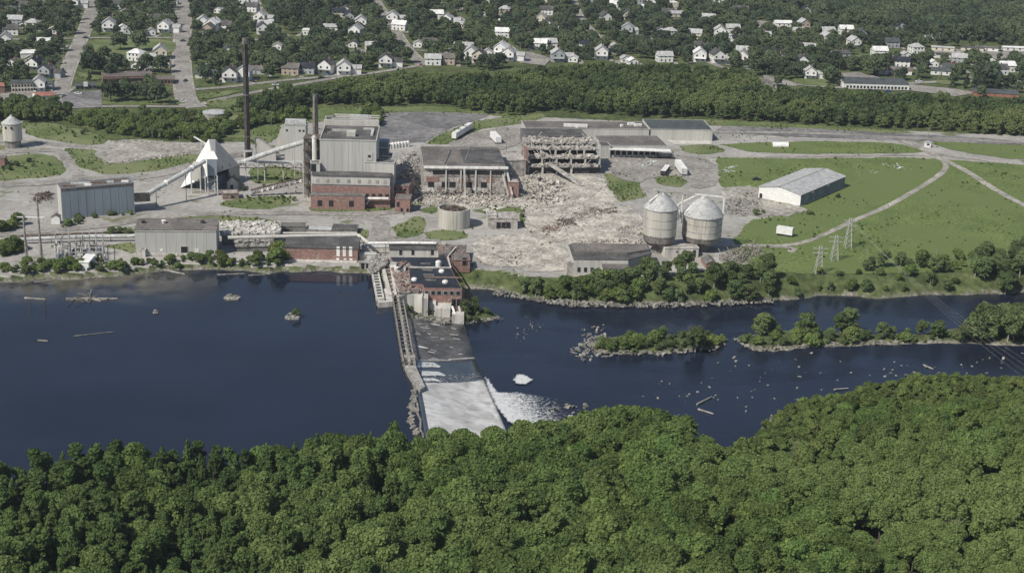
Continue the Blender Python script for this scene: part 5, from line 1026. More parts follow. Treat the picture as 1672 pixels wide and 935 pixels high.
for t_ in (.28, .46, .64, .82): MB().box(on(i5, t_, 0, 0)-i5['n']*.35, .6, .5, 0, i5['h']-.9, a_).build('pillar', 'pale_concrete', MILL)
for s_, t_ in ((.32, .45), (.58, .6)): MB().box(on(i5, s_, t_, 0), .6, i5['d']*.7, i5['h']+.12, i5['h']+.5, a_-.15).build('roof_ridge', 'dark_concrete', MILL)
MB().box(on(i5, .75, .5, 0), i5['L']*.5, i5['d']*.7, i5['h']+.11, i5['h']+.3, a_).build('roof_patch', 'grey_roof', MILL)
for u0, v0, z0, u1, v1, z1 in ((700, 316, 10, 711, 318, 1), (818, 318, 12, 830, 322, 2), (826, 318, 12, 836, 324, 3), (757, 320, 13, 760, 322, 0)):
    t = thing('leaning_beam', {700: 'pale steel beam leaning on the left front of the wrecked mill hall', 818: 'pale beam leaning at the right front corner of the wrecked mill hall, left one', 826: 'pale beam leaning on the loose brick column, right of the mill hall', 757: 'thin upright pale column before the middle of the wrecked mill hall'}[u0], 'beam', P(u1, v1)); MB().bar(P(u0, v0)+Vector((0, 0, z0)), P(u1, v1)+Vector((0, -1, z1-1)), .7).build('beam', 'pale_concrete', t); MB().box(P(u1, v1), 1.6, 1.6, -.3, .5, .4).build('footing', 'ruin', t)
building('brick_column', 'free-standing block of red brick wall at the right end of the wrecked mill hall', 'ruin', (830, 323), (846.5, 323), 298, (831, 293), 'brick', 'ruin', par=.2, wins=[(0, .35, 4.4, 1, 1.4, 'dark_gap', None)])
b, i6 = building('roof_ruin', 'pale ruined wall and broken deck between the mill hall and the open concrete frame', 'ruin', (806, 290), (858, 288), 264, (800, 250), 'ruin', 'ruin', par=.5)
# open concrete frame
fr = thing('gutted_building', 'gutted open concrete frame of floors and columns heaped with debris', 'ruin', P(920, 283)); fa_, fb_, fd, fh = rect((861, 284), (981, 284.5), 243, (863, 224)); fx2 = (fb_-fa_).normalized(); fn2 = Vector((-fx2.y, fx2.x, 0)); FL2 = (fb_-fa_).length; fa2 = math.atan2(fx2.y, fx2.x)
lev = [(0, 4.0), (.12, 7.6), (.3, 11.0), (.52, fh)]
for k, (st, z_) in enumerate(lev):
    c_ = fa_+fx2*FL2/2+fn2*fd*(st+1)/2; MB().box(c_, FL2, fd*(1-st), z_-.7, z_, fa2).build('floor', 'concrete', fr)
    for i in range(6):
        for j in range(3):
            q_ = fa_+fx2*FL2*(.01+.98*i/5)+fn2*(fd*(st+(1-st)*j/2.1)+.5); zb = 0 if k == 0 else lev[k-1][1]
            if random.random() < .9: MB().box(q_, .9, .9, zb, z_-.7, fa2).build('column', 'pale_concrete' if j == 0 else 'concrete', fr)
    bb = MB(); w0 = st; w1 = lev[k+1][0] if k < 3 else 1
    for j in range(150 if k < 3 else 110):
        q_ = fa_+fx2*FL2*random.uniform(.05, .97)+fn2*fd*random.uniform(w0+.01, w1 if k < 3 else .98); bb.chunk((q_.x, q_.y, z_), random.uniform(.5, 1.6))
    for j in range(14):
        q_ = fa_+fx2*FL2*random.uniform(.05, .97)+fn2*fd*random.uniform(w0, w1); a_ = random.uniform(0, 6.28); bb.bar((q_.x, q_.y, z_), (q_.x+3*math.cos(a_), q_.y+2*math.sin(a_), z_+random.uniform(.5, 3.5)), .3)
    tag(bb.build('debris', 'rubble_chunk' if k % 2 else 'ruin', fr), kind='stuff')
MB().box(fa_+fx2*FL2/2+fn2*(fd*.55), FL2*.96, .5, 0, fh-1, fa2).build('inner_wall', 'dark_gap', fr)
MB().box(fa_+fx2*FL2/2+fn2*(fd*.06), FL2*.98, .4, 0, 3.2, fa2).build('bay_shade_panel', 'dark_steel', fr)  # dark colour stands in for the shade inside the lowest bays
MB().box(fa_-fx2*.6+fn2*2, 1.4, 5, 0, fh+.5, fa2).build('brick_pier', 'brick', fr); MB().bar(fa_+fx2*6+fn2*-.2+Vector((0, 0, fh-1)), fa_+fx2*13+fn2*-.2+Vector((0, 0, 8)), .9).build('fallen_beam', 'pale_concrete', fr)
MB().bar(fa_+fx2*10+fn2*-.5+Vector((0, 0, 6)), fa_+fx2*24-fn2*24+Vector((0, 0, .3)), 3.2, .4).build('debris_chute', 'ruin', fr)
# long back buildings
H_ = 7.0
def roofbld(name, label, q, h, wall, roof, par=0.0, cat='building', extra=None):
    a, b_, c_ = P(*q[0], h), P(*q[1], h), P(*q[2], h); a.z = b_.z = 0; n = (b_-a).normalized(); n = Vector((-n.y, n.x, 0)); d = abs((Vector((c_.x, c_.y, 0))-a).dot(n)); return building(name, label, cat, 0, 0, 0, 0, wall, roof, par=par, dims=(a, b_, d, h))
b, il = roofbld('long_building', 'very long low building with a brown roof along the foot of the tree belt', [(858, 209.5), (1060, 211), (848, 197.5)], 6.5, 'cream_metal', 'brown_roof', par=.15)
MB().box(on(il, .5, .25, 0)+il['ax']*-6, 13, 2.4, il['h']+.1, il['h']+1.5, 0).build('skylight', 'white_roof', b); 
for s_, t_ in ((.42, .1), (.79, .3), (.88, .55), (.93, .4)): MB().box(on(il, s_, t_, 0), 4 if s_ > .85 else 1.4, 1.6, il['h']+.1, il['h']+1.3, .3).build('roof_box', 'white_paint', b)
roofbld('long_building', 'dark green roofed end section joined to the right of the long brown-roofed building', [(1061.5, 211), (1164, 212.5), (1046, 195)], 6.3, 'cream_metal', 'green_roof', par=.15)
roofbld('warehouse', 'low dark grey roofed block behind the gutted concrete frame', [(858, 222.5), (958, 222.5), (850, 209.8)], 6.0, 'dark_concrete', 'grey_roof', par=.15)
b, idk = roofbld('loading_dock', 'low brown-roofed loading dock building with a white canopy, right of the gutted frame', [(984, 238), (1090, 238), (966, 221.5)], 6.2, 'light_metal', 'brown_roof', par=.1)
MB().box(on(idk, .56, 0, 0)-idk['n']*2.4, idk['L']*.92, 5, 4.5, 4.9, 0).build('canopy', 'white_roof', b)
for k in range(9): f = MB().box(on(idk, .15+.09*k, 0, 0)-idk['n']*.05, 2.2, .2, .4, 3.6).build('dock_door', 'dark_gap', b); MB().box(on(idk, .15+.09*k, 0, 0)-idk['n']*.25, 1.8, .4, .3, 1.3).build('dock_leveller', 'pale_tin', f)
building('dock_end', 'grey metal end block at the left of the white loading dock canopy', 'building', (980, 258), (996, 258), 238, (979, 232), 'light_metal', 'grey_roof', par=.1)
# old building by the river
ob = thing('old_shop', 'long old grey-roofed shop with a cream front wall behind the river bank trees', 'building', P(990, 448)); oh = 6.5; oq = [P(u, v, oh) for u, v in ((937, 424), (1026, 425), (1064, 414.5), (1057, 400), (929, 400))]
MB().prism([(p.x, p.y) for p in oq], -1, oh).build('wall', 'cream_metal', ob); cc = sum(oq, Vector())/5
MB().prism([((p.x-cc.x)*1.01+cc.x, (p.y-cc.y)*1.01+cc.y) for p in oq], oh+.02, oh+.3).build('roof', 'grey_roof', ob); MB().prism([((p.x-cc.x)*.95+cc.x, (p.y-cc.y)*.6+cc.y+2.5) for p in oq], oh+.31, oh+1.2).build('roof_monitor', 'brown_roof', ob)
for k in range(4): MB().box(oq[0].lerp(oq[1], .1+.12*k)-Vector((0, .06, 0)), 1.1, .2, 1.6, 3.4).build('window', 'dark_gap', ob)
MB().box((oq[0].x-1.5, oq[0].y+5), 3, 10, 0, 5.2, .1).build('broken_end', 'ruin', ob)
tag(heap('pile of white wreckage at the broken left end of the old grey-roofed shop', [(924, 444), (945, 440), (950, 408), (926, 404)], 90, .4, 1.3, 2.5, 'pale_tin', 12), kind='stuff')
building('shop_annex', 'small cream annex with a brown roof in front of the old grey-roofed shop', 'building', (984, 457), (1023, 458), 439, (981, 429.5), 'cream_metal', 'brown_roof', 'shed', .4, doors=[(0, .1, 1.5, 1.8, 3.0, 'white_paint', None)])
building('brick_shed', 'small brick shed with a dark sagging roof below the right silo', 'shed', (1153, 439), (1170, 439), 431, (1149, 419), 'brick', 'dark_concrete', 'gy', 1.2, doors=[(0, .7, 1.1, 1.4, 2.2, 'dark_gap', None)])
building('pump_house', 'little white pump house half hidden by bushes right of the small brick shed', 'shed', (1181, 444), (1193, 444), 437, (1183, 431), 'pale_concrete', 'pale_tin', 'shed', .4, wins=[(0, .6, 1.2, .8, .8, 'dark_gap', None)])
b, iw = building('white_warehouse', 'big white gabled metal warehouse standing alone in the green field', 'warehouse', (1238, 323), (1306, 337), 305, (1309, 274.6), 'white_siding', 'light_roof', 'gy', 2.0, over=.4,
    wins=[(1, t, 4.6, 2.2, .9, 'white_paint', None) for t in (.25, .6)], doors=[(0, .06, 1.3, 1.4, 2.2, 'dark_gap', None), (1, .12, 2.6, 3.6, 4.4, 'grey_metal', None)])
MB().bar(on(iw, .5, 0, iw['h']+2.1)-iw['n']*.4, on(iw, .5, 1, iw['h']+2.1)+iw['n']*.4, .5, .45).build('ridge_cap', 'oxide', b)
mk('shade_siding', (.20, .215, .235), var=.12, scale=.3, streak=6)  # painted shade for the right side of the white warehouse
MB().box(on(iw, 1, .5, 0)+iw['ax']*.04, .12, iw['d']-.6, .5, iw['h']-.3, math.atan2(iw['ax'].y, iw['ax'].x)).build('side_shade_panel', 'shade_siding', b)
building('small_ruin', 'small two-cell concrete ruin right of the roofless round tank', 'ruin', (797, 374), (845, 374), 357, (800, 347), 'ruin', 'ruin', par=.4, wins=[(0, t, 1.8, 1.8, 2.6, 'dark_gap', None) for t in (.35, .52, .68)])
building('small_ruin', 'small slotted concrete box at the left of the two-cell ruin', 'ruin', (796, 372), (810, 372), 352, (797, 345), 'pale_concrete', 'ruin', par=.4, wins=[(0, .5, 3.6, 2, .9, 'dark_gap', None)])
building('brick_hut', 'small dark brick hut at the left edge of the photo', 'hut', (-6, 273), (8, 273), 259, (-5, 254), 'brick', 'dark_concrete', par=.2)
for s_, z_, w_, h_, m_ in ((.12, 7.5, 6, 2.6, 'brick'), (.5, 6.8, 5, 2.2, 'old_brick'), (.82, 7.4, 4, 3.0, 'brick'), (.66, 2.6, 4, 2.2, 'pale_concrete'), (.06, 2.8, 5, 3, 'pale_concrete'), (.42, 1.6, 4, 2.2, 'old_brick')): MB().box(on(i5, s_, 0, 0)-i5['n']*.03, w_, .16, z_-h_/2, z_+h_/2, a_*0+math.atan2(i5['ax'].y, i5['ax'].x)).build('wall_patch', m_, MILL)
# rubble
heap('scattered broken concrete covering the demolished middle of the mill', RUB, 3600, .18, .75, .4)
heap('ridge of broken concrete in front of the wrecked mill hall', [(684, 332), (700, 318), (830, 320), (850, 330), (800, 338), (720, 340)], 420, .4, 1.3, 1.6)
heap('big heap of wreckage between the wrecked mill hall and the gutted frame', [(846, 324), (850, 292), (880, 284), (925, 300), (930, 330), (890, 336)], 420, .5, 1.7, 2.6, bars=40)
heap('heap of white concrete in the middle of the rubble field', [(925, 350), (950, 338), (985, 336), (990, 350), (950, 360)], 260, .3, .9, 1.4)
heap('row of dark scrap heaps across the middle of the rubble field', [(955, 346), (1010, 338), (1012, 348), (970, 352)], 90, .3, .9, .9, 'rust', 10)
heap('long low ridge of broken concrete behind the old grey-roofed shop', [(930, 402), (935, 393), (1048, 390), (1050, 399)], 260, .4, 1.2, 1.2)
heap('tangled wreckage between the boiler house and the wrecked mill hall', [(646, 318), (650, 262), (676, 246), (690, 270), (694, 322), (680, 336)], 620, .4, 1.5, 3.4, 'ruin', 60)
heap('dark scrap pile at the left wall of the slate grey warehouse', [(52, 328), (60, 318), (86, 312), (86, 326), (66, 332)], 150, .3, 1.2, 2.2, 'rust', 20)
heap('broken concrete and twisted steel piled against the front wall of the wrecked mill hall', [(686, 321), (826, 321), (826, 317.5), (690, 317)], 260, .5, 1.5, 3.2, 'ruin', 50)
heap('reddish brick rubble heap right of the two-cell ruin', [(880, 372), (905, 366), (915, 378), (888, 386)], 110, .3, .9, 1.6, 'old_brick', 8); heap('pale rubble heap near the bank below the two-cell ruin', [(815, 418), (850, 410), (872, 424), (835, 434)], 170, .3, 1.0, 1.5, 'rubble_chunk', 10)
heap('dark scrap heap in the lower middle of the rubble field', [(905, 360), (940, 356), (945, 368), (910, 372)], 80, .3, .9, 1.4, 'rust', 16); heap('small scrap pile with bent bars left of the left silo', [(1000, 372), (1035, 366), (1040, 378), (1008, 384)], 80, .3, .9, 1.2, 'ruin', 18)
for q_ in ([(790, 345), (850, 330), (900, 345), (960, 372), (1010, 395)], [(880, 385), (860, 405), (800, 415), (778, 400)], [(985, 300), (950, 330), (900, 345)]): ribbon('dirt_track', gl(*q_), 4.5, 'rubble_dust')
heap('line of rubble along the lower edge of the gravel yard at the left', [(166, 268), (230, 260), (300, 249), (330, 247), (330, 250), (232, 263), (180, 270)], 160, .3, .8, .6)
heap('rocks along the upper edge of the gravel yard below the shrubs', [(178, 230), (250, 230), (330, 238), (330, 241), (240, 233), (180, 232)], 130, .3, .8, .6)
heap('scrap and white debris on the yard between the loading dock and the silos', [(1040, 270), (1048, 264), (1076, 262), (1078, 268), (1050, 274)], 60, .4, 1.2, 1.0, 'pale_tin', 6)
heap('grey stone pile between the silos and the white warehouse', [(1180, 332), (1200, 318), (1240, 328), (1250, 340), (1215, 354), (1185, 350)], 260, .3, .9, 1.4, 'rock')
heap('brush and timber pile on the lane below the right silo', [(1172, 418), (1200, 404), (1240, 400), (1252, 414), (1215, 430), (1180, 434)], 300, .3, 1.0, 1.6, 'timber', 60)
heap('light debris patch on the grass right of the white warehouse', [(1440, 268), (1452, 262), (1475, 270), (1490, 278), (1450, 280)], 30, .3, 1.0, .5, 'pale_tin')
heap('small debris patch on the grass behind the white warehouse corner', [(1416, 279), (1430, 277), (1436, 282), (1420, 284)], 14, .3, .9, .4, 'pale_tin')
heap('debris on the grass at the left edge of the field behind the silos', [(1176, 278), (1196, 268), (1200, 276), (1180, 286)], 30, .3, 1.0, .5, 'pale_tin', 4)
heap('loose bricks and stones along the foot of the mill front', [(515, 348), (640, 350), (640, 356), (540, 358)], 160, .25, .7, .4, 'ruin')

# ---------------------------------------------------------------- trailers, vehicles, tent
def trailer(label, u0, v0, u1, v1, w=2.5, h=3.0, m='white_siding', group=None, z0=1.0):
    a, b_ = P(u0, v0), P(u1, v1); d = (b_-a); L_ = d.length; rz = math.atan2(d.y, d.x); c_ = (a+b_)/2; t = thing('trailer', label, 'trailer', c_, group)
    MB().box(c_, L_, w, z0, z0+h, rz).build('body', m, t); MB().box(c_, L_-.2, w-.1, z0+h+.01, z0+h+.08, rz).build('roof', 'white_roof', t); dn = d.normalized(); nn = Vector((-dn.y, dn.x, 0))
    for f_ in (-.38, -.28, .3):
        for sg in (-1, 1): p_ = c_+dn*L_*f_+nn*sg*(w/2-.25); MB().tube(p_+nn*sg*.2+Z*.5, p_-nn*sg*.15+Z*.5, .5, n=12).build('wheel', 'rubber', t)
    MB().box(c_+dn*(L_/2+.03), .08, w-.3, z0+.2, z0+h-.2, rz).build('door', 'pale_tin', t); return t
for k in range(3): trailer(['white box trailer nearest the old car park, front of three by the grass strip', 'white box trailer in the middle of three by the grass strip', 'white box trailer at the back of three by the grass strip'][k], 741+8.5*k, 229-5.3*k, 751+8.5*k, 222.5-5.3*k, group='white trailers by the grass strip')
trailer('white box trailer parked left of the gutted concrete frame', 814, 236, 804, 226, 3); trailer('white box trailer parked on the yard above the silos', 1106, 273, 1117, 288, 3); trailer('white box trailer alone on the grass right of the silos', 1268, 383, 1294, 387, 2.6)
trailer('grey flatbed trailer beside the white loading dock canopy', 1074, 258, 1096, 258, 2.6, 1.6, 'oxide'); trailer('dark skip trailer leaning on the grass above the silos', 1082, 288, 1090, 278, 2.6, 1.8, 'dark_steel')
def car_proto(m):
    t = thing('car', '', 'car', (0, 0, 0)); b_ = MB(); n = 0
    b_.prism([(-2.2, -.85), (2.2, -.85), (2.2, .85), (-2.2, .85)], .35, .95, top=[(-2.15, -.8), (2.1, -.8), (2.1, .8), (-2.15, .8)]); b_.build('body', m, t)
    MB().prism([(-1.3, -.78), (1.2, -.78), (1.2, .78), (-1.3, .78)], .96, 1.45, top=[(-.9, -.65), (.6, -.65), (.6, .65), (-.9, .65)]).build('cabin', 'glass', t)
    MB().prism([(-.88, -.64), (.58, -.64), (.58, .64), (-.88, .64)], 1.46, 1.5).build('roof', m, t)
    for x in (-1.35, 1.35):
        for y_ in (-.8, .8): MB().tube((x, y_-.1, .33), (x, y_+.1, .33), .33, n=10).build('wheel', 'rubber', t)
    return t
for nm, c_ in (('red_paint', (.35, .03, .03)), ('blue_paint', (.05, .09, .22)), ('silver_paint', (.4, .41, .42)), ('dark_paint', (.03, .03, .035)), ('bright_paint', (.7, .7, .7))): mk(nm, c_, rough=.3, var=.05, spec=.5)
CARS = []
def car(label, u, v, col, rz, group=None):
    pr = PROTO.get(col)
    if pr is None: pr = PROTO[col] = car_proto(col); o = pr
    else: o = dup(pr)
    o.location = P(u, v, .12); o.rotation_euler = (0, 0, rz); tag(o, label, 'car', group)
    if not group and 'group' in o: del o['group']
    return o
PROTO = {}
car('dark car parked on the rubble right of the loading dock', 1235, 294, 'dark_paint', .1)
t = thing('tent', 'white rounded canvas shelter on the grass strip by the upper lane', 'tent', P(1275, 240)); b_ = MB(); p0 = P(1262, 240); p1 = P(1288, 240)
for k in range(9): a_ = math.pi*k/8; b_.v += [(p0.x, p0.y+2.5-2.5*math.cos(a_), 2.2*math.sin(a_)), (p1.x, p1.y+2.5-2.5*math.cos(a_), 2.2*math.sin(a_))]
b_.f = [(2*k, 2*k+1, 2*k+3, 2*k+2) for k in range(8)]+[tuple(2*k for k in range(9)), tuple(2*k+1 for k in reversed(range(9)))]; b_.build('canvas', 'white_paint', t); MB().box((p0.x+.0, p0.y+2.5), .15, 2, 0, 1.7).build('doorway', 'dark_gap', t)
t = thing('booth', 'tiny white gate booth at the meeting of the lanes, upper right', 'booth', P(1514, 240)); MB().box(P(1514, 240), 3, 2.6, 0, 2.8).build('body', 'white_siding', t); MB().box(P(1514, 240), 3.4, 3, 2.82, 3.0).build('roof', 'light_roof', t); MB().box(P(1514, 240)-Vector((0, 1.35, 0)), 1.4, .1, 1.2, 2.2).build('window', 'glass', t)

# ---------------------------------------------------------------- poles, towers, substation, wires
def hframe(label, u0, u1, v, vt0, vt1, arm):
    t = thing('pole_frame', label, 'pole frame', P((u0+u1)/2, v)); a, b_ = P(u0, v), P(u1, v); h0, h1 = hgt(u0, v, vt0), hgt(u1, v, vt1); k = hgt(u0, v, arm)
    MB().tube(a, a+Z*h0, .5, .38, 8).build('pole', 'grey_timber', t); MB().tube(b_, b_+Z*h1, .5, .38, 8).build('pole', 'grey_timber', t); MB().bar(a+Z*k-Vector((2.5, 0, 0)), b_+Z*k+Vector((2.5, 0, 0)), .4, .35).build('crossarm', 'white_paint', t)
    MB().bar(a+Vector((0, 2.5, 0)), a+Z*k, .22).build('brace', 'grey_timber', t); MB().bar(b_+Vector((0, 2.5, 0)), b_+Z*k, .22).build('brace', 'grey_timber', t)
    for q_ in (a-Vector((2, 0, 0)), (a+b_)/2, b_+Vector((2, 0, 0))): MB().tube(q_+Z*(k-.9), q_+Z*(k-.1), .12, n=6).build('insulator', 'dark_concrete', t)
hframe('tall twin-pole wooden frame with a white crossarm at the left edge of the substation', 44, 68, 431, 350, 322, 354.5)
ss = thing('substation', 'tangle of steel frames, insulators and transformers on the bank at the left', 'substation', P(125, 420))
def lat(p, q, h): MB().bar(p, p+Z*h, .25).build('post', 'light_metal', ss)
for i in range(8):
    for j in range(3): lat(P(92+i*11, 430-j*13), 0, random.uniform(5, 9))
for j in range(3):
    for zz in (4.5, 6.5): MB().bar(P(92, 430-j*13)+Z*zz, P(170, 430-j*13)+Z*zz, .22).build('busbar', 'light_metal', ss)
for i in range(8): MB().bar(P(92+i*11, 430)+Z*5.2, P(92+i*11, 404)+Z*5.2, .2).build('beam', 'dark_steel', ss)
for i in range(60): q_ = P(random.uniform(90, 172), random.uniform(403, 430)); MB().tube(q_+Z*.0, q_+Z*random.uniform(1.6, 3.4), .22, .3, 7).build('insulator', random.choice(['dark_steel', 'dark_concrete', 'grey_metal', 'white_paint']), ss)
for i in range(7): q_ = P(98+i*11, 424-(i % 3)*8); MB().box(q_, 2.2, 1.6, 0, 2.2).build('transformer', random.choice(['grey_metal', 'light_metal', 'dark_steel']), ss)
for i in range(9): p_ = P(92+i*9.5, 436); MB().bar(p_, p_+Z*2.0, .12).build('fence_post', 'light_metal', ss)
MB().bar(P(92, 436)+Z*1.9, P(168, 436)+Z*1.9, .1).build('fence_rail', 'light_metal', ss)
pole('leaning pale pole in the middle of the substation', 93, 431, 386, False, None, .2, tilt=2.5); pole('thin dark pole behind the substation', 128, 391, 372, False, None)
for lab, u, v, vt in (('tall wooden utility pole with a crossarm standing behind the mill hall, by the trailers', 826, 268, 196), ('wooden utility pole at the right end of the old car park', 811, 214, 184), ('pale utility pole on the far side of the old car park', 753, 205, 185),
    ('utility pole on the grass right of the precipitator tower', 443, 205, 181), ('utility pole behind the white warehouse', 1401, 300, 279), ('utility pole on the lane left of the lone white trailer', 1285, 377, 353),
    ('utility pole on the grass strip, upper right', 1460, 254, 238), ('utility pole beside the tiny gate booth', 1515, 226, 208), ('utility pole at the upper right edge of the field', 1600, 245, 230), ('utility pole on the grass in front of the gravel yard', 150, 259, 232),
    ('utility pole on the left of the gravel yard road', 294, 242, 222), ('utility pole in the lower field near the river', 1414, 430, 405), ('utility pole far right in the lower field', 1527, 430, 407), ('utility pole by the upper road left of the belt', 320, 153, 138)): pole(lab, u, v, vt)
def lattice(label, u, v, vt, w=1.4, group=None):
    t = thing('lattice_tower', label, 'power pylon', P(u, v), group); p = P(u, v); h = hgt(u, v, vt); cs = [(-w, -w), (w, -w), (w, w), (-w, w)]
    for x, y_ in cs: MB().bar(p+Vector((x, y_, 0)), p+Vector((x*.3, y_*.3, h)), .2).build('leg', 'light_metal', t)
    for k in range(6):
        z0, z1 = h*k/6, h*(k+1)/6; s0, s1 = 1-.7*k/6, 1-.7*(k+1)/6; b_ = MB()
        for (x0, y0), (x1, y1) in zip(cs, cs[1:]+cs[:1]): b_.bar(p+Vector((x0*s0, y0*s0, z0)), p+Vector((x1*s1, y1*s1, z1)), .1)
        b_.build('lacing', 'light_metal', t)
    for z_ in (.92, .75): MB().bar(p+Vector((-3, 0, h*z_)), p+Vector((3, 0, h*z_)), .2).build('crossarm', 'light_metal', t)
    return p+Z*h
tops = [lattice('steel lattice pylon beside the winding lane in the field', 1384, 405, 356), lattice('steel lattice pylon in the lower field, left of the lane bend pylon', 1362, 425, 384), lattice('steel lattice pylon with twin posts near the river in the lower field', 1336, 446, 402)]
# the power line crossing the river at the right
wr = thing('power_line', 'thin power cables crossing above the river at the right', 'cable', P(1430, 480))
for k in range(4):
    a = P(1384+k*1.2, 405)+Z*(13-k); e = P(1830, 730, 24)+Vector((3*k, 0, k)); b_ = MB(); pts = [a.lerp(e, i/12)-Z*(5*math.sin(math.pi*i/12)) for i in range(13)]
    for p_, q_ in zip(pts, pts[1:]): b_.tube(p_, q_, .014, n=4, cap=False)
    b_.build('cable', 'light_metal', wr)
lattice('steel lattice pylon on the near bank beyond the right edge', 1830, 775, 640)
hframe('wooden twin-pole line frame among the trees of the near shore, carrying the cables', 1, 8, 431, 350, 322, 354.5) if 0 else None
# ---------------------------------------------------------------- river things
def crib(label, u, v, r, h, plant_=True):
    t = thing('rock_pier', label, 'pier', P(u, v, ZU)); p = P(u, v, ZU); MB().prism([(p.x+r*math.cos(a)*1.5, p.y+r*math.sin(a)) for a in (3.6, 4.4, 5.6, 6.1, .9, 2.2)], ZU-4, ZU+h).build('crib', 'concrete', t)
    b_ = MB(); [b_.chunk((p.x+random.uniform(-r, r), p.y+random.uniform(-r, r)*.7, ZU+h), random.uniform(.4, 1)) for k in range(12)]; tag(b_.build('stones', 'rock', t), kind='stuff'); return p
p_ = crib('low stone crib standing in the upper river, left of the bushy one', 379, 487, 2.2, .7); plant('bush', 'small bush growing on the left stone crib in the river', 'bush', None, BUSH[1], p_.x, p_.y, ZU+.7, .6)
p_ = crib('stone crib with a leafy bush in the upper river, nearer the dam', 478, 519, 2.0, .9); plant('bush', 'leafy bush growing on the right stone crib in the river', 'bush', None, BUSH[2], p_.x+1.2, p_.y+.5, ZU+.9, 1.0); plant('bush', 'low bush at the edge of the right stone crib in the river', 'bush', None, BUSH[1], p_.x-.2, p_.y+.8, ZU+.9, .7)
p_ = crib('tiny stone stub in the middle of the upper river', 254, 511, .7, .3)
def log(label, u0, v0, u1, v1, r=.3, z=None, group=None, m='timber'):
    z = ZU if z is None else z; a, b_ = P(u0, v0, z), P(u1, v1, z); t = MB().tube(a+Z*.1, b_+Z*.15, r, r*.6, 8).build('driftwood_log', m); return tag(t, label, 'log', group)
log('long pale driftwood log on the mud below the left bank', 253, 438, 302, 448, .5, ZU, None, 'grey_timber')
log('big driftwood log floating at the far left of the river', 40, 487, 74, 489, .5); log('long dark driftwood log in a raft of drift, left river', 108, 489, 192, 488, .6)
log('short driftwood log crossing the long dark one', 140, 486, 165, 492, .4); log('driftwood log floating near the left edge, low in the water', 62, 556, 78, 557, .4); log('driftwood streak floating below the drift raft', 120, 549, 186, 542, .2)
log('driftwood lying along the shallow left shore', 56, 461, 84, 458, .4, ZU, None, 'grey_timber'); log('driftwood stick at the shore below the brick building trees', 355, 449, 400, 447, .35); log('driftwood stick in the shade left of the brick building', 405, 450, 440, 448, .3)
heap('raft of drift and branches in the left river', [(108, 492), (140, 483), (165, 486), (190, 489), (150, 493)], 40, .2, .8, .3, 'timber', 14, 'driftwood', 'driftwood', ZU)
# rocks in the rapids
def rocks(label, q, n, r0, r1, z=ZD, m='rock', name='rocks'):
    poly = [P(u, v, z) for u, v in q]; xs = [p.x for p in poly]; ys = [p.y for p in poly]; b_ = MB(); c = 0
    while c < n:
        x, y_ = random.uniform(min(xs), max(xs)), random.uniform(min(ys), max(ys))
        if in_poly(poly, [(x, y_)])[0]: b_.chunk((x, y_, z), random.uniform(r0, r1)); c += 1
    return tag(b_.build(name, m), label, 'rocks', kind='stuff')
rocks('stones breaking the water left of the first island', [(930, 570), (960, 552), (985, 545), (1010, 560), (1000, 582), (950, 590)], 170, .3, 1.0); rocks('stones in the channel left of the big stones', [(955, 560), (950, 536), (985, 530), (990, 556)], 26, .3, .8)
rocks('scattered stones in the far channel below the powerhouse', [(840, 530), (850, 515), (900, 522), (900, 532), (845, 560)], 34, .15, .5); rocks('scattered stones across the lower river', [(1040, 600), (1300, 570), (1420, 600), (1300, 660), (1140, 690), (1040, 660)], 55, .2, .7)
rocks('stones and drift in the right river channel', [(1400, 590), (1672, 572), (1672, 610), (1420, 620)], 34, .2, .7); rocks('stones at the foot of the foam fan', [(880, 690), (900, 655), (960, 660), (950, 690)], 46, .3, 1.0)
rocks('stony shore of the near bank at the right', [(1240, 690), (1300, 660), (1400, 640), (1440, 634), (1400, 660), (1300, 690)], 200, .3, .9, ZD+.2); rocks('broken rock below the powerhouse front', [(665, 530), (672, 508), (735, 512), (735, 528)], 320, .3, 1.1, ZD+1.3, 'rock'); rocks('dark rock spit right of the powerhouse', [(752, 526), (760, 508), (800, 514), (822, 520)], 90, .3, .9, ZD+.6)
for i, (lab, u0, v0, u1, v1) in enumerate((('pale driftwood log among the stones of the lower river', 1140, 668, 1165, 676), ('white driftwood stick in the right channel', 1508, 596, 1524, 603), ('long driftwood log on the near marsh shore', 1455, 636, 1500, 645), ('driftwood log left of the marsh shore', 1362, 636, 1385, 634), ('branchy drift log above the pale log, lower river', 1138, 660, 1162, 648))): log(lab, u0, v0, u1, v1, .35, ZD+.2, None, 'grey_timber')
rocks('pale stones along the left island shore', [(958, 566), (1000, 552), (1100, 556), (1184, 556), (1180, 570), (1070, 580), (1000, 579)], 260, .3, .9, ZD+.5); rocks('pale stones at the left tip and shore of the right island', [(1198, 553), (1240, 545), (1340, 548), (1500, 552), (1500, 560), (1300, 566), (1235, 574), (1204, 562)], 230, .3, .9, ZD+.6)
rocks('boulders along the foot of the far bank', [(800, 480), (930, 500), (1100, 502), (1270, 494), (1270, 486), (1100, 494), (930, 490), (820, 474)], 700, .3, .9, ZD+.8)
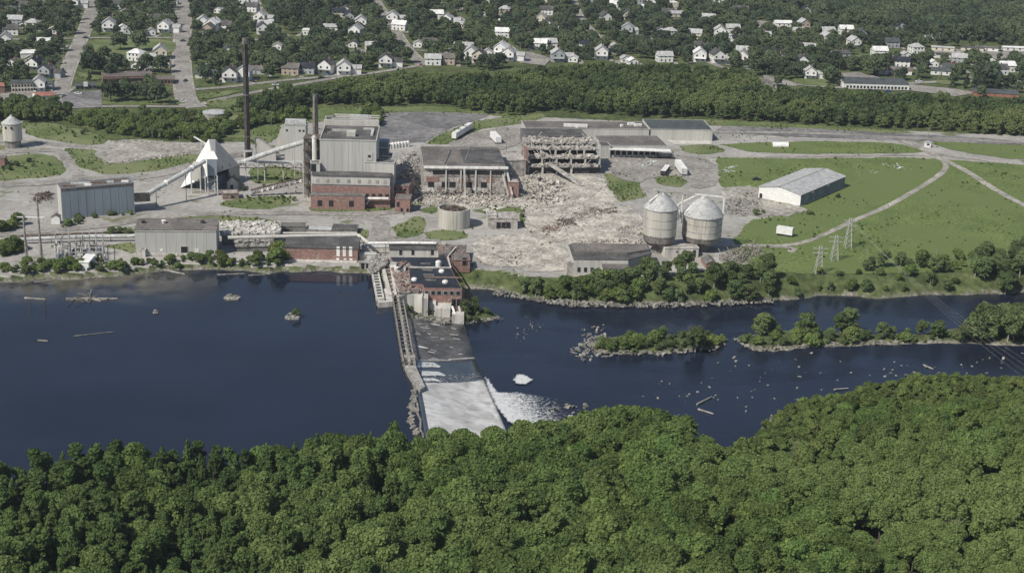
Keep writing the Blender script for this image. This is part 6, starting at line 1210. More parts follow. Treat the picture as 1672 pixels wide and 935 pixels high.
# ================================================================ town beyond the tree belt
BELTQ = [(395, 178), (430, 166), (520, 153), (600, 142), (640, 136), (740, 137), (800, 140), (850, 132), (950, 122), (1060, 120), (1130, 127), (1230, 134), (1255, 160), (1350, 162), (1460, 170), (1560, 176), (1672, 180), (2100, 192), (2100, 232), (1672, 226), (1560, 216), (1450, 210), (1330, 205), (1240, 200), (1160, 195), (1040, 192), (950, 187), (900, 183), (840, 190), (800, 187), (745, 178), (720, 172), (620, 174), (520, 172), (470, 190), (420, 196), (395, 188), (372, 182)]
SHRUB = [[(-40, 184), (30, 176), (90, 180), (115, 190), (112, 198), (60, 200), (40, 200), (-40, 196)], [(112, 194), (160, 191), (250, 193), (325, 195), (335, 205), (345, 210), (375, 200), (385, 212), (365, 228), (345, 238), (300, 228), (240, 226), (182, 220), (150, 208), (120, 206)], [(405, 190), (440, 196), (455, 190), (500, 186), (508, 198), (462, 204), (430, 205), (390, 214)], [(590, 178), (622, 180), (624, 205), (606, 212), (596, 196)]]
ST = {}
def street(nm, q, w, m='old_asphalt', kerb=True, name='street'):
    ST[nm] = (ribbon(name, gl(*q), w, m, kerb=kerb), w)
street('wide', [(292, -40), (298, 0), (300, 30), (297, 70), (296, 105), (299, 140), (305, 168), (322, 176)], 10.5)
street('left', [(168, -40), (152, 10), (142, 40), (132, 65), (116, 100), (105, 130), (99, 152)], 8)
street('cross', [(-60, 62), (60, 66), (138, 62), (300, 62), (430, 66)], 5, kerb=False); street('cross2', [(100, 96), (180, 92), (300, 96)], 4.5, kerb=False)
street('front', [(-80, 158), (0, 160), (60, 156), (105, 152)], 8, kerb=False)
street('main', [(110, 176), (170, 174), (250, 174), (318, 175), (350, 164), (400, 154), (460, 143), (520, 132), (600, 121), (660, 112), (690, 106)], 5.5, kerb=False, name='road')
street('upper', [(300, 148), (360, 144), (420, 137), (470, 131), (530, 126), (580, 122)], 5.5, kerb=False, name='road')
street('d1', [(405, -40), (420, 20), (440, 45), (465, 60), (482, 78)], 7); street('d2', [(590, -40), (612, 0), (632, 30), (645, 50), (662, 78), (690, 106)], 7)
street('d3', [(700, -10), (730, 20), (775, 45), (820, 70), (850, 92), (900, 98)], 6); street('d4', [(930, -20), (945, 30), (975, 60), (1000, 85), (1030, 95)], 5)
street('r1', [(1060, -20), (1100, 20), (1150, 30), (1240, 42), (1300, 62)], 6); street('r2', [(1150, 100), (1250, 135), (1320, 140), (1400, 146), (1480, 136), (1600, 132), (1740, 134)], 6, kerb=False)
street('r3', [(1290, 80), (1360, 98), (1400, 105), (1440, 92), (1520, 92), (1700, 96)], 5, kerb=False); street('r4', [(1580, 126), (1640, 138), (1740, 156)], 6, kerb=False); street('h1', [(640, 52), (760, 60), (860, 56), (960, 58), (1060, 64), (1180, 72)], 5, kerb=False)
street('h2', [(420, 98), (540, 92), (665, 80), (760, 90), (850, 94)], 4.5, kerb=False); street('h3', [(-60, 22), (150, 24), (300, 26), (440, 30), (620, 14)], 5, kerb=False)
LOTS = [[(104, 152), (166, 148), (168, 168), (165, 176), (112, 178), (98, 176)], [(1232, 32), (1262, 38), (1292, 52), (1288, 62), (1258, 56), (1234, 50)], [(838, 84), (868, 86), (900, 96), (890, 108), (856, 104), (838, 96)], [(1350, 122), (1400, 118), (1480, 138), (1560, 146), (1600, 152), (1560, 158), (1480, 148), (1380, 146)], [(1245, 122), (1300, 136), (1300, 142), (1250, 138)], [(1500, 82), (1672, 82), (1672, 96), (1540, 100)], [(0, 148), (90, 152), (88, 162), (0, 164)]]
for q in LOTS: sheet('car_park', q, 'lot_asphalt' if q is LOTS[0] else 'old_asphalt', jit=.3, smooth=0)
LAWN = [[(166, 166), (300, 162), (302, 172), (168, 173)], [(155, 66), (290, 64), (284, 92), (180, 94), (150, 84)], [(318, 156), (395, 146), (392, 152), (330, 164)], [(335, 166), (420, 158), (400, 170), (372, 178), (345, 176)], [(1290, 126), (1370, 128), (1376, 142), (1300, 140)], [(1380, 88), (1425, 88), (1440, 98), (1390, 98)], [(600, 100), (618, 76), (640, 84), (660, 110), (620, 112)], [(1530, 132), (1580, 132), (1575, 140), (1530, 138)], [(130, 120), (168, 120), (166, 132), (130, 130)], [(1400, 150), (1430, 154), (1420, 160), (1388, 158)], [(1256, 146), (1300, 148), (1380, 150), (1376, 158), (1256, 156)], [(480, 118), (520, 112), (525, 122), (485, 126)]]
for q in LAWN: tag(sheet('grass', q, 'grass', jit=.6), 'bright lawn between the streets of the town', 'grass', kind='stuff')
# ---- houses
HP = {}
WN = {'white_siding': 'white', 'cream_siding': 'cream', 'grey_siding': 'grey', 'tan_siding': 'tan', 'brick': 'brick'}
RN = {'grey_roof': 'grey', 'brown_roof': 'brown', 'light_roof': 'pale', 'red_roof': 'red', 'green_roof': 'dark green', 'white_roof': 'white', 'black_roof': 'black'}
def house_proto(sh, wall, roof):
    t = thing('house', 'x', 'house', (0, 0, 0)); w = MB(); r = MB()
    W_, D_, H_, rise, style = {'gable': (8, 10, 5.6, 3.0, 'gy'), 'side': (11, 8, 4.6, 2.6, 'gx'), 'ranch': (14, 8, 3.0, 1.7, 'gx'), 'hip': (9.5, 9.5, 5.2, 2.4, 'hip'), 'flat': (10, 9, 3.6, 0, 'flat'), 'mobile': (17, 4.6, 2.8, .7, 'gx'), 'small': (6.5, 7, 3, 1.8, 'gy'), 'ell': (8, 9, 5.4, 2.8, 'gy')}[sh]
    x, y = W_/2, D_/2; o = .4
    def gab(x, y, H_, rise, st, cx=0, cy=0):
        i = len(w.v); w.v += [(cx+a*x, cy+b*y, z) for z in (-.5, H_) for a, b in ((-1, -1), (1, -1), (1, 1), (-1, 1))]; w.f += [tuple(i+k for k in f) for f in ((0, 1, 5, 4), (1, 2, 6, 5), (2, 3, 7, 6), (3, 0, 4, 7))]
        if st == 'gy':
            w.v += [(cx, cy-y, H_+rise), (cx, cy+y, H_+rise)]; w.f += [(i+4, i+5, i+8), (i+6, i+7, i+9)]
            for s in (-1, 1): k = len(r.v); q = [(cx, cy-y-o, H_+rise), (cx, cy+y+o, H_+rise), (cx+s*(x+o), cy+y+o, H_-rise*o/x), (cx+s*(x+o), cy-y-o, H_-rise*o/x)]; r.v += [(a, b, c+.03) for a, b, c in q]+[(a, b, c+.25) for a, b, c in q]; r.f += [tuple(k+j for j in f) for f in ((4, 5, 6, 7), (3, 2, 1, 0), (0, 1, 5, 4), (1, 2, 6, 5), (2, 3, 7, 6), (3, 0, 4, 7))]
        elif st == 'gx':
            w.v += [(cx-x, cy, H_+rise), (cx+x, cy, H_+rise)]; w.f += [(i+5, i+6, i+9), (i+7, i+4, i+8)]
            for s in (-1, 1): k = len(r.v); q = [(cx-x-o, cy, H_+rise), (cx+x+o, cy, H_+rise), (cx+x+o, cy+s*(y+o), H_-rise*o/y), (cx-x-o, cy+s*(y+o), H_-rise*o/y)]; r.v += [(a, b, c+.03) for a, b, c in q]+[(a, b, c+.25) for a, b, c in q]; r.f += [tuple(k+j for j in f) for f in ((4, 5, 6, 7), (3, 2, 1, 0), (0, 1, 5, 4), (1, 2, 6, 5), (2, 3, 7, 6), (3, 0, 4, 7))]
        elif st == 'hip': r.prism([(cx-x-o, cy-y-o), (cx+x+o, cy-y-o), (cx+x+o, cy+y+o), (cx-x-o, cy+y+o)], H_, H_+rise, top=[(cx-1.2, cy-.3), (cx+1.2, cy-.3), (cx+1.2, cy+.3), (cx-1.2, cy+.3)])
        else: r.prism([(cx-x-.2, cy-y-.2), (cx+x+.2, cy-y-.2), (cx+x+.2, cy+y+.2), (cx-x-.2, cy+y+.2)], H_, H_+.4)
    gab(x, y, H_, rise, style)
    if sh == 'ell': gab(3.6, 3, 3.6, 1.6, 'gx', 6.5, 1.0)
    if sh in ('gable', 'ell'): r.prism([(-3.6, -y-2), (3.6, -y-2), (3.6, -y-.02), (-3.6, -y-.02)], 2.6, 2.8, top=[(-3.6, -y-1.9), (3.6, -y-1.9), (3.6, -y-.02), (-3.6, -y-.02)])
    rid = 'roof'; w.build('wall', wall, t); rf = r.build('roof', roof, t)
    if style != 'flat' and sh != 'mobile': MB().box((x*.3, y*.2), .7, .7, H_+rise*.4, H_+rise+.9).build('chimney', 'brick', rf)
    for fx_ in ((-.55, .0, .55) if x > 4.5 else (-.5, .5)):
        for zz in ([1.6, 4.2] if H_ > 4.4 else [1.7]):
            if fx_ == .0 and zz < 2: MB().box((0, -y-.04), 1.0, .12, .1, 2.1).build('door', 'dark_concrete', t)
            else: MB().box((fx_*x, -y-.04), 1.0, .12, zz-.6, zz+.6).build('window', 'glass', t)
    for zz in ([1.6, 4.2] if H_ > 4.4 else [1.7]):
        for fy in (-.4, .4): MB().box((-x-.04, fy*y), .12, 1.0, zz-.6, zz+.6).build('window', 'glass', t)
    return t
NH = {}
HPOS = []
HALF = {'gable': (4, 5), 'side': (5.5, 4), 'ranch': (7, 4), 'hip': (4.8, 4.8), 'flat': (5, 4.5), 'mobile': (8.5, 2.3), 'small': (3.2, 3.5), 'ell': (6, 4.5)}
def house(u, v, sh, wall, roof, rz=None, lab=None, group=None, sc=1.0, xyz=None):
    p = P(u, v) if xyz is None else xyz; p = Vector((p.x, p.y+HALF[sh][1]*sc, 0)); key = (sh, wall, roof)
    if key in HP: o = dup(HP[key])
    else: o = HP[key] = house_proto(*key)
    o.location = p; o.rotation_euler = (0, 0, random.uniform(-.25, .25) if rz is None else rz); o.scale = (sc, sc, sc)
    tag(o, lab, 'house', group)
    if not group and 'group' in o: del o['group']
    HPOS.append((p.x, p.y, HALF[sh][0]*sc)); return o
Wh, Cr, Gy, Tn, Bk = 'white_siding', 'cream_siding', 'grey_siding', 'tan_siding', 'brick'; gr_, br_, lr_, rr_, nr_, wr_, kr_ = 'grey_roof', 'brown_roof', 'light_roof', 'red_roof', 'green_roof', 'white_roof', 'black_roof'
HL = [(118, 14, 'ell', Wh, lr_, 'white house with a pale roof at the top edge, left of the left street'), (36, 18, 'side', Wh, gr_, 'white house near the top left corner, behind dark trees'), (10, 22, 'ranch', Gy, gr_, 'grey ranch house in the top left corner'),
 (23, 42, 'side', Gy, lr_, 'grey house left of the white hipped pair, upper left'), (37, 47, 'small', Wh, gr_, 'narrow white house squeezed between two houses, upper left'), (51, 49, 'hip', Wh, lr_, 'white house with a hipped pale roof, upper left'), (15, 58, 'side', Wh, gr_, 'white house with a grey roof at the left edge below the hipped house'),
 (5, 78, 'gable', Wh, lr_, 'white gabled house touching the left edge, above the lone silo'), (48, 103, 'small', Cr, lr_, 'small cream house under trees left of the left street'), (84, 56, 'small', Wh, wr_, 'small white garage behind the flat white building, upper left'),
 (175, 52, 'gable', Wh, lr_, 'tall pale gabled house right of the left street'), (198, 52, 'small', Wh, wr_, 'small white gabled house between dark trees, upper left'), (212, 56, 'small', Gy, lr_, 'small grey house between two dark trees, upper left'), (245, 58, 'small', Wh, lr_, 'tiny white house just above the cross lane'),
 (193, 16, 'side', Wh, gr_, 'white house by the top edge between the two left streets'), (202, 26, 'small', Wh, lr_, 'little white house below the one at the top edge'), (262, 40, 'side', Wh, gr_, 'large white house left of the wide street, top'), (268, 54, 'ell', Wh, lr_, 'white winged house beside the wide street above the cross lane'), (283, 8, 'small', Wh, lr_, 'small pale house beside the wide street at the top edge'),
 (220, 100, 'hip', Wh, wr_, 'white hipped house in the row above the brick shops'), (238, 107, 'side', Wh, lr_, 'low white house in the middle of the row above the brick shops'), (259, 98, 'gable', Cr, lr_, 'cream gabled house beside the wide street above the white box'), (263, 111, 'flat', Wh, wr_, 'white flat-roofed box house left of the wide street'), (224, 113, 'small', Wh, lr_, 'tiny white house in front of the hipped one'),
 (329, 48, 'gable', Wh, lr_, 'tall white house at the right side of the wide street'), (346, 52, 'gable', Wh, wr_, 'white house with its gable to the viewer, second right of the wide street'), (366, 51, 'side', Wh, gr_, 'white house with a dark roof, third right of the wide street'), (356, 22, 'small', Wh, lr_, 'small white house by the top, right of the wide street'),
 (396, 12, 'ell', Wh, lr_, 'big white house near the top edge, left of the tall smokestack line'), (410, 20, 'side', Wh, gr_, 'white house with a dark roof near the top, behind the tall smokestack'), (403, 4, 'side', Wh, wr_, 'white house at the very top above the smokestack'),
 (335, 128, 'ranch', Wh, nr_, 'long white house with a dark roof at the right of the wide street junction'), (374, 135, 'gable', Wh, gr_, 'white gabled house left of the tall smokestack by the upper road'), (396, 133, 'gable', Wh, lr_, 'white gabled house right behind the tall smokestack'),
 (424, 38, 'ell', Wh, lr_, 'white house with a pale roof right of the smokestack, upper left'), (432, 50, 'side', Gy, lr_, 'grey house with a pale roof beside the first slanting street'), (446, 92, 'small', Wh, lr_, 'small white house half hidden by trees above the mill'), (452, 82, 'small', Wh, lr_, 'tiny white house above the small half hidden one'), (504, 58, 'flat', Wh, wr_, 'square white house among the trees above the boiler house'),
 (563, 20, 'small', Wh, gr_, 'small white house near the top among dark trees, centre left'), (588, 46, 'ell', Wh, lr_, 'white winged house left of the second slanting street'), (532, 122, 'gable', Wh, gr_, 'left of the two tall white gabled houses by the main road'), (560, 123, 'ell', Wh, lr_, 'right and larger of the two tall white gabled houses by the main road'), (474, 123, 'side', Tn, br_, 'tan house behind the thin trees by the main road'), (500, 122, 'side', 'grey_siding', kr_, 'dark-roofed house between the tan one and the tall white pair'),
 (629, 111, 'ell', Wh, gr_, 'low white winged house at the bend of the main road'), (608, 86, 'side', Cr, lr_, 'cream house above the winged one at the bend'), (582, 92, 'small', Wh, lr_, 'white narrow house behind the tall white pair'), (576, 78, 'small', Wh, gr_, 'white narrow house farther behind the tall white pair'), (580, 62, 'gable', Wh, lr_, 'white gabled house below the winged one, centre left'),
 (640, 38, 'ell', Wh, lr_, 'upper white house right of the second slanting street'), (652, 50, 'side', Wh, wr_, 'lower white house right of the second slanting street'), (682, 78, 'small', Wh, lr_, 'small white house beside the second slanting street, lower'), (702, 80, 'side', Wh, gr_, 'white house with a dark roof, second from the slanting street'), (706, 107, 'side', Wh, lr_, 'white house just right of the slanting street end'), (730, 106, 'side', Tn, br_, 'tan house by the belt, right of the slanting street end'),
 (768, 99, 'gable', Wh, lr_, 'tall white gabled house behind the middle of the belt'), (782, 104, 'ell', Cr, gr_, 'cream winged house next to the tall gabled one'), (796, 92, 'small', Wh, lr_, 'small white house above the cream winged one'), (729, 42, 'ell', Wh, lr_, 'white house beside the third slanting street, upper'), (748, 46, 'ranch', Cr, lr_, 'cream ranch house beside the third slanting street'), (712, 32, 'side', Wh, wr_, 'white house between the second and third slanting streets'),
 (820, 62, 'side', Wh, wr_, 'low white house at the kink of the third slanting street'), (817, 34, 'small', Wh, lr_, 'small white house by dark trees, upper centre'), (818, 92, 'gable', Wh, wr_, 'tall white narrow house left of the pale car park'), (830, 100, 'ell', Wh, lr_, 'white winged house left of the pale car park'), (840, 98, 'small', Wh, gr_, 'small white house on the edge of the pale car park'),
 (863, 64, 'small', Cr, gr_, 'small cream house left of the big white house, centre'), (884, 81, 'side', Wh, wr_, 'big white house in a clearing above the pale car park'), (896, 80, 'side', Wh, lr_, 'right wing house of the big white house, centre'), (910, 102, 'ell', Gy, lr_, 'grey gabled house right of the pale car park'), (936, 102, 'small', Wh, wr_, 'slim white house half hidden by trees, centre'),
 (892, 25, 'side', Wh, gr_, 'white house with dark sides near the top, centre'), (864, 18, 'small', Cr, gr_, 'cream house near the top, centre'), (988, 40, 'gable', Wh, gr_, 'white house with dark roof above the clearing, centre right'), (1002, 48, 'small', Wh, lr_, 'small white house below it, centre right'), (1025, 58, 'ell', Gy, lr_, 'pale grey house at the end of the fourth street'), (1006, 16, 'side', Wh, wr_, 'white house near the top, centre right'), (1004, 82, 'small', Wh, lr_, 'small white house in the shade above the belt, centre right'),
 (982, 98, 'gable', Wh, lr_, 'white gabled house alone above the middle of the belt'), (1021, 103, 'small', Wh, lr_, 'left slim white house of a pair above the belt'), (1033, 107, 'small', Wh, wr_, 'right slim white house of a pair above the belt'), (1052, 17, 'ranch', Wh, wr_, 'long low white house near the top edge, centre right'), (1087, 24, 'ranch', Wh, gr_, 'large white ranch house near the top, centre right'), (1102, 28, 'ranch', Cr, lr_, 'cream ranch house just below the large white one'),
 (1085, 102, 'side', Wh, lr_, 'white low house behind dark trees, left of the gabled row'), (1143, 102, 'gable', Wh, wr_, 'white house with a bright gable, first of the gabled row'), (1172, 104, 'gable', Wh, gr_, 'white house with a dark gable, second of the gabled row'), (1197, 101, 'flat', Wh, wr_, 'flat white house, third of the gabled row'), (1213, 105, 'gable', Wh, lr_, 'white gabled house, last of the gabled row'), (1176, 62, 'ell', Wh, lr_, 'white house below the upper right street'), (1212, 24, 'side', Wh, gr_, 'white house by the top, left of the pale lot'), (1170, 10, 'ell', Wh, lr_, 'white house at the top right of centre'), (1200, 20, 'small', Wh, gr_, 'small white house left of the one by the lot'), (1245, 62, 'ranch', Cr, lr_, 'cream house below the pale lot'),
 (1279, 44, 'ranch', Wh, wr_, 'bright long white house at the edge of the right woods'), (1310, 56, 'ranch', Wh, lr_, 'second bright white house at the edge of the right woods'), (1382, 57, 'side', Wh, wr_, 'white box house alone among trees, right'), (1320, 82, 'ranch', Gy, lr_, 'grey ranch house among trees, right'), (1437, 93, 'side', Wh, wr_, 'bright white house by the lawn, right'), (1480, 96, 'small', Wh, lr_, 'tiny white house on the lane, right'), (1352, 60, 'side', Cr, lr_, 'cream house in trees, right'),
 (1500, 56, 'ranch', Wh, wr_, 'white house below the right woods, left of a dark gap'), (1522, 64, 'ranch', Wh, lr_, 'white house below the right woods, right of a dark gap'), (1470, 56, 'gable', Gy, kr_, 'dark gabled house below the right woods'), (1540, 84, 'mobile', Cr, lr_, 'leftmost of the long mobile homes'), (1588, 84, 'mobile', Cr, gr_, 'second of the long mobile homes'), (1612, 84, 'mobile', Wh, br_, 'third of the long mobile homes'), (1655, 84, 'mobile', Wh, wr_, 'long bright mobile home at the right edge'), (1545, 95, 'mobile', Wh, gr_, 'slanting mobile home in the second row'), (1590, 96, 'small', Wh, wr_, 'little white house in the second row of mobile homes'),
 (1525, 110, 'small', Wh, wr_, 'tiny bright gable at the right behind dark trees'), (1618, 104, 'small', Wh, gr_, 'small white house right of the big dark tree'), (1645, 118, 'side', Wh, wr_, 'white house near the right edge'), (1474, 122, 'ranch', Wh, br_, 'long white house with a brown roof, left one of two by the right road'), (1538, 123, 'ranch', Wh, nr_, 'long white house with a dark roof, right one of two by the right road')]
for h in HL: house(*h[:5], lab=h[5] if len(h[5].split()) < 17 else h[5], sc=1.12 if h[2] in ('gable', 'ell') else 1.0)
house(1452, 122, 'ranch', Wh, br_, lab='left end house of the long brown-roofed white house by the right road', rz=.0)
# shops, school, other larger buildings
def big(name, label, u0, v0, u1, v1, vt, dep, wall, roof, style='flat', wins=(), rise=1.2):
    a, b_ = P(u0, v0), P(u1, v1); h = hgt(u0, v0, vt); bd, i_ = building(name, label, 'building', 0, 0, 0, 0, wall, roof, style, rise=rise, wins=wins, par=.3, dims=(a, b_, dep, h)); HPOS.append(((a.x+b_.x)/2, a.y+dep/2, (b_-a).length/2)); return bd, i_
big('hall', 'large flat white-roofed building, upper left beside the left street', 53, 78, 100, 76, 69, 18, 'cream_siding', 'white_roof', 'flat')
big('hall', 'long white-roofed hall below the large flat one, upper left', 34, 96, 72, 95, 88, 14, 'white_siding', 'white_roof', 'gx')
big('row_building', 'long cream two-storey row with a dark roof above the left road', 19, 152, 55, 151, 137, 9, 'cream_siding', 'green_roof', 'gx', row(0, .08, .92, 7, 1.8, 1.1, 1.4)+row(0, .08, .92, 7, 4.2, 1.1, 1.2))
big('row_building', 'grey shop building with a dark roof beside the left street corner', 66, 149, 86, 149, 138, 9, 'grey_siding', 'green_roof', 'gx', row(0, .12, .88, 4, 2.0, 1.4, 1.6))
big('brick_house', 'brick house cut by the left edge above the left road', -14, 154, 8, 153, 142, 9, 'brick', 'red_roof', 'gx'); house(60, 150, 'gable', Wh, lr_, lab='white gabled house between the cream row and the grey shop')
big('red_roof_house', 'low white house with a red roof in front of the left road', 60, 166, 90, 164, 158, 11, 'white_siding', 'red_roof', 'gx')
bd, i_ = big('diner', 'dark-roofed shop with a white gable front at the head of the left car park', 124, 147, 158, 146, 141, 8, 'dark_concrete', 'green_roof', 'gx', row(0, .1, .9, 5, 1.4, 1.6, 1.2)); MB().prism([(p.x, p.y) for p in (on(i_, .38, -.1, 0), on(i_, .58, -.1, 0), on(i_, .58, .05, 0), on(i_, .38, .05, 0))], 2.0, 4.6).build('gable_front', 'white_siding', bd)
big('shop_row', 'long low brick shop row left of the wide street', 168, 136, 250, 134, 126, 14, 'brick', 'brown_roof', 'flat', row(0, .03, .97, 16, 1.7, 1.6, 1.8)); big('shop_row', 'second brick shop block between the long row and the wide street', 252, 138, 284, 138, 130, 12, 'brick', 'brown_roof', 'flat', row(0, .08, .92, 6, 1.7, 1.4, 1.8)); big('shop_row', 'low back wing of the brick shop row', 206, 128, 246, 127, 121, 8, 'tan_siding', 'grey_roof', 'flat')
big('motel', 'long white commercial building with a dark roof just behind the belt, right', 1378, 145, 1484, 148, 136, 16, 'white_siding', 'green_roof', 'shed', row(0, .05, .95, 18, 1.5, 1.4, 1.5)); big('warehouse', 'long low white-roofed building at the top edge right of the centre', 1064, 12, 1108, 12, 5, 14, 'cream_siding', 'white_roof')
big('mobile_row', 'low red-fronted building at the right edge behind the belt', 1590, 156, 1664, 160, 151, 9, 'red_roof', 'green_roof', 'shed'); big('shed', 'pale garage behind the end of the belt, right', 1244, 142, 1262, 142, 134, 10, 'concrete', 'brown_roof')
# ---- fill houses under the trees along the streets
TOWN = [(-160, -60), (1180, -60), (1330, 30), (1500, 72), (1760, 80), (1800, 160), (1672, 160), (1480, 150), (1255, 142), (1220, 112), (1130, 106), (1060, 98), (950, 100), (850, 108), (800, 116), (740, 112), (640, 111), (600, 116), (520, 126), (420, 136), (350, 146), (318, 158), (300, 162), (160, 164), (60, 150), (-160, 155)]
tw = upoly(TOWN); hx, hy = jgrid(tw, 21); np.random.seed(3); lots = [upoly(q) for q in LOTS+LAWN[:2]]
def street_d(x, y): x = np.array([x], float); y = np.array([y], float); return min(float(ldist(l, x, y)[0])-w/2 for l, w in ST.values())
nf = 0; idx = RNG.permutation(len(hx))
for i in idx:
    x, y = float(hx[i]), float(hy[i])
    if any((x-a)**2+(y-b)**2 < 19**2 for a, b, c in HPOS) or street_d(x, y) < 7: continue
    if any(sdf(l, np.array([x]), np.array([y]))[0] < 8 for l in lots) or not inview(np.array([x]), np.array([y]), 3, 20)[0]: continue
    if nf > 90: break
    nf += 1; sh = random.choice(['gable', 'side', 'ranch', 'small', 'small', 'hip', 'ell']); wl = random.choice([Wh, Wh, Wh, Cr, Gy, Tn, Gy]); rf = random.choice([gr_, lr_, gr_, lr_, kr_, br_, nr_])
    u, v = px((x, y, 3)); reg = 'left of the tall smokestack' if u < 400 else ('behind the boiler house' if u < 640 else ('above the middle of the belt' if u < 960 else 'above the right belt'))
    house(0, 0, sh, wl, rf, lab='%s %s with a %s roof under trees, %s' % (WN[wl], {'gable': 'gabled house', 'side': 'broad house', 'ranch': 'ranch house', 'small': 'small house', 'hip': 'hipped house', 'ell': 'winged house'}[sh], RN[rf], reg), group='houses under the town trees', xyz=Vector((x, y, 0)))
# ---- driveways and parked cars, poles along the streets
DP = {0: 'bright_paint', 1: 'dark_paint', 2: 'silver_paint', 3: 'red_paint', 4: 'blue_paint'}
for k, (a, b, r_) in enumerate(HPOS):
    if r_ > 12: continue
    sg = 1 if k % 2 else -1; ZC[0] += .0005; tag(MB().poly([(a+sg*(r_+.8), b-11, .2+k*.0006), (a+sg*(r_+3.8), b-11, .2+k*.0006), (a+sg*(r_+4.2), b+5, .2+k*.0006), (a+sg*(r_+.8), b+5, .2+k*.0006)] if sg > 0 else [(a+sg*(r_+3.8), b-11, .2+k*.0006), (a+sg*(r_+.8), b-11, .2+k*.0006), (a+sg*(r_+.8), b+5, .2+k*.0006), (a+sg*(r_+4.2), b+5, .2+k*.0006)]).build('driveway', 'old_asphalt' if k % 3 else 'gravel'), kind='structure')
    if k % 3 == 0:
        ci = (k//3) % 5; u, v = px((a+sg*(r_+2.3), b-6, 0)); car(['white', 'black', 'silver', 'red', 'blue'][ci]+' car parked in a driveway beside a house in the town', u, v, DP[ci], 1.57, group='cars parked in driveways'); 
for nm in ('wide', 'left', 'd1', 'd2', 'd3', 'front', 'upper', 'r1', 'r2'):
    l, w = ST[nm]; acc = 0
    for p_, q_ in zip(l, l[1:]):
        acc += (q_-p_).length
        if acc > 38:
            acc = 0; d_ = (q_-p_).normalized(); e_ = p_+Vector((d_.y, -d_.x, 0))*(w/2+1.6)
            if inview(np.array([e_.x]), np.array([e_.y]), 3, 5)[0]:
                t = thing('utility_pole', 'wooden utility pole at the edge of a town street', 'utility pole', e_, 'poles along the town streets'); MB().tube(e_-Z*.4, e_+Z*9.5, .17, .12, 6).build('pole', 'timber', t); MB().bar(e_+Vector((-1.1, 0, 8.8)), e_+Vector((1.1, 0, 8.8)), .16).build('crossarm', 'timber', t)
# ---- cars in the streets
cn = ['bright_paint', 'dark_paint', 'silver_paint', 'red_paint', 'blue_paint']; nc_ = {'bright_paint': 'white', 'dark_paint': 'black', 'silver_paint': 'silver', 'red_paint': 'red', 'blue_paint': 'blue'}
for u, v, c, rz, lab in ((128, 154, 0, 0, 'white car standing in the left car park near its top'), (298, 167, 0, .2, 'white car at the junction of the wide street'), (303, 133, 1, 1.5, 'dark car driving down the wide street, nearer one'), (299, 68, 1, .1, 'dark car turning at the cross lane on the wide street'), (140, 63, 1, .1, 'dark car at the crossing on the left street'), (103, 158, 2, 1.2, 'silver car at the mouth of the left street'),
    (590, 112, 2, .2, 'silver car beside the tall white house by the main road'), (612, 114, 1, .2, 'dark car beside the bend of the main road'), (450, 140, 0, .3, 'white car on the main road right of the smokestack'), (525, 128, 1, .2, 'dark car on the upper road by the tall white pair'), (1500, 134, 0, .1, 'white van-like car on the road right, near the long white building'), (862, 100, 4, .5, 'blue car on the pale car park, centre'), (1250, 47, 2, .3, 'silver car on the pale lot, upper right'), (1262, 49, 0, .3, 'white car on the pale lot, upper right'), (1275, 54, 3, .3, 'red car on the pale lot, upper right'),
    (244, 116, 0, 0, 'white car behind the brick shops, left one'), (268, 117, 2, 0, 'silver car behind the brick shops, right one'), (1420, 149, 1, 0, 'dark car before the long white building behind the belt'), (1450, 150, 4, 0, 'blue car before the long white building behind the belt'), (1558, 104, 3, .4, 'red car among the mobile homes'), (1640, 100, 2, .4, 'silver car among the mobile homes, near the right edge')): car(lab, u, v, cn[c], rz)
for k, (u, v) in enumerate(((176, 141), (188, 141), (200, 140.6), (214, 140.4), (228, 140), (240, 139.6))): car('small %s car parked before the long brick shop row, number counted by its place in the line' % nc_[cn[k % 5]] if 0 else '%s car parked in the line before the brick shop row, %s' % (nc_[cn[k % 5]], ('leftmost', 'second from the left', 'third from the left', 'fourth from the left', 'second from the right', 'rightmost')[k]), u, v, cn[k % 5], 1.5)

# ================================================================ belt, shrubs, town trees, banks
def openings(X, Y, shade=True):
    k = np.ones(len(X), bool)
    for l, w in ST.values(): k &= (ldist(l, X, Y) > w/2+2.6) & (ldist(l, X, Y+7) > w/2+1.0)
    return k
bp_ = upoly(BELTQ); bx, by = jgrid(bp_, 5.4); keep = inview(bx, by, 5, 160); bx, by = bx[keep], by[keep]; order = np.argsort(by)
stf = []; n = 0
for i in order:
    x, y = float(bx[i]), float(by[i]); cl = mnoise.noise(Vector((x*.03, y*.03, 5))); edge = -float(sdf(bp_, np.array([x]), np.array([y]))[0]); s = random.uniform(.75, 1.15)*(.62+.38*min(1, edge/9))*(1+.2*cl); k = random.choice([0, 1, 2, 0, 2, 1, 3] if cl > -.1 else [0, 2, 0, 1])
    u, v = px((x, y, 4))
    if n < 300 and -10 < u < W0+10: n += 1; plant('belt_tree', 'green tree in the front rows of the tree belt between mill and town' if k < 3 else 'dark pointed conifer in the front rows of the tree belt', 'tree', 'front trees of the tree belt' if k < 3 else 'conifers of the tree belt', BELT[k], x, y, 0, s, parts=False)
    else: stf.append((x, y, 0, random.uniform(0, 6.28), s, k))
scatter('tree_belt', stf, BELT, 'dense dark green tree belt between the mill and the town', 'wood')
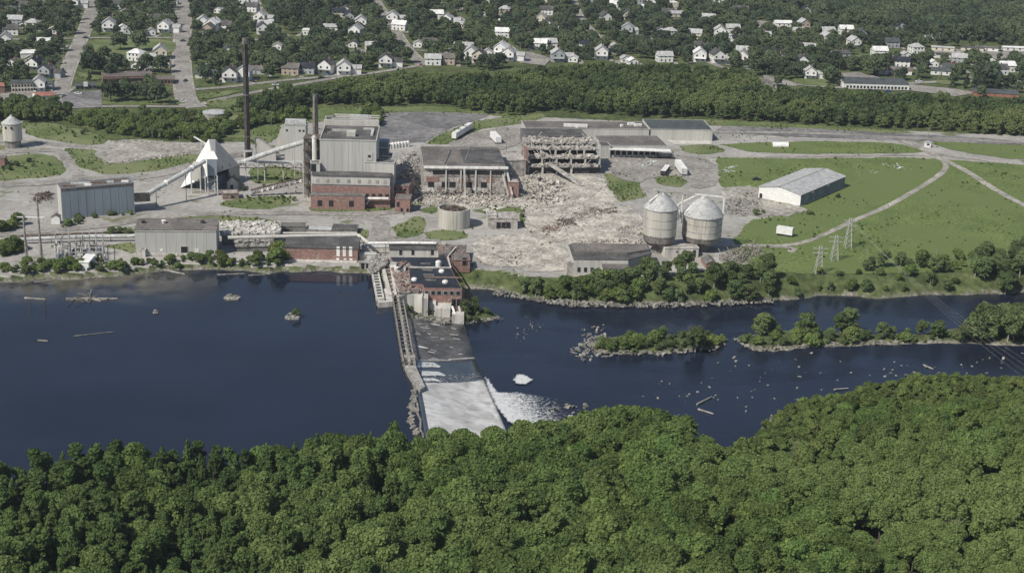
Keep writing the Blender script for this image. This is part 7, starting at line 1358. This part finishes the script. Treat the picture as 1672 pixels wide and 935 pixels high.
for qi, q in enumerate(SHRUB):
    pl_ = upoly(q); X, Y = jgrid(pl_, 4.2)
    for x, y in zip(X, Y):
        x, y = float(x), float(y); tall = qi == 0 or random.random() < .2; kk = random.randrange(3)
        if tall: plant('tree', ('dark tree in the clump behind the lone silo, far left' if qi == 0 else 'young tree rising above the shrubs left of the tall smokestack'), 'tree', 'trees behind the lone silo' if qi == 0 else 'young trees among the left shrubs', BELT[kk] if qi == 0 else BANK[kk], x, y, 0, random.uniform(.6, .95), parts=False)
        else: plant('shrub', ('leafy shrub in the thicket above the gravel yard', 'leafy shrub in the thicket above the gravel yard', 'shrub on the grass right of the tall smokestack', 'shrub at the left edge of the old car park')[qi], 'shrub', ('thicket above the gravel yard', 'thicket above the gravel yard', 'shrubs right of the tall smokestack', 'shrubs by the old car park')[qi], SCRB[kk], x, y, 0, random.uniform(.9, 1.5), parts=False)
TT = list(tw); tx, ty = jgrid(TT, 8.0); kp = openings(tx, ty); tx, ty = tx[kp], ty[kp]; k = np.ones(len(tx), bool)
hp = np.array(HPOS)
for a, b, r_ in hp: k &= ~((np.abs(tx-a) < r_+2.2) & (ty > b-19) & (ty < b+6.5))
for l in lots: k &= sdf(l, tx, ty) > 1
tx, ty = tx[k], ty[k]; u_ = pxn(np.stack([tx, ty, tx*0+4], 1)); order = np.argsort(ty); stf = []; n = 0
def tree_dens(u, v):
    if u > 1380 and v > 70: return .5
    if 105 < u < 300 and v > 58: return .22
    if u < 100 and v > 120: return .5
    if u < 320: return .7
    return .86
for i in order:
    x, y = float(tx[i]), float(ty[i]); u, v = u_[i]
    if random.random() > tree_dens(u, v): continue
    s = random.uniform(.62, 1.08); kx = random.choice([0, 1, 2, 0, 2, 1, 3])
    if not (-60 < u < W0+60) or v < -40: continue
    if n < 300: n += 1; plant('shade_tree', 'dark round shade tree among the nearer houses and streets of the town' if kx < 3 else 'dark conifer among the nearer houses of the town', 'tree', 'shade trees of the nearer town' if kx < 3 else 'conifers of the nearer town', TREE_T[kx], x, y, 0, s, parts=False)
    else: stf.append((x, y, 0, random.uniform(0, 6.28), s, kx))
scatter('town_trees', stf, TREE_T, 'shade trees filling the farther blocks of the town', 'trees')
for lab, u, v, s, kx in (('big round tree left of the car park, tallest of a pair', 150, 122, 1.5, 0), ('dark tree at the right of the big round one by the car park', 164, 121, 1.2, 1), ('wide tree on the lawn left of the wide street', 196, 82, 1.2, 2), ('grey green tree on the lawn nearest the wide street', 228, 84, 1.3, 2), ('round tree before the brick shop row, leftmost', 182, 166, 1.2, 2), ('tree before the brick shop row, second', 205, 166, 1.1, 0), ('reddish tree before the brick shop row, third', 222, 164, 1.1, 1), ('thin tree before the brick shops, fourth', 238, 164, 1.0, 0), ('round tree before the brick shops, rightmost', 258, 170, 1.15, 0),
    ('tree above the row of brick shops', 192, 116, 1.1, 0), ('dark tree above the brick shops, next to it', 205, 117, .9, 1), ('lone dark tree before the right road junction', 1602, 145, 1.6, 2), ('tree between the two long white houses, right', 1620, 124, 1.1, 0), ('big dark tree behind the long white commercial building', 1432, 124, 1.5, 2), ('dark tree next to the big one behind the commercial building', 1420, 124, 1.2, 0), ('bright tree right of the commercial building', 1600, 160, .9, 0)): plant('shade_tree', lab, 'tree', None, TREE_T[kx], *P(u, v)[:2], 0, s, parts=True)
WOOD = upoly([(1180, -60), (1330, 28), (1400, 42), (1500, 64), (1760, 74), (2000, 60), (2000, -70)]); wx, wy = jgrid(WOOD, 6.6); kk = inview(wx, wy, 8, 90) ; scatter('far_wood', [(float(x), float(y), 0, random.uniform(0, 6.28), random.uniform(.8, 1.3), random.choice([0, 1, 2, 0, 2, 3])) for x, y in zip(wx[kk], wy[kk])], TREE_T, 'dense far wood filling the upper right corner', 'wood')
# ---- weeds on the grass, thicker along its edges
wp = []
for nm, pl_ in PATCHES:
    if nm not in ('grass', 'grass_field'): continue
    if max(p[1] for p in pl_) > 960: continue
    X, Y = jgrid(pl_, 2.6 if nm == 'grass' else 4.0); D_e = -sdf(pl_, X, Y)
    for x, y, d_ in zip(X, Y, D_e):
        u, v = px((x, y, 0))
        if not (-40 < u < W0+60): continue
        n_ = mnoise.noise(Vector((x*.05, y*.05, 9)))+.5*mnoise.noise(Vector((x*.25, y*.25, 2)))
        if n_ > (.22 if nm == 'grass_field' else .02) or d_ < 1.8: wp.append((float(x), float(y), .03, random.uniform(0, 6.28), random.uniform(.07, .19)*(1+max(0, n_)), random.randrange(3)))
for pl_ in [SITE]:
    X, Y = jgrid(pl_, 4.5)
    for x, y in zip(X, Y):
        n_ = mnoise.noise(Vector((x*.035, y*.035, 4)))+.6*mnoise.noise(Vector((x*.2, y*.2, 6)))
        if n_ > .42: wp.append((float(x), float(y), .03, random.uniform(0, 6.28), random.uniform(.08, .2), random.randrange(3)))
scatter('weeds', wp, SCRB, 'rough weeds scattered over the grass and bare yards of the mill', 'weeds')
# ---- banks
def strip(q, sp, ks, s0, s1, name, lab, cat, grp, z=None, parts=True, cond=None):
    pl_ = [P(u, v) for u, v in q] if z is None else [P(u, v, z) for u, v in q]; X, Y = jgrid(pl_, sp); Zt = terrain_z(X, Y)
    for x, y, zt in zip(X, Y, Zt):
        if zt < ZD+.1 or (y > 0 and zt < ZU and z is None and x < crest[0].x): continue
        plant(name, lab, cat, grp, random.choice(ks), float(x), float(y), float(zt), random.uniform(s0, s1), parts=parts)
B = BUSH
strip([(-40, 452), (0, 448), (60, 446), (130, 444), (200, 440), (260, 434), (330, 430), (400, 432), (440, 434), (458, 434), (456, 424), (400, 424), (330, 421), (260, 425), (210, 428), (130, 432), (60, 434), (-40, 438)], 3.0, SCRB+B, .5, 1.0, 'bush', 'leafy green bush in the hedge-like strip along the left river bank', 'bush', 'bushes along the left river bank', parts=False)
strip([(440, 432), (464, 436), (462, 412), (448, 410)], 3, SCRB, 1, 1.5, 'bush', 'tall bush at the left end of the red brick building', 'bush', 'tall bushes at the left end of the red brick building', parts=False)
strip([(0, 408), (34, 404), (38, 412), (0, 418)], 3, SCRB, .8, 1.3, 'bush', 'bush at the far left beside the end of the long white pipe', 'bush', 'bushes at the far left by the pipe', parts=False); strip([(0, 372), (36, 366), (38, 374), (0, 380)], 3.2, SCRB, .7, 1.2, 'bush', 'low bush at the left edge below the road', 'bush', 'bushes at the left edge below the road', parts=False)
strip([(120, 356), (150, 350), (215, 346), (218, 350), (150, 357), (100, 366), (102, 372), (140, 364)], 3, B, .7, 1.2, 'bush', 'bush at the foot of the slate grey warehouse', 'bush', 'bushes at the foot of the slate grey warehouse', parts=False); strip([(168, 388), (195, 376), (218, 376), (218, 383)], 3, B, .8, 1.3, 'bush', 'bush left of the light grey corrugated building', 'bush', 'bushes left of the corrugated building', parts=False)
strip([(800, 470), (860, 474), (925, 474), (990, 472), (1050, 474), (1060, 464), (1000, 458), (930, 462), (860, 456), (800, 452)], 3.6, SCRB+BANK[1:2], .9, 1.3, 'bush', 'bush on the far bank below the rubble field', 'bush', 'bushes on the far bank below the rubble', parts=False)
strip([(920, 474), (990, 478), (1150, 480), (1260, 474), (1272, 462), (1240, 446), (1180, 452), (1130, 444), (1060, 446), (1040, 456), (980, 462), (920, 462)], 5.2, BANK+SCRB[2:], .7, 1.12, 'bank_tree', 'leafy tree on the far bank below the twin silos', 'tree', 'trees on the far bank below the twin silos')
strip([(1250, 470), (1300, 474), (1420, 472), (1560, 466), (1580, 440), (1500, 432), (1400, 438), (1300, 452)], 7.2, BANK+SCRB+SCRB, .6, 1.0, 'bank_tree', 'tree or tall bush on the far bank below the green field', 'tree', 'trees on the far bank below the field')
strip([(1568, 472), (1700, 474), (1760, 470), (1760, 420), (1690, 416), (1620, 424), (1585, 440)], 6, BANK, .9, 1.3, 'bank_tree', 'large tree in the grove at the right edge of the far bank', 'tree', 'grove at the right edge of the far bank')
strip([(1560, 556), (1700, 562), (1760, 566), (1760, 538), (1672, 536), (1600, 538)], 4.2, BANK, 1.2, 1.6, 'bank_tree', 'tall dense tree at the right end of the right island', 'tree', 'tall trees at the right end of the island', z=ZD+1)
for u, v, s, kx, lab in ((1245, 548, 1.05, 2, 'leafy tree at the left end of the right island'), (1256, 545, .85, 0, 'second leafy tree at the left end of the right island'), (1268, 547, .7, 1, 'slim pale tree beside the left trees of the right island'), (1315, 550, 1.0, 2, 'fanning willow in the middle of the right island'), (1325, 546, .8, 1, 'dark tree behind the fanning willow'), (1372, 545, 1.05, 0, 'tall tree right of the fanning willow'), (1384, 543, 1.1, 2, 'tallest tree of the right island'), (1396, 546, .8, 1, 'smaller tree right of the tallest one'), (1440, 552, .8, 0, 'low tree on the narrow part of the right island'), (1455, 550, .7, 1, 'small tree on the narrow part of the right island'), (1530, 552, .9, 0, 'round tree near the right grove of the island'), (1480, 552, .6, 1, 'low tree before the round one on the island'), (1505, 548, .7, 2, 'bushy tree left of the round one on the island'),
    (1135, 572, 1.1, 0, 'tall tree on the right half of the left island'), (1145, 566, .8, 1, 'tree behind the tall one on the left island'), (1080, 556, .85, 1, 'slim tree in the middle of the left island'), (1066, 558, .6, 1, 'smaller slim tree in the middle of the left island'), (1028, 556, .6, 0, 'small tree on the left half of the left island')): p = P(u, v, ZD+.8); plant('island_tree', lab, 'tree', None, BANK[kx], p.x, p.y, ZD+.7, s)
strip([(975, 566), (1040, 556), (1100, 558), (1170, 555), (1165, 566), (1080, 573), (1000, 573)], 3.9, B+SCRB[:1], .8, 1.4, 'bush', 'low bush on the left island', 'bush', 'bushes on the left island', z=ZD+.8, parts=False)
strip([(1225, 558), (1300, 550), (1400, 550), (1560, 548), (1560, 557), (1400, 560), (1300, 564), (1240, 568)], 4.2, B+SCRB[:1], .8, 1.4, 'bush', 'low bush on the right island', 'bush', 'bushes on the right island', z=ZD+.8, parts=False)
strip([(662, 516), (668, 500), (735, 508), (734, 515)], 2.6, B, .7, 1.2, 'bush', 'bush on the rocks below the brick powerhouse front', 'bush', 'bushes below the powerhouse front', z=ZD+1.6, parts=False); strip([(758, 522), (762, 494), (790, 508), (818, 518)], 2.8, B+BANK[1:2], .6, 1.0, 'bush', 'bush on the rocky spit right of the powerhouse', 'bush', 'bushes on the rocky spit', z=ZD+1.4, parts=False)
for q, grp in (([(515, 345), (560, 345), (640, 344), (640, 338), (560, 336)], 'along the brick wing of the boiler house'), ([(400, 322), (470, 320), (490, 330), (400, 338)], 'in the grass in front of the collapsed conveyor'), ([(395, 312), (412, 300), (420, 270), (440, 285), (490, 290), (440, 305)], 'under the conveyor gallery'), ([(545, 378), (590, 372), (600, 382), (590, 392)], 'right of the outbuildings by the red brick building'), ([(840, 350), (860, 352), (870, 380)], 'beside the two-cell ruin'), ([(1225, 352), (1260, 345), (1270, 352), (1232, 360)], 'by the stone pile left of the white warehouse'), ([(1300, 356), (1330, 345), (1380, 316), (1382, 322), (1330, 352)], 'along the right side of the white warehouse'), ([(1176, 440), (1215, 436), (1230, 446), (1180, 450)], 'around the little white pump house'), ([(5, 262), (60, 262), (90, 272), (40, 284), (5, 280)], 'in the round grass patch at the left'), ([(60, 228), (110, 212), (150, 216), (160, 232), (90, 228)], 'in the grass right of the lone silo')):
    strip(q, 7.5, B, .45, 1.1, 'bush', 'small bush '+grp, 'bush', 'bushes '+grp, parts=False)
strip([(1440, 446), (1560, 440), (1600, 420), (1500, 424)], 7, SCRB, .8, 1.3, 'bush', 'dark bush at the lower right corner of the field', 'bush', 'bushes at the lower right of the field', parts=False)
strip([(975, 572), (1060, 577), (1130, 574), (1180, 566), (1180, 556), (1150, 545), (1080, 552), (1030, 550), (990, 556), (965, 564)], 3.4, B+SCRB[1:2], .55, .95, 'shrub', 'small shrub down by the waterline of the left island', 'shrub', 'shrubs at the waterline of the left island', z=ZD+.3, parts=False)
strip([(1205, 560), (1240, 570), (1300, 568), (1400, 563), (1560, 558), (1672, 564), (1672, 558), (1560, 552), (1400, 556), (1300, 560), (1240, 562), (1225, 552)], 4.4, B+SCRB[1:2], .6, 1.1, 'shrub', 'small shrub down by the waterline of the right island', 'shrub', 'shrubs at the waterline of the right island', z=ZD+.3, parts=False)
# bare branches on the near shore
def bare(label, u, v, h):
    t = thing('dead_tree', label, 'dead tree', Vector((*P(u, v, h)[:2], -3))); p = Vector((*P(u, v, h)[:2], -3)); b_ = MB(); b_.tube(p, p+Z*(h+3)*.5, .22, .16, 6); rr = random.Random(3); MB().tube(p, p+Z*(h+3)*.6, .22, .12, 7).build('trunk', 'grey_timber', t); b_ = MB()
    for k in range(60): a_ = rr.uniform(0, 6.28); s_ = p+Z*(h+3)*rr.uniform(.35, .6); e_ = s_+Vector((math.cos(a_)*rr.uniform(.5, 3), math.sin(a_)*rr.uniform(.5, 3), rr.uniform(1.5, 4.2))); b_.tube(s_, e_, .06, .02, 4, False); b_.tube(s_.lerp(e_, .6), e_+Vector((rr.uniform(-1, 1), rr.uniform(-1, 1), rr.uniform(.3, 1))), .04, .02, 4, False)
    b_.build('branches', 'grey_timber', t)
bare('bare grey dead tree on the near shore by the foam', 996, 672, 9)
for u, v in ((452, 858), (160, 800), (1110, 772), (1560, 830), (900, 900), (330, 870), (700, 820)): bare('bare grey dead tree rising from the near forest, %s' % {452: 'lower left of centre', 160: 'far left', 1110: 'right of centre', 1560: 'far right', 900: 'bottom centre', 330: 'lower left', 700: 'in front of the dam'}[u], u, v, 11)
# ================================================================ haze
hz = MB().prism([(-5200, -1200), (5200, -1200), (5200, 4700), (-5200, 4700)], -11, 200).build('haze', 'foam'); hm = bpy.data.materials.new('haze'); hm.use_nodes = True; hm.node_tree.nodes.clear(); vo = hm.node_tree.nodes.new('ShaderNodeVolumePrincipled'); vo.inputs['Color'].default_value = (.80, .88, 1, 1); vo.inputs['Density'].default_value = .00007; vo.inputs['Anisotropy'].default_value = .2
ou = hm.node_tree.nodes.new('ShaderNodeOutputMaterial'); hm.node_tree.links.new(vo.outputs[0], ou.inputs['Volume']); hz.data.materials[0] = hm; tag(hz, 'thin pale blue haze over the whole valley', 'haze', kind='stuff')
# set the sky and light to the open air above
for o in list(S.objects):
    if '_o' in o: del o['_o']
